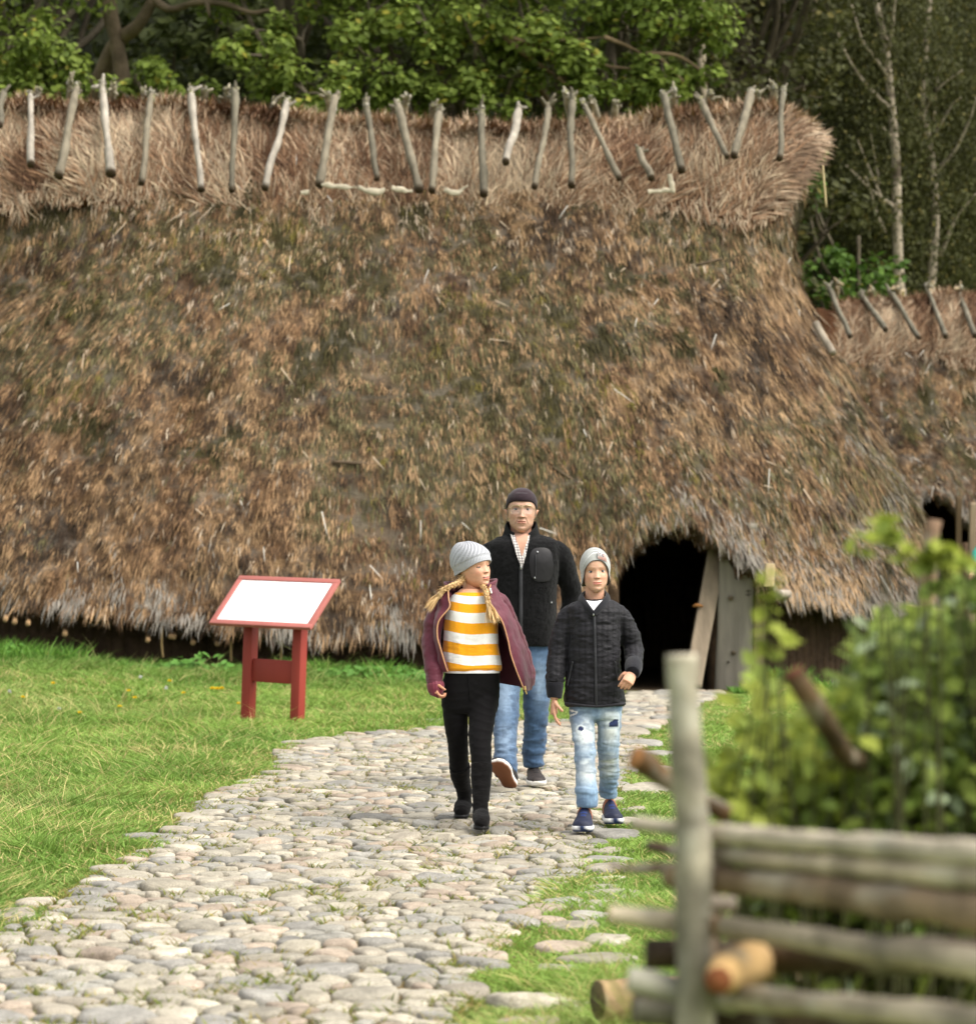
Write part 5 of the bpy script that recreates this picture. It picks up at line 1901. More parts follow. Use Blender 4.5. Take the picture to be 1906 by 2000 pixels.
def make_shoe(heel, yaw, pitch, L, wd, hgt, parent, upper, sole_c, strap=None, toe_up=0.0, lace=None, sole_h=.028, nm='shoe', pivot=0.0, under=None):
    """low shoe: upper and sole; heel: ground point under the heel; the toe points to -y when yaw is 0"""
    R = rotm('Z', yaw) @ rotm('X', -pitch)
    y = np.array([-.01, .0, .04, .12, .25, .40, .55, .70, .84, .94, .99, 1.0])
    hw = np.array([.10, .26, .33, .36, .345, .36, .42, .475, .46, .36, .2, .05])
    ht = np.array([.3, .85, 1.0, 1.0, .98, .86, .68, .5, .42, .36, .28, .2])
    yy = np.linspace(-.01, 1.0, 44)
    hw, ht = hermite(y, hw, yy) * wd, hermite(y, ht, yy) * hgt
    th = np.linspace(0, 2 * math.pi, 32, endpoint=False)
    up = toe_up * np.clip(yy - .6, 0, 1) ** 2

    def place(P):
        P = P.copy()
        P[..., 1] = -P[..., 1]
        return np.array(heel) + P @ R.T
    rows = []
    for i in range(44):
        s, c = np.sin(th), np.cos(th)
        taper = 1 - .3 * sstep(.35, 1, (c + 1) / 2)
        x = hw[i] * np.sign(s) * np.abs(s) ** .8 * taper
        z = sole_h * .6 + (ht[i]) * (np.sign(c) * np.abs(c) ** .85 + 1) / 2 + up[i] * L
        rows.append(np.stack([x, np.full(32, yy[i] * L), z], -1))
    v, f = rings(np.array(rows), True)
    v = v + vnormals(v, f) * ((fbm(v * np.array([40, 40, 60]), 7, 3) - .5) * .006)[:, None]
    C = np.tile(upper, (len(v), 1)) * (.75 + .5 * fbm(v * 50, 9, 3))[:, None]
    if lace is not None:
        yl = v[:, 1] / L
        tongue = sstep(.05, .032, np.abs(v[:, 0]) / max(wd, .01) * .3) * sstep(.22, .28, yl) * sstep(.68, .6, yl) * (v[:, 2] > hgt * .35)
        st = (np.sin(yl * 75) > 0)
        C = np.where((tongue > .4)[:, None] & st[:, None], lace, C)
    if strap is not None:
        yl = v[:, 1] / L
        C = np.where(((yl > .02) & (yl < .1) & (v[:, 2] > hgt * .85))[:, None], strap, C)
    sh = mk(nm, place(v), f, m_shoe, parent, C)
    if strap is not None:
        bands = np.array(rows)[9:15]
        ctr = bands.mean(1, keepdims=True)
        bands = ctr + (bands - ctr) * 1.05
        bands[..., 2] += .004
        bv, bf = rings(bands, True)
        mk('strap', place(bv), bf, m_shoe, sh, np.tile(strap, (len(bv), 1)))
    rows = []
    for k, (o_, z_) in enumerate(((.9, 0.0), (1.0, .006), (1.06, sole_h * .6), (1.05, sole_h))):
        pts = []
        for i in range(44):
            pts.append([hw[i] * o_, yy[i] * L + (.01 * (o_ - .95) * 10 if i > 40 else 0), z_ + up[i] * L])
        for i in range(43, -1, -1):
            pts.append([-hw[i] * o_, yy[i] * L, z_ + up[i] * L])
        rows.append(pts)
    rows = np.array(rows)
    v, f = rings(rows, False)
    nn = rows.shape[1]
    caps = []
    for base_ in (0, 3 * nn):
        for i in range(43):
            a = [base_ + i, base_ + i + 1, base_ + nn - 2 - i, base_ + nn - 1 - i]
            caps.append(a if base_ else a[::-1])
    f.append(np.array(caps))
    C = np.tile(sole_c, (len(v), 1))
    if under is not None:
        C[:nn * 2] = under
        if strap is not None:
            C[(v[:, 1] > L * .9) & (np.abs(v[:, 0]) < wd * .22)] = under
    o = mk('sole', place(v), f, m_shoe, sh, C)
    return sh


m_shoe = mat('shoe_material', attr=True, rough=.6, spec=.3, bump=(120, .2, .002))


def fabric(name, attr=True, color=(.5, .5, .5), rough=.85, sc=300, st=.35, sheen=.2, noise=(30, .12, 4), spec=.15, wr=None):
    return mat(name, color, attr=attr, rough=rough, spec=spec, noise=noise, bump=(sc, st, .002), sheen=sheen)


def folds(V, N, amp, sx, sy, sz, seed, o=3):
    return V + N * ((fbm(V * np.array([sx, sy, sz]), seed, o) - .5) * 2 * amp)[:, None]


def ridgef(t, w):
    """narrow groove at integer t"""
    d = np.abs(t - np.round(t))
    return np.exp(-(d / w) ** 2)


def person(label, px, D, z=0.0):
    p = W(px, 1115, D)
    return thing('person', label, 'person', (p[0], D, z))


def body_mesh(root, items):
    """head, neck, hands: one body mesh with skin and eye materials"""
    V, Fs = merge(*[(v, f) for v, f, c, m in items])
    C = np.vstack([c for v, f, c, m in items])
    mi = np.concatenate([np.full(sum(len(q) for q in f), m, dtype=np.int32) for v, f, c, m in items])
    return mk('body', V, Fs, [m_skin, m_eye], root, C, matidx=mi)


def inner_body(neck, sh, el, wr, hip, skin):
    """the body under the clothes, so that head, hands and feet hang together"""
    out = []
    nb, hp = np.array(neck), np.array(hip)
    out.append(tube([nb + np.array([0, 0, .02]), nb * .9 + hp * .1, nb * .5 + hp * .5, hp], [.04, .07, .07, .07], 16))
    for s_, e_, w_ in zip(sh, el, wr):
        out.append(tube([nb * .8 + hp * .2, s_, e_, w_], [.03, .035, .026, .02], 12))
    return [(v, f, np.tile(skin, (len(v), 1)), 0) for v, f in out]


def strip(P, wd, nrm, th=.003):
    """flat ribbon along P lying on a surface with normal nrm"""
    P = np.asarray(P, float)
    return tube(P, np.full(len(P), wd), 8, m=len(P) * 4, flat=th / wd, ref=np.cross(unit(P[-1] - P[0]), nrm), smooth=True)


def ontop(shell_V, pts, lift=.003):
    """push (px, py) points onto the camera-side of a garment: nearest front vertex in x, z"""
    out = []
    for (px, py, D) in pts:
        p = W(px, py, D)
        d = (shell_V[:, 0] - p[0]) ** 2 + (shell_V[:, 2] - p[2]) ** 2
        near = np.where(d < .02 ** 2)[0]
        if len(near) == 0:
            near = np.array([np.argmin(d)])
        y = np.percentile(shell_V[near, 1], 6)
        out.append([p[0], y - lift, p[2]])
    return np.array(out)


SK_M, SK_B, SK_G = srgb(192, 152, 130), srgb(208, 164, 138), srgb(206, 160, 132)

# =================================================================== the man
DM = 14.95
man = person('elderly man in black fleece, dark beanie and blue jeans walking behind the two children', 1018, DM)
parts, Tm = make_head(.246, W(1018, 1039.5, DM - .0), 0, -2, 1.0, SK_M, dict(eye=.53, nose_z=.345, mouth=.222, jaw=1.08, nose=1.15, smile=-.006, mouth_w=.108, old=True, ear_out=1.35, brow_k=.45, brow_c=srgb(120, 96, 80), lid=10, iris=srgb(80, 84, 76), lip=srgb(176, 112, 98), cheek=.8, brow=1.5))
# neck leans slightly forward
nk = tube([W(1017, 1022, DM + .015), W(1017, 1045, DM + .02), W(1016, 1072, DM + .03), W(1016, 1100, DM + .03)], np.array([19.5, 19.5, 22, 30]) / FP * DM, 40, m=40, flat=1.05)
nv = nk[0]
nC = np.tile(SK_M * np.array([.96, .88, .84]), (len(nv), 1)) * (.85 + .3 * fbm(nv * np.array([90, 90, 25]), 4, 3))[:, None]
items = parts + [(nv, nk[1], nC, 0)]
hl = make_hand(W(948, 1262, DM - .02), (0, -.1, -1), (1, .2, 0), (0, -1, 0), .19, .45, SK_M)
hr = make_hand(W(1100, 1262, DM + .03), (0, -.1, -1), (-1, .2, 0), (0, -1, 0), .19, .45, SK_M)
items += [(*hl, 0), (*hr, 0)]
items += inner_body(W(1016, 1085, DM + .03), [W(960, 1092, DM + .01), W(1090, 1092, DM + .01)], [W(942, 1180, DM + .03), W(1116, 1170, DM + .08)], [W(948, 1264, DM - .02), W(1100, 1264, DM + .03)], W(1018, 1270, DM), SK_M)
body_mesh(man, items)

m_fleece = mat('black_fleece', attr=True, rough=.95, spec=.08, noise=(120, .5, 4), bump=(260, 1.0, .006), sheen=.08)
tv = torso([(1041, 1000, 1038, .015, .08), (1044, 986, 1056, .035, .10), (1050, 968, 1080, .07, .115), (1061, 955, 1092, .11, .125), (1076, 950, 1094, .13, .128), (1100, 950, 1092, .145, .13), (1150, 953, 1087, .15, .13), (1210, 955, 1086, .15, .135), (1252, 955, 1085, .145, .14), (1262, 957, 1083, .14, .135)], DM, e=2.5)
aL = limbp([(968, 1064, DM + .01, 15), (954, 1088, DM + .01, 22), (944, 1150, DM + .03, 21), (942, 1205, DM + .02, 18.5), (946, 1258, DM - .02, 15)])
aR = limbp([(1080, 1062, DM + .01, 14), (1092, 1084, DM + .01, 22), (1108, 1125, DM + .04, 22.5), (1117, 1165, DM + .08, 20.5), (1110, 1215, DM + .06, 18.5), (1101, 1258, DM + .03, 15)])
V, F = remesh([tv, aL, aR], .007, 5)
N = vnormals(V, F)
V = folds(V, N, .010, 6, 6, 9, 21, 3)
V = folds(V, N, .004, 70, 70, 70, 22, 2)
# open neck: pull the cloth back in a V under the chin
p0 = W(1016, 1106, DM)
c = np.tile(srgb(17, 17, 18), (len(V), 1)) * (.8 + .4 * fbm(V * 30, 23, 2))[:, None]
fleece = mk('fleece_jacket', V, F, m_fleece, man, c)
fV = V
# plaid shirt showing in the open neck
m_plaid = fabric('plaid_shirt', sc=400, st=.2)
vp = []
gxx = np.linspace(-1, 1, 26)
for py in np.linspace(1041, 1110, 40):
    hw_ = np.interp(py, [1040, 1060, 1085, 1104, 1110], [21, 16, 9.5, 3, 1])
    for q in gxx:
        p = W(1016.5 + q * hw_ + np.interp(py, [1040, 1112], [-1, 2]), py, DM)
        vp.append([p[0], 0, p[2]])
vp = np.array(vp)
front = ontop(fV, [(CX + v[0] / DM * FP, YH - (v[2] - HC) / DM * FP, DM) for v in vp], .006)
vp[:, 1] = front[:, 1]
vp = laplace(vp, [grid_faces(40, 26)], 4)
# skin V between the two shirt fronts, shirt fronts at its sides
q = np.tile(gxx, 40)
rowpy = np.repeat(np.linspace(1041, 1110, 40), 26)
inner = np.interp(rowpy, [1041, 1060, 1078, 1086, 1090], [.72, .58, .3, .05, 0])
sk = np.abs(q - .16) < inner
pl1 = np.abs(((vp[:, 0] + vp[:, 2] * .15) * 62) % 1 - .5) < .13
pl2 = np.abs(((vp[:, 2] - vp[:, 0] * .1) * 62) % 1 - .5) < .13
cp_ = np.tile(srgb(214, 208, 202), (len(vp), 1))
cp_[pl1] = srgb(120, 112, 118)
cp_[pl2] = srgb(132, 124, 128)
cp_[pl1 & pl2] = srgb(60, 56, 62)
cp_[sk] = SK_M * np.array([.92, .86, .84])
mk('shirt', vp, [grid_faces(40, 26)], m_plaid, man, cp_)
# stand-up collar
cr = []
for (py, k) in ((1064, 1.0), (1050, .98), (1036, .94), (1022, .92), (1018, .90), (1022, .87), (1040, .88), (1062, .92)):
    th = np.linspace(math.radians(28), math.radians(332), 60)
    lift = np.where(np.cos(th) > 0, -np.cos(th) * 10 + 0, 0)
    ring = []
    for a in th:
        cpx = 1018 + 37 * k * math.sin(a) * (1 + (py - 1040) * .006)
        p = W(cpx, py + max(0, math.cos(a)) * 26, DM)
        ring.append([p[0], DM + .015 - .108 * k * math.cos(a) * (1 + (py - 1040) * .004), p[2]])
    cr.append(ring)
cr = np.array(cr)
cr = cr + ((fbm(cr.reshape(-1, 3) * 60, 25, 2) - .5) * .006).reshape(8, 60, 1)
mk('collar', cr.reshape(-1, 3), [grid_faces(8, 60)], m_fleece, fleece, np.tile(srgb(18, 18, 19), (480, 1)))
m_nylon = mat('black_nylon', srgb(23, 21, 24), rough=.5, spec=.3, noise=(40, .15, 3), bump=(90, .2, .003))
m_metal = mat('silver_metal', srgb(190, 190, 192), rough=.3, metal=1.0)
m_zip = mat('zip_tape', srgb(36, 36, 40), rough=.5, spec=.4, bump=(600, .5, .002))
zp = ontop(fV, [(1016.5, y_, DM) for y_ in np.linspace(1108, 1258, 16)], .004)
v, f = strip(zp, .011, (0, -1, 0), .004)
mk('zip', v, f, m_zip, fleece)
zp = ontop(fV, [(1016.5, 1106, DM), (1017, 1112, DM)], .010)
v, f = tube(zp, .005, 8)
mk('zip_pull', v, f, m_metal, fleece)
# chest pocket of smooth cloth
th = np.linspace(0, 2 * math.pi, 40, endpoint=False)
pts = [(1057 + 23.5 * math.copysign(abs(math.cos(a)) ** .6, math.cos(a)) * (1 - .0 * math.sin(a)), 1103 - 34 * math.copysign(abs(math.sin(a)) ** .7, math.sin(a)), DM) for a in th]
rr = []
for k in (1.0, .97, .8, .55, .25, .02):
    rr.append([(1057 + (a - 1057) * k - (1.5 if b < 1103 else 0), 1103 + (b - 1103) * k, d) for a, b, d in pts])
VV = np.concatenate([ontop(fV, r_, .0005 if i == 0 else .002) for i, r_ in enumerate(rr)])
VV = laplace(VV, [grid_faces(6, 40, True)], 2)
VV = np.vstack([VV, VV[-40:].mean(0)])
i = np.arange(40)
mk('chest_pocket', VV, [grid_faces(6, 40, True)[:, ::-1], np.stack([200 + (i + 1) % 40, 200 + i, np.full(40, 240)], -1)], m_nylon, fleece)
zp = ontop(fV, [(1045, y_, DM) for y_ in np.linspace(1082, 1126, 8)], .006)
v, f = tube(zp, .003, 6)
mk('pocket_zip', v, f, m_zip, fleece)
for (a, b) in ((1048.5, 1078), (1043, 1128), (1075.5, 1176)):
    v, f = tube(ontop(fV, [(a, b - 1, DM), (a + .5, b + 1.6, DM)], .010), .0045, 8)
    mk('pocket_pull', v, f, m_metal, fleece)

# jeans
def jeans_color(V, base, light, dark, seed, fade_c, fade_r):
    k = fbm(V * np.array([7, 7, 4]), seed, 3)
    st = fbm(V * np.array([150, 150, 12]), seed + 1, 2)
    C = base * (.75 + .5 * st)[:, None]
    l = np.zeros(len(V))
    for (c_, r_) in zip(fade_c, fade_r):
        l = np.maximum(l, np.exp(-((V[:, 0] - c_[0]) / r_[0]) ** 2 - ((V[:, 2] - c_[2]) / r_[1]) ** 2) * (V[:, 1] < c_[1] + .03))
    l = np.clip(l * (.6 + .8 * k), 0, 1)[:, None]
    C = C * (1 - l) + light * (.85 + .3 * st)[:, None] * l
    wr = sstep(.52, .64, fbm(V * np.array([12, 12, 34]), seed + 2, 3))[:, None] * .45
    return C * (1 - wr) + dark * wr


m_denim = fabric('blue_denim', sc=420, st=.35, noise=(60, .15, 4))
hp = torso([(1236, 960, 1080, .11, .12), (1262, 960, 1080, .115, .125), (1290, 960, 1078, .11, .13), (1312, 963, 1076, .10, .12)], DM)
lA = limbp([(990, 1280, DM, 29), (990, 1330, DM - .06, 28.5), (989, 1395, DM - .16, 25), (987, 1450, DM - .25, 24), (987, 1495, DM - .32, 24), (988, 1512, DM - .35, 24)])
lB = limbp([(1046, 1280, DM, 30), (1047, 1330, DM, 28.5), (1046, 1395, DM + .02, 25), (1043, 1450, DM + .06, 22), (1042, 1488, DM + .08, 21), (1042, 1499, DM + .08, 21)])
V, F = remesh([hp, lA, lB], .0075, 4)
N = vnormals(V, F)
V = folds(V, N, .010, 8, 8, 13, 31, 3)
V = V + N * ((sstep(.45, .7, fbm(V * np.array([9, 9, 30]), 33, 3)) - .3) * .010 * sstep(.72, .2, V[:, 2]))[:, None]
C = jeans_color(V, srgb(64, 88, 116), srgb(122, 142, 164), srgb(42, 58, 82), 35, [W(985, 1345, DM - .1), W(1052, 1330, DM), W(985, 1440, DM - .2)], [(.06, .16), (.045, .12), (.05, .1)])
mk('jeans', V, F, m_denim, man, C)
# trainers
gA = W(990, 1541, 14.58)
sA = make_shoe((gA[0] + .02, 14.62, .02), -20, 33, .29, .122, .085, man, srgb(40, 38, 40), srgb(226, 222, 214), lace=srgb(24, 24, 26), under=srgb(122, 76, 50))
gB = W(1041, 1500, 15.1)
sB = make_shoe((gB[0], 15.10, .016), 4, 0, .29, .118, .088, man, srgb(52, 46, 44), srgb(224, 220, 212), lace=srgb(20, 20, 22))

# beanie with a turned-up cuff
m_beanie = fabric('dark_plum_knit', sc=500, st=.4, sheen=.15, noise=(50, .2, 4))
V, F, tt, tth, L = hat_shell(Tm, (0, .015, .72), (.342, (.43, .47), .335), lambda t: np.full_like(t, .76), e=2.1)
cap = mk('beanie', V, F, m_beanie, man, np.tile(srgb(52, 40, 46), (len(V), 1)) * (.85 + .3 * fbm(V * 40, 41, 2))[:, None])
zc = lambda t: .715 - .175 * sstep(.05, 1.0, 1 - np.clip((np.cos(t) + .12) / 1.12, 0, 1)) - .05 * (np.cos(t) < 0) * -np.cos(t)
th = np.linspace(0, 2 * math.pi, 110, endpoint=False)
rr = []
for (z_, k) in ((.05, .985), (.0, 1.0), (-.012, 1.05), (.03, 1.095), (.10, 1.085), (.175, 1.055), (.195, 1.02), (.185, .985)):
    lowk = zc(th)
    ry = np.where(np.cos(th) > 0, .43, .47)
    zz_ = lowk + z_ * (1.0 + .0 * th) * np.where(z_ > .05, (.915 - lowk) / .195, 1)
    sq = np.where(zz_ > .72, np.sqrt(np.maximum(0, 1 - ((zz_ - .72) / .36) ** 2)), 1)
    rr.append(np.stack([.342 * k * sq * np.sin(th), .015 - ry * k * sq * np.cos(th), zz_], -1))
v, f = rings(np.array(rr), False)
v = Tm(v)
mk('cuff', v, f, m_beanie, cap, np.tile(srgb(44, 32, 38), (len(v), 1)) * (.85 + .3 * fbm(v * 40, 43, 2))[:, None])
# grey hair at the temples
m_hair = mat('hair', attr=True, rough=.5, spec=.4)
n = 900
a = rng.choice([-1, 1], n) * rng.uniform(1.3, 2.6, n)
P = np.stack([.335 * np.sin(a), -.40 * np.cos(a) * np.where(np.cos(a) > 0, 1, 1.12), rng.uniform(.42, .64, n)], -1)
D_ = unit(np.stack([np.sin(a) * .2, np.abs(np.sin(a)) * .5, -np.ones(n)], -1))
v, f, c = blades(Tm(P), D_, rng.uniform(.012, .026, n), np.full(n, .002), unit(np.cross(D_, rdir(n))), np.zeros((n, 3)), np.tile(srgb(168, 158, 146), (n, 1)) * rng.uniform(.7, 1.1, (n, 1)))
mk('hair', v, f, m_hair, man, c, smooth=False)

# glasses
gl = thing('glasses', 'thin wire glasses with clear lenses on the face of the elderly man', 'glasses', Tm(np.array([[0, -.5, .52]]))[0])
m_wire = mat('wire_frame', srgb(206, 186, 150), rough=.3, metal=.9)
m_lens = bpy.data.materials.new('clear_lens')
m_lens.use_nodes = True
nt = m_lens.node_tree
tr, gs, mx = nt.nodes.new('ShaderNodeBsdfTransparent'), nt.nodes.new('ShaderNodeBsdfGlossy'), nt.nodes.new('ShaderNodeMixShader')
gs.inputs['Roughness'].default_value = .05
mx.inputs[0].default_value = .07
nt.links.new(tr.outputs[0], mx.inputs[1])
nt.links.new(gs.outputs[0], mx.inputs[2])
nt.links.new(mx.outputs[0], nt.nodes['Material Output'].inputs[0])
fr_items, lens_items = [], []
for sgn in (-1, 1):
    t = np.linspace(0, 2 * math.pi, 41)
    e = .7
    xx = sgn * .145 + .118 * np.sign(np.cos(t)) * np.abs(np.cos(t)) ** e
    zz_ = .505 + .104 * np.sign(np.sin(t)) * np.abs(np.sin(t)) ** e - .006 * np.cos(t) * sgn
    yy_ = -.478 + .28 * (np.abs(xx) - .06) ** 2 * 3
    P = Tm(np.stack([xx, yy_, zz_], -1))
    fr_items.append(tube(P, np.where(np.sin(t) > .3, .0020, .0007), 6, m=80, cap=False))
    ctr = P.mean(0)
    lv = np.vstack([P[:-1], ctr])
    i = np.arange(40)
    lens_items.append((lv, [np.stack([i, (i + 1) % 40, np.full(40, 40)], -1)]))
    P = Tm(np.array([[sgn * .25, -.44, .55], [sgn * .31, -.30, .555], [sgn * .345, -.05, .545], [sgn * .34, .05, .5]]))
    fr_items.append(tube(P, .0014, 6))
for z_ in (.604, .56):
    P = Tm(np.array([[-.05, -.478, z_], [0, -.50, z_ + .006], [.05, -.478, z_]]))
    fr_items.append(tube(P, .0016, 6))
v, f = merge(*fr_items)
mk('frame', v, f, m_wire, gl)
v, f = merge(*lens_items)
mk('lenses', v, f, m_lens, gl)

# =================================================================== the boy
DB = 12.52
boy = person('boy in quilted black jacket, grey beanie with flag patch and ripped pale jeans', 1160, DB)
parts, Tb = make_head(.199, W(1163.5, 1155, DB), 3, 0, -2.5, SK_B, dict(eye=.49, nose_z=.345, mouth=.205, jaw=1.04, nose=.66, ridge_p=2.2, socket=.026, brow=.3, smile=.010, mouth_w=.115, brow_k=.5, brow_c=srgb(170, 124, 90), lid=20, lid2=-24, iris=srgb(70, 84, 92), lip=srgb(204, 128, 116), cheek=1.3, open=.0, ears=True))
nk = tube([W(1162, 1140, DB + .02), W(1161, 1158, DB + .02), W(1160, 1176, DB + .025), W(1159, 1200, DB + .03)], np.array([18.5, 18.5, 20.5, 30]) / FP * DB, 36, m=36)
nC = np.tile(SK_B * np.array([.99, .92, .88]), (len(nk[0]), 1))
hb = make_hand(W(1082, 1364, DB - .06), (-.02, -.12, -1), (1, .1, 0), (.25, -1, 0), .145, [.28, .34, .42, .5], SK_B * np.array([.98, .88, .84]))
hb2 = make_hand(W(1236, 1311, DB - .20), (-.42, -.55, -.75), (-.35, .75, -.5), (-.9, -.1, .5), .14, [.85, .95, 1.0, 1.0], SK_B * np.array([.98, .9, .86]), tcurl=.7)
body_mesh(boy, parts + [(nk[0], nk[1], nC, 0), (*hb, 0), (*hb2, 0)] + inner_body(W(1159, 1200, DB + .03), [W(1113, 1206, DB), W(1207, 1206, DB)], [W(1090, 1275, DB - .01), W(1236, 1272, DB + .01)], [W(1082, 1366, DB - .06), W(1235, 1313, DB - .2)], W(1162, 1360, DB), SK_B))
# quilted jacket
m_quilt = mat('quilted_black', attr=True, rough=.6, spec=.2, noise=(25, .15, 4), bump=(70, .35, .006), stretch=(1, 1, 2.2), sheen=.05)
tv = torso([(1169, 1142, 1180, .015, .07), (1172, 1130, 1194, .04, .08), (1177, 1116, 1206, .065, .088), (1186, 1107, 1214, .088, .093), (1202, 1107, 1213, .1, .095), (1240, 1110, 1211, .115, .1), (1295, 1107, 1212, .115, .105), (1340, 1103, 1216, .115, .11), (1372, 1101, 1221, .112, .115), (1379, 1103, 1219, .10, .105)], DB, e=2.5)
aL = limbp([(1122, 1188, DB, 12), (1108, 1204, DB, 18), (1096, 1240, DB, 20.5), (1089, 1280, DB - .01, 19.5), (1085, 1312, DB - .04, 18.5), (1083, 1336, DB - .06, 17)])
aR = limbp([(1200, 1188, DB, 12), (1213, 1203, DB, 18), (1229, 1238, DB + .02, 20.5), (1237, 1268, DB + .02, 20), (1238, 1290, DB - .06, 18.5), (1237, 1302, DB - .15, 16.5)])
V, F = remesh([tv, aL, aR], .0055, 5)
N = vnormals(V, F)
gro = ridgef((V[:, 0] + .012 * (fbm(V * np.array([6, 6, 12]), 51, 2) - .5)) / .0275, .16) * (np.abs(N[:, 1]) > .3)
pf = np.array([CX + V[:, 0] / V[:, 1] * FP]).ravel()
V = folds(V, N, .0075, 9, 9, 16, 52, 3)
V = V + N * (-.0020 * gro + (fbm(V * np.array([26, 26, 80]), 53, 3) - .5) * .013)[:, None]
C = np.tile(srgb(30, 29, 33), (len(V), 1)) * (1 - .25 * gro)[:, None]
jack = mk('quilted_jacket', V, F, m_quilt, boy, C)
jV = V
m_rib = mat('black_rib_knit', attr=True, rough=.85, spec=.15, bump=(300, .4, .003), sheen=.2)


def ribbed(name, pts, parent, tone, k=34):
    v, f = limbp(pts, n=96, m=26)
    cen = np.array([W(a, b, d) for a, b, d, r in pts]).mean(0)
    n_ = vnormals(v, f)
    idx = np.arange(len(v)) % 96
    v = v + n_ * (np.cos(idx / 96 * 2 * math.pi * k) * .0012)[:, None]
    return mk(name, v, f, m_rib, parent, np.tile(tone, (len(v), 1)))


RIB = srgb(26, 26, 32)
ribbed('cuff', [(1083, 1332, DB - .06, 16.5), (1083, 1340, DB - .06, 17), (1083, 1356, DB - .06, 15), (1082.5, 1363, DB - .062, 13.5)], jack, RIB)
ribbed('cuff', [(1237, 1296, DB - .13, 16.5), (1237, 1302, DB - .16, 17), (1236, 1310, DB - .2, 15.5), (1235, 1314, DB - .22, 13.5)], jack, RIB)
# white T-shirt in the V of the collar
vp = []
for py in np.linspace(1170, 1200, 14):
    hw_ = np.interp(py, [1172, 1178, 1192, 1200], [21, 19, 8, 1])
    for q in np.linspace(-1, 1, 15):
        vp.append((1158.5 + q * hw_ + (py - 1172) * -.03, py + 4 * (1 - q * q) * (py < 1181) - 2, DB))
vp = ontop(jV, vp, .006)
vp = laplace(vp, [grid_faces(14, 15)], 5)
mk('t_shirt', vp, [grid_faces(14, 15)], fabric('white_cotton', False, srgb(240, 240, 242), sc=300), boy)
# ribbed V collar
P = [W(1158, 1199, DB - .115), W(1147, 1187, DB - .095), W(1137, 1174, DB - .05), W(1134.5, 1165, DB + .01), W(1146, 1158, DB + .07), W(1162, 1156, DB + .085), W(1178, 1158, DB + .07), W(1187, 1165, DB + .01), W(1184, 1174, DB - .05), W(1172, 1187, DB - .095), W(1160, 1199, DB - .115)]
v, f = tube(P, np.array([5, 7.5, 8.5, 8.5, 8, 8, 8, 8.5, 8.5, 7.5, 5]) / FP * DB, 12, m=90, flat=.45, ref=(0, 0, 1))
mk('collar', v, f, m_rib, jack, np.tile(RIB, (len(v), 1)))
zp = ontop(jV, [(1158.5 + (y_ - 1198) * .022, y_, DB) for y_ in np.linspace(1199, 1377, 20)], .003)
v, f = strip(zp, .007, (0, -1, 0), .0035)
mk('zip', v, f, m_zip, jack)
v, f = tube(ontop(jV, [(1157.5, 1192, DB), (1157, 1202, DB)], .010), .0045, 8)
mk('zip_pull', v, f, m_metal, jack)
for (x0, y0, x1, y1) in ((1117, 1291, 1107, 1338), (1199, 1291, 1206, 1338)):
    zp = ontop(jV, [(x0 + (x1 - x0) * k, y0 + (y1 - y0) * k, DB) for k in np.linspace(0, 1, 7)], .002)
    v, f = strip(zp, .0045, (0, -1, 0), .003)
    mk('pocket_zip', v, f, m_zip, jack)
hm = ontop(jV, [(x_, 1375 + 2 * math.sin(x_ * .05), DB) for x_ in np.linspace(1103, 1219, 26)], .001)
v, f = tube(hm, .007, 8, m=60)
mk('hem', v, f, m_quilt, jack, np.tile(srgb(40, 39, 43), (len(v), 1)))
# jeans with rips
hp = torso([(1352, 1108, 1215, .085, .09), (1376, 1110, 1214, .09, .095), (1394, 1111, 1214, .085, .09), (1404, 1113, 1212, .075, .085)], DB)
lA = limbp([(1138, 1390, DB, 25.5), (1139, 1420, DB - .05, 24), (1142, 1460, DB - .12, 20.5), (1143, 1505, DB - .16, 20.5), (1146, 1555, DB - .2, 22), (1146, 1576, DB - .2, 21)])
lB = limbp([(1189, 1390, DB, 25), (1189, 1420, DB, 23.5), (1188, 1460, DB + .02, 21.5), (1189, 1505, DB + .08, 20), (1188, 1538, DB + .14, 18.5), (1188, 1554, DB + .16, 18.5)])
V, F = remesh([hp, lA, lB], .0055, 4)
N = vnormals(V, F)
V = folds(V, N, .006, 10, 10, 16, 61, 3)
V = V + N * ((sstep(.45, .7, fbm(V * np.array([10, 10, 34]), 63, 3)) - .3) * .007 * sstep(.78, .4, V[:, 2]))[:, None]
C = jeans_color(V, srgb(116, 142, 168), srgb(208, 212, 206), srgb(76, 98, 128), 65, [W(1140, 1430, DB), W(1190, 1420, DB), W(1143, 1500, DB - .1), W(1188, 1490, DB + .1)], [(.05, .08), (.045, .09), (.05, .06), (.04, .06)])
pxv = CX + V[:, 0] / V[:, 1] * FP
pyv = YH + (HC - V[:, 2]) / V[:, 1] * FP
frn = N[:, 1] < -.1
NAVY = srgb(40, 50, 84)
hole1 = frn & (((pxv - 1134) / 5.5) ** 2 + ((pyv - 1423) / 4.5) ** 2 < 1)
hole2 = frn & (pxv > 1190) & (pxv < 1207) & (pyv > 1405) & (pyv < 1420) & (pyv > 1405 + (1200 - pxv) * .6)
rim1 = frn & (((pxv - 1134) / 10) ** 2 + ((pyv - 1425) / 10) ** 2 < 1)
rim2 = frn & (np.abs(pxv - 1196) < 14) & (np.abs(pyv - 1408) < 16)
C[rim1] = C[rim1] * .4 + srgb(214, 222, 224) * .6
C[rim2] = C[rim2] * .5 + srgb(206, 216, 220) * .5
C[hole1] = NAVY
C[hole2] = NAVY
l3 = frn & (np.abs(pyv - (1388 + (pxv - 1115) * .25)) < 1.6) & (pxv > 1112) & (pxv < 1128)
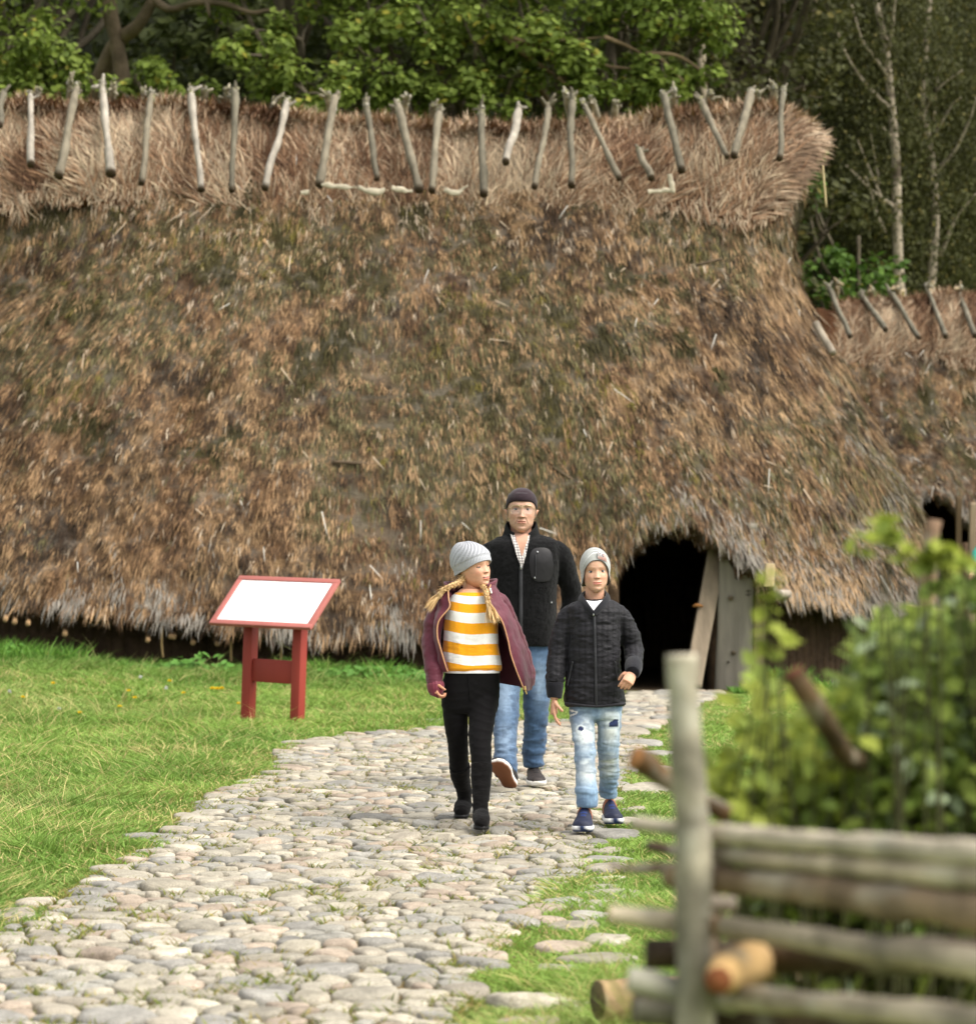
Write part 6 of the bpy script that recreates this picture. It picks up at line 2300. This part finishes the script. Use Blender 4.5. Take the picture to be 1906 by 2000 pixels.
l4 = frn & (np.abs(pyv - (1398 - (pxv - 1112) * .35)) < 1.6) & (pxv > 1111) & (pxv < 1128)
C[l3 | l4] = srgb(220, 226, 228)
mk('jeans', V, F, m_denim, boy, C)
x1, x2 = W(1146, 1600, 12.3)[0], W(1188, 1600, 12.7)[0]
NV = srgb(36, 40, 60)
make_shoe((x1 - .005, 12.38, .016), -6, 0, .225, .105, .098, boy, NV, srgb(228, 228, 226), strap=srgb(172, 106, 76), lace=srgb(34, 52, 104), toe_up=.12, under=srgb(36, 50, 84))
make_shoe((x2 + .002, 12.76, .016), 6, 0, .225, .10, .098, boy, NV, srgb(228, 228, 226), strap=srgb(172, 106, 76), lace=srgb(34, 52, 104), toe_up=.12, under=srgb(36, 50, 84))
# beanie
def boy_brim(t):
    a = np.abs(((t + math.pi) % (2 * math.pi)) - math.pi)
    return hermite([-.2, 0, .2, .45, .85, 1.15, 1.45, 2.2, 3.2], [.757, .765, .757, .70, .53, .34, .21, .13, .1], a)


m_hgrey = fabric('heather_grey_jersey', sc=500, st=.3, sheen=.3, noise=(90, .12, 4))
V, F, tt, tth, L = hat_shell(Tb, (0, .02, .60), (.375, (.485, .52), .465), boy_brim, apex=(-.0, .05, .02), e=2.0, m=70)
C = np.tile(srgb(158, 160, 156), (len(V), 1)) * (.93 + .14 * fbm(V * 160, 71, 2))[:, None]
ft = np.abs(((tth + math.pi) % (2 * math.pi)) - math.pi)
zrel = L[:, 2] - boy_brim(tth)
for (b0, wd_, cc) in ((.205, .008, srgb(232, 232, 230)), (.235, .006, srgb(110, 112, 112)), (.27, .007, srgb(196, 198, 196)), (.30, .005, srgb(126, 128, 128)), (.335, .006, srgb(190, 192, 190))):
    k = np.exp(-((zrel * (.55 + .45 * np.cos(ft * .6)) - b0 * .9) / wd_) ** 2)[:, None]
    C = C * (1 - k) + cc * k
C[tt < .012] = srgb(58, 52, 54)
bn = mk('beanie', V, F, m_hgrey, boy, C)
# flag patch with dark letters
bb = np.array([v for v in V[tt > .02]])
def hatpt(u, v_):
    """u across, v up on the patch -> photo pixel on the cap"""
    return (1175.5 + u * 19.0 + v_ * -.6, 1086.8 + u * 7.0 - v_ * 14.0 + u * u * 3.5 * 1)


pg = [(a, b) for b in np.linspace(-.5, .5, 13) for a in np.linspace(-.5, .5, 21)]
pv = ontop(bb, [(*hatpt(a, b), DB - .06) for a, b in pg], .0025)
pv = laplace(pv, [grid_faces(13, 21)], 2)
pc = np.tile(srgb(226, 220, 214), (len(pv), 1))
patch = mk('flag_patch', pv, [grid_faces(13, 21)], fabric('patch_cloth', sc=500, st=.1), bn, pc)
it = []
for q in np.linspace(-.44, .40, 7):
    u0 = -.46 if q < -.05 else .06
    it.append(tube(ontop(bb, [(*hatpt(a, q), DB - .06) for a in np.linspace(u0, .46, 7)], .0036), .00085, 6))
v, f = merge(*it)
mk('stripes', v, f, mat('faded_red_print', srgb(196, 120, 108), rough=.8), patch)
it = []
def stroke(pts):
    it.append(tube(ontop(bb, [(*hatpt(a, b), DB - .06) for a, b in pts], .0042), .0011, 6))


it = []
stroke([(-.44, .38), (-.44, .0)]); stroke([(-.44, .38), (-.30, .32), (-.27, .18), (-.32, .04), (-.44, .0)])
stroke([(-.20, .36), (-.10, .36), (-.06, .18), (-.11, .0), (-.20, .0), (-.24, .18), (-.20, .36)])
stroke([(.13, .33), (.04, .36), (-.01, .18), (.04, .0), (.13, .02), (.13, .15), (.07, .16)])
v, f = merge(*it)
mk('letters', v, f, mat('navy_print', srgb(36, 34, 74), rough=.8), patch)

# =================================================================== the girl
DG = 12.75
girl = person('girl in pale knit hat and open maroon jacket over an orange and white striped sweater', 912, DG)
parts, Tg = make_head(.205, W(926.5, 1147, DG), 42, -4, -7, SK_G, dict(eye=.49, nose_z=.35, mouth=.205, jaw=1.04, nose=.70, ridge_p=2.2, socket=.026, brow=.3, ear_out=.45, smile=.010, mouth_w=.11, brow_k=.55, brow_c=srgb(176, 130, 92), lid=-2, lid2=-30, gaze=(.1, -1, -.5), iris=srgb(80, 90, 96), lip=srgb(206, 116, 104), cheek=1.3, open=.012))
nk = tube([W(924, 1130, DG + .03), W(922, 1147, DG + .02), W(919, 1162, DG + .02), W(916, 1185, DG + .03)], np.array([18, 17.5, 20, 34]) / FP * DG, 36, m=40)
nC = np.tile(SK_G * np.array([.99, .9, .85]), (len(nk[0]), 1))
# upper chest skin inside the wide neckline
ch = torso([(1150, 900, 940, .055, .05), (1156, 893, 946, .070, .06), (1161, 890, 950, .076, .065), (1180, 892, 950, .076, .065)], DG, m=20)
chC = np.tile(SK_G * np.array([.99, .9, .85]), (len(ch[0]), 1))
hg = make_hand(W(850, 1329, DG - .085), (.06, -.25, -1), (1, .3, .1), (.5, -1, 0), .135, [1.0, 1.05, 1.1, 1.1], SK_G * np.array([.9, .76, .68]), tcurl=.8)
hg2 = make_hand(W(1026, 1300, DG + .18), (0, .2, -1), (-1, 0, 0), (0, -1, 0), .135, .8, SK_G)
body_mesh(girl, parts + [(nk[0], nk[1], nC, 0), (ch[0], ch[1], chC, 0), (*hg, 0), (*hg2, 0)] + inner_body(W(916, 1190, DG + .02), [W(868, 1190, DG), W(976, 1186, DG + .03)], [W(843, 1255, DG - .01), W(1010, 1255, DG + .13)], [W(850, 1332, DG - .085), W(1026, 1304, DG + .18)], W(918, 1320, DG), SK_G))
# striped sweater
rows = [(1157, 890, 948, .080, .075), (1166, 880, 962, .090, .085), (1182, 871, 972, .098, .09), (1205, 868, 973, .108, .095), (1250, 866, 974, .112, .1), (1285, 864, 978, .112, .105), (1303, 863.5, 981, .112, .108), (1309, 866, 979, .105, .1)]
V, F = torso(rows, DG, n=160, m=380)
N = vnormals(V, F)
V = V + N * ((fbm(V * np.array([16, 16, 3.5]), 81, 3) - .5) * .016 * sstep(1.16, .98, V[:, 2]))[:, None]
V = V + N * ((fbm(V * np.array([12, 12, 30]), 82, 3) - .5) * .010 * sstep(.98, .9, V[:, 2]))[:, None]
pxv = CX + V[:, 0] / V[:, 1] * FP
pyv = YH + (HC - V[:, 2]) / V[:, 1] * FP
py2 = pyv - np.clip(pxv - 915, -40, 60) * .085 - 3 * np.sin((pxv - 880) * .05)
ORG, WHT = srgb(244, 166, 28), srgb(240, 238, 232)
band = np.searchsorted([1161.5, 1177, 1194.5, 1214.5, 1236, 1256, 1278, 1297], py2)
C = np.where((band % 2 == 0)[:, None], ORG, WHT)
m_knit = mat('striped_knit', attr=True, rough=.9, spec=.12, noise=(200, .08, 3), bump=(500, .5, .002), sheen=.3)
sw = mk('striped_sweater', V, F, m_knit, girl, C)
swV = V
V, F = torso([(1296, 868, 977, .104, .1), (1306, 868, 977, .104, .1), (1314, 869, 976, .103, .1)], DG, n=90, m=14)
mk('shirt_hem', V, F, fabric('white_cotton', False, srgb(238, 238, 242), sc=300), girl)
# black trousers
hp = torso([(1300, 870, 975, .095, .1), (1316, 868, 976, .098, .105), (1345, 862, 976, .095, .108), (1375, 862, 974, .085, .1), (1392, 868, 970, .07, .085)], DG)
lA = limbp([(889, 1355, DG, 26), (890, 1400, DG + .01, 24.5), (894, 1449, DG + .04, 20.5), (896, 1484, DG + .09, 19), (899, 1520, DG + .15, 17.5)], n=40)
lB = limbp([(945, 1355, DG, 30), (941, 1400, DG - .06, 26), (938, 1444, DG - .13, 22.5), (940, 1480, DG - .17, 20.5), (940, 1515, DG - .19, 19)], n=40)
V, F = remesh([hp, lA, lB], .005, 4)
N = vnormals(V, F)
ph = V[:, 2] / .043 + 1.3 * (fbm(V * np.array([9, 9, 5]), 91, 2) - .5) + V[:, 0] * 5 * np.sign(V[:, 0] + .07)
V = V + N * ((ridgef(ph, .2) - .2) * .0017 * sstep(.82, .6, V[:, 2]) * sstep(.33, .42, fbm(V * np.array([8, 8, 6]), 93, 2)))[:, None]
V = folds(V, N, .002, 14, 14, 20, 92, 3)
m_blk = mat('black_stretch_cotton', srgb(17, 16, 17), rough=.8, spec=.1, noise=(60, .2, 4), bump=(420, .3, .002), sheen=.03)
tro = mk('trousers', V, F, m_blk, girl)
zp = ontop(V, [(914 + .1 * (y_ - 1316), y_, DG) for y_ in np.linspace(1316, 1368, 8)], .0015)
v, f = tube(zp, .0016, 6)
mk('fly_seam', v, f, m_blk, tro)
# tall suede boots
m_suede = mat('black_suede', srgb(16, 15, 15), rough=.95, spec=.1, noise=(45, .3, 4), bump=(160, .4, .003), sheen=.05)


def boot(pts, toe, heel_p, sgn):
    sh = limbp(pts, n=36, m=70)
    hx, hy, hz = heel_p
    tx, ty, tz = toe
    d = unit(np.array([tx - hx, ty - hy, 0]))
    L = math.hypot(tx - hx, ty - hy)
    B = np.array([hx, hy, hz])
    foot = tube([B - d * .005 + np.array([0, 0, .055]), B + d * L * .15 + np.array([0, 0, .055]), B + d * L * .4 + np.array([0, 0, .052]), B + d * L * .72 + np.array([0, 0, .036]), B + d * L * .92 + np.array([0, 0, .028]), B + d * L + np.array([0, 0, .024])], [.024, .037, .038, .036, .027, .009], 26, m=50, flat=1.12, ref=(0, 0, 1))
    V, F = remesh([sh, foot], .0045, 5)
    N = vnormals(V, F)
    V = V + N * ((fbm(V * np.array([14, 14, 42]), 95, 3) - .5) * .014)[:, None]
    o = mk('boot', V, F, m_suede, girl)
    w2 = []
    for (a, wdt) in ((-.02, .012), (.03, .027), (.12, .032), (.3, .030), (.28, .030), (.5, .034), (.72, .038), (.9, .029), (.98, .014)):
        w2.append((a, wdt))
    aa = np.linspace(-.02, .99, 30)
    ww = np.interp(aa, [-.02, .03, .12, .3, .5, .72, .9, .99], [.012, .027, .032, .029, .032, .038, .03, .012])
    nrm = np.cross(d, [0, 0, 1.0])
    top = np.concatenate([[B + d * L * a + nrm * w_ for a, w_ in zip(aa, ww)], [B + d * L * a - nrm * w_ for a, w_ in zip(aa[::-1], ww[::-1])]])
    lift = np.concatenate([np.interp(aa, [0, .28, .38, .6, 1], [.0, .0, .012, .0, .0])] * 2)
    lift = np.concatenate([lift[:30], lift[:30][::-1]])
    low = top.copy()
    top[:, 2] = hz + .018
    low[:, 2] = hz + lift
    v, f = rings(np.array([low, top]), True)
    mk('sole', v, f, mat('black_rubber', srgb(22, 22, 22), rough=.6), o)


xa = W(905, 1590, 13.0)[0]
xb = W(939, 1600, 12.45)[0]
boot([(897, 1494, DG + .10, 21), (899, 1515, DG + .16, 19), (905, 1540, DG + .22, 16), (907, 1556, DG + .25, 15), (906, 1577, 13.0, 15.5)], (xa - .012, 12.86, .016), (xa, 13.05, .016), 1)
boot([(940, 1492, DG - .18, 22), (940, 1515, DG - .2, 20.5), (940, 1545, DG - .24, 18.5), (938.5, 1566, DG - .27, 16), (938, 1592, 12.46, 16)], (xb + .004, 12.29, .016), (xb, 12.50, .016), 1)

# maroon jacket, open in front
MAR = srgb(92, 34, 50)
m_mar = mat('maroon_nylon', attr=True, rough=.55, spec=.3, noise=(16, .14, 4), bump=(55, .35, .006), sheen=.2)
J = [  # pyL, pyR, left edge, left side, right side, right edge, front depth left / right, side depth, back depth
    (1146, 1142, 877, 871, 969, 958, .055, .075, .0, .085),
    (1156, 1154, 876, 860, 974, 954, .085, .10, .0, .10),
    (1170, 1170, 877, 852, 981, 953, .105, .115, .0, .115),
    (1186, 1186, 878, 850, 991, 962, .115, .125, .02, .12),
    (1212, 1212, 858, 846, 1005, 980, .12, .135, .03, .125),
    (1240, 1246, 855, 846, 1016, 991, .125, .14, .03, .125),
    (1264, 1275, 861, 848, 1027, 997, .128, .145, .03, .125),
    (1288, 1305, 868, 850, 1034, 1007, .13, .15, .03, .125),
    (1304, 1330, 873, 853, 1038, 1017, .125, .15, .03, .12),
    (1311, 1348, 876, 856, 1036, 1024, .12, .145, .03, .115),
]
J = np.array(J, float)
tR = np.linspace(0, len(J) - 1, 90)
JJ = catmull(J, 90)
nA = 90
shell = []
for r in JJ:
    pl, pr_, le, ls, rs, re, fl_, frr, sd_, bk_ = r
    ctl = np.array([
        [le, -fl_, 0], [(le * .45 + ls * .55), -fl_ * .75, .04], [ls, -sd_ * .3, .12], [ls + 10, bk_ * .75, .25], [(ls + min(rs, 985)) / 2, bk_, .45],
        [min(rs, 985) - 6, bk_ * .85, .68], [rs, sd_ * .6, .84], [rs - 2, -frr * .35, .9], [(rs * .4 + re * .6), -frr * .85, .96], [re, -frr, 1.0]])
    c = catmull(ctl, nA)
    py = pl + (pr_ - pl) * np.clip((c[:, 2] - .2) / .7, 0, 1)
    P = np.stack([(c[:, 0] - CX) / FP * DG, DG + c[:, 1], HC + (YH - py) / FP * DG], -1)
    shell.append(P)
shell = np.array(shell)
Q = shell.reshape(-1, 3)
Fj = grid_faces(90, nA)
N = vnormals(Q, [Fj])
if N[np.argmax(Q[:, 1]), 1] < 0:
    N = -N
dspl = (fbm(Q * np.array([16, 16, 5]), 101, 3) - .5) * .018 + (fbm(Q * np.array([20, 20, 26]), 102, 3) - .5) * .010
outer = Q + N * dspl[:, None]
innr = outer - N * .007
V = np.vstack([outer, innr])
F = [Fj, Fj[:, ::-1] + len(Q)]
# close the rims
i = np.arange(89)
for cc_ in (0, nA - 1):
    a = i * nA + cc_
    b = (i + 1) * nA + cc_
    F.append(np.stack([a, b, b + len(Q), a + len(Q)], -1))
j = np.arange(nA - 1)
for rr_ in (0, 89):
    a = rr_ * nA + j
    F.append(np.stack([a, a + 1, a + 1 + len(Q), a + len(Q)], -1))
C = np.tile(MAR, (len(V), 1)) * (.8 + .4 * fbm(V * 14, 103, 3))[:, None]
C[len(Q):] *= .55
mj = mk('jacket', V, F, m_mar, girl, C)
ledge, redge = shell[:, 0], shell[:, -1]
m_trim = mat('tan_zip_trim', srgb(196, 148, 108), rough=.6)
for e_, nm in ((ledge, 'zip'), (redge, 'zip')):
    v, f = tube(e_[::3] + np.array([0, -.006, 0]), .0034, 8, m=120)
    mk(nm, v, f, m_trim, mj)
p = W(1025, 1340, DG - .155)
v, f = merge(tube([p, p + np.array([.004, -.006, -.022])], .005, 8), tube([p + np.array([.002, -.004, -.02]), p + np.array([.010, -.006, -.04])], .004, 8))
mk('zip_pull', v, f, mat('brass', srgb(206, 176, 110), rough=.35, metal=.8), mj)
# sleeves
def sleeve(pts, seed):
    v, f = limbp(pts, n=48, m=90, flat=1.0)
    n_ = vnormals(v, f)
    v = v + n_ * ((fbm(v * np.array([12, 12, 24]), seed, 3) - .5) * .020 + (fbm(v * np.array([30, 30, 60]), seed + 1, 2) - .5) * .006)[:, None]
    return v, f


v, f = sleeve([(878, 1158, DG + .02, 14), (866, 1172, DG + .01, 20), (853, 1205, DG, 20), (844, 1245, DG - .01, 18.5), (843, 1282, DG - .04, 17.5), (848, 1318, DG - .07, 17.5), (850, 1336, DG - .085, 16)], 111)
C = np.tile(MAR, (len(v), 1)) * (.85 + .3 * fbm(v * 12, 113, 3))[:, None]
mk('sleeve', v, f, m_mar, mj, C)
v, f = limbp([(850, 1332, DG - .083, 15), (850.5, 1338, DG - .085, 17), (851, 1348, DG - .09, 15.5), (851, 1354, DG - .094, 12.5), (850.5, 1350, DG - .09, 10)], n=60, m=30)
idx = np.arange(len(v)) % 60
v = v + vnormals(v, f) * (np.cos(idx / 60 * 2 * math.pi * 17) * .0014)[:, None]
mk('sleeve_cuff', v, f, m_mar, mj, np.tile(srgb(116, 44, 62), (len(v), 1)))
v, f = sleeve([(960, 1160, DG + .03, 13), (973, 1176, DG + .03, 18), (991, 1208, DG + .06, 18.5), (1007, 1248, DG + .12, 18.5), (1022, 1285, DG + .17, 18), (1027, 1320, DG + .18, 17), (1029, 1340, DG + .18, 14)], 115)
C = np.tile(MAR, (len(v), 1)) * (.8 + .3 * fbm(v * 12, 113, 3))[:, None]
mk('sleeve', v, f, m_mar, mj, C)
# stand collar laid open
cr = []
for (k, dz, ox) in ((0, 0, 0), (.35, 6, 1), (.7, 11, 2), (1, 14, 4), (1.05, 12, 6), (.7, 7, 5), (.3, 0, 3)):
    th = np.linspace(math.radians(38), math.radians(322), 54)
    ring = []
    for a in th:
        side_ = math.sin(a)
        px = 919 + (47 + ox) * side_
        py = 1146 - dz * (.75 + .45 * max(0, side_)) + 10 * max(0, math.cos(a))
        p = W(px, py, DG)
        ring.append([p[0], DG + .015 - (.085 + ox * .0012) * math.cos(a), p[2]])
    cr.append(ring)
cr = np.array(cr).reshape(-1, 3)
mk('collar', cr, [grid_faces(7, 54)], m_mar, mj, np.tile(MAR * 1.05, (len(cr), 1)))
p = W(958.5, 1154, DG - .105)
v, f = tube([p + np.array([-.003, 0, .013]), p, p + np.array([.003, 0, -.013])], .0048, 10, m=10)
mk('cord_toggle', v, f, mat('white_plastic', srgb(238, 238, 236), rough=.4), mj)
# knitted hat
def girl_brim(t):
    """theta grows towards her left; hat is pulled down at the back"""
    a = np.abs(((t + math.pi) % (2 * math.pi)) - math.pi)
    return hermite([-.5, 0, .5, 1.0, 1.5, 2.1, 3.15], [.605, .625, .605, .54, .45, .36, .30], a)


def knit_disp(TH, TT, P):
    rib = .006 * np.cos(TH * 64) * (TT < .2)
    ph = TH * 20 / (2 * math.pi) - TT * 5.5
    rd = np.abs(np.sin(ph * math.pi)) ** .7
    bead = .5 + .5 * np.cos(TT * 120 + TH * 2)
    body = (.03 * rd + .010 * bead * (1 - rd)) * sstep(.17, .24, TT) * (1 - .6 * sstep(.85, 1, TT))
    return rib + body


V, F, tt, tth, L = hat_shell(Tg, (0, .045, .62), (.385, (.505, .55), .44), girl_brim, apex=(-.02, .17, .06), e=2.1, n=256, m=100, disp=knit_disp)
C = np.tile(srgb(172, 174, 180), (len(V), 1)) * (.95 + .1 * fbm(V * 150, 121, 2))[:, None]
ph = tth * 20 / (2 * math.pi) - tt * 5.5
C *= (1 - .3 * (1 - np.abs(np.sin(ph * math.pi))) * (tt > .2))[:, None]
m_wool = mat('pale_grey_wool', attr=True, rough=.95, spec=.1, bump=(500, .4, .002), sheen=.3)
mk('knit_hat', V, F, m_wool, girl, C)
# plaits
m_blond = mat('blond_hair', attr=True, rough=.45, spec=.4, stretch=(1, 1, 1), bump=(300, .4, .002))
BL1, BL2 = srgb(206, 174, 124), srgb(168, 128, 80)


def plait(ctrl, r, tass, seed):
    P = catmull(np.array([W(a, b, d) for a, b, d in ctrl]), 90)
    T = unit(np.gradient(P, axis=0))
    A = unit(np.cross(T, np.array([0, -1.0, 0])))
    B = np.cross(T, A)
    s = np.concatenate([[0], np.cumsum(np.linalg.norm(np.diff(P, axis=0), axis=1))])
    it, cs = [], []
    for k in range(3):
        ph = s / .028 * math.pi + k * 2 * math.pi / 3
        Q = P + A * (np.sin(ph) * r * .62)[:, None] + B * (np.sin(2 * ph) * r * .35)[:, None]
        v, f = tube(Q, r * .56 * (.8 + .4 * vnoise(Q * 70, seed)), 9, m=150, rough=.25, seed=seed + k)
        it.append((v, f))
        cs.append(np.where((fbm(v * 60, seed + k, 2) > .5)[:, None], BL1, BL1 * .55 + BL2 * .45))
    n = 420
    bi = rng.integers(3, 84, n)
    D_ = unit(T[bi] + rdir(n) * .35)
    v, f, c = blades(P[bi] + rdir(n) * r * .85, D_, rng.uniform(.018, .05, n), np.full(n, .0022), unit(np.cross(D_, rdir(n))), rdir(n) * .2, np.where((rng.random(n) < .6)[:, None], BL1 * 1.1, BL2))
    it.append((v, f))
    cs.append(c)
    n = 240
    e, dT = P[-1], T[-1]
    sp = np.array(tass[:2])
    D_ = unit(dT + (A[-1] * rng.normal(size=(n, 1)) * .28 + B[-1] * rng.normal(size=(n, 1)) * .25) + np.array([tass[0], -.1, tass[1]]))
    L_ = tass[2] * rng.uniform(.6, 1.0, n)
    Bp = e + rdir(n) * r * .7
    v, f, c = blades(Bp, D_, L_, np.full(n, .004), unit(np.cross(D_, rdir(n))), np.tile(np.array([0, 0, -.3]), (n, 1)), np.where((rng.random(n) < .75)[:, None], BL1 * 1.25, BL2))
    it.append((v, f))
    cs.append(c)
    v, f = merge(*it)
    mk('plait', v, f, m_blond, girl, np.vstack(cs))
    v, f = tube([P[-1] - T[-1] * .006, P[-1] + T[-1] * .006], r * 1.25, 10, m=4)
    mk('hair_tie', v, f, mat('hair_tie', srgb(214, 186, 140), rough=.7), girl)


plait([(908, 1126, DG - .02), (899, 1136, DG - .045), (884, 1143, DG - .075), (868, 1151, DG - .085), (860, 1160, DG - .08)], .012, (-.8, -.45, .10), 131)
plait([(938, 1140, DG - .03), (947, 1150, DG - .09), (951, 1165, DG - .135), (953, 1176, DG - .14)], .0115, (.35, -.25, .11), 133)
# loose strands by the neck
n = 160
st_ = np.array([W(906 + rng.uniform(-5, 6), 1124 + rng.uniform(-4, 8), DG - .02 + rng.uniform(-.02, .03)) for _ in range(n)])
D_ = unit(np.stack([rng.uniform(-.9, .1, n), rng.uniform(-.5, .1, n), rng.uniform(-1, -.1, n)], -1))
v, f, c = blades(st_, D_, rng.uniform(.02, .07, n), np.full(n, .0016), unit(np.cross(D_, rdir(n))), rdir(n) * .3, np.tile(BL1, (n, 1)) * rng.uniform(.7, 1.1, (n, 1)))
mk('loose_hair', v, f, m_blond, girl, c, smooth=False)

# =================================================================== visitor at the right-hand edge
DV = 33.0
zv = float(gz(W(1936, 1115, DV)[0], DV))
k_ = FP / DV
vis = person('person in a teal top near the farther hut, mostly cut off by the right edge', 1936, DV, zv)
gy_ = YH + (HC - zv) * k_
hd, Tv = make_head(.225, W(1938, gy_ - 1.46 * k_, DV), 20, 0, 0, SK_M, dict(ears=True))
nk = tube([W(1938, gy_ - 1.5 * k_, DV + .02), W(1938, gy_ - 1.38 * k_, DV + .02)], .06, 16, m=8)
hv = make_hand(W(1898, gy_ - 1.0 * k_, DV - .2), (-.3, -.6, -.5), (.3, .2, -1), (.5, -.5, .5), .18, .5, SK_M)
fa = limbp([(1899, gy_ - 1.10 * k_, DV - .05, 6), (1898, gy_ - 1.0 * k_, DV - .2, 5)], n=16)
body_mesh(vis, hd + [(nk[0], nk[1], np.tile(SK_M, (len(nk[0]), 1)), 0), (*hv, 0), (fa[0], fa[1], np.tile(SK_M, (len(fa[0]), 1)), 0)] + inner_body(W(1938, gy_ - 1.36 * k_, DV), [W(1918, gy_ - 1.34 * k_, DV)], [W(1906, gy_ - 1.22 * k_, DV)], [W(1899, gy_ - 1.05 * k_, DV - .1)], W(1938, gy_ - .84 * k_, DV), SK_M))
tv = torso([(gy_ - 1.42 * k_, 1929, 1947, .06, .07), (gy_ - 1.36 * k_, 1912, 1964, .1, .1), (gy_ - 1.2 * k_, 1913, 1963, .12, .12), (gy_ - .82 * k_, 1914, 1962, .12, .12)], DV)
aL = limbp([(1918, gy_ - 1.36 * k_, DV, 9), (1907, gy_ - 1.25 * k_, DV, 9), (1900, gy_ - 1.09 * k_, DV - .05, 7.5)], n=18)
aR = limbp([(1958, gy_ - 1.36 * k_, DV, 9), (1968, gy_ - 1.2 * k_, DV, 9), (1970, gy_ - .95 * k_, DV - .05, 7)], n=18)
V, F = remesh([tv, aL, aR], .014, 4)
V = folds(V, vnormals(V, F), .012, 8, 8, 14, 141)
mk('teal_top', V, F, fabric('teal_jersey', False, srgb(60, 176, 164), sc=200), vis)
hp = torso([(gy_ - .92 * k_, 1914, 1962, .11, .12), (gy_ - .74 * k_, 1914, 1962, .1, .12)], DV, m=10)
lA = limbp([(1926, gy_ - .84 * k_, DV, 12), (1925, gy_ - .4 * k_, DV, 9.5), (1925, gy_ - .07 * k_, DV, 9)], n=18)
lB = limbp([(1950, gy_ - .84 * k_, DV, 12), (1951, gy_ - .4 * k_, DV, 9.5), (1951, gy_ - .07 * k_, DV, 9)], n=18)
V, F = remesh([hp, lA, lB], .014, 4)
mk('trousers', V, F, fabric('dark_trousers', False, srgb(60, 62, 74), sc=200), vis)
for px in (1925, 1951):
    p = W(px, gy_, DV)
    make_shoe((p[0], DV + .08, zv), 0, 0, .26, .1, .08, vis, srgb(60, 56, 54), srgb(200, 200, 196))
n = 900
a = rng.uniform(0, 2 * math.pi, n)
el_ = rng.uniform(.1, 1.4, n)
P = np.stack([.345 * np.cos(el_) * np.sin(a), -.44 * np.cos(el_) * np.cos(a) * np.where(np.cos(a) > 0, .9, 1.1), .62 + .41 * np.sin(el_)], -1)
D_ = unit(np.stack([np.sin(a), -np.cos(a), -1.2 * np.ones(n)], -1))
v, f, c = blades(Tv(P), D_, rng.uniform(.04, .09, n), np.full(n, .012), unit(np.cross(D_, rdir(n))), np.zeros((n, 3)), np.tile(srgb(110, 84, 60), (n, 1)) * rng.uniform(.7, 1.2, (n, 1)))
mk('hair', v, f, m_hair, vis, c, smooth=False)
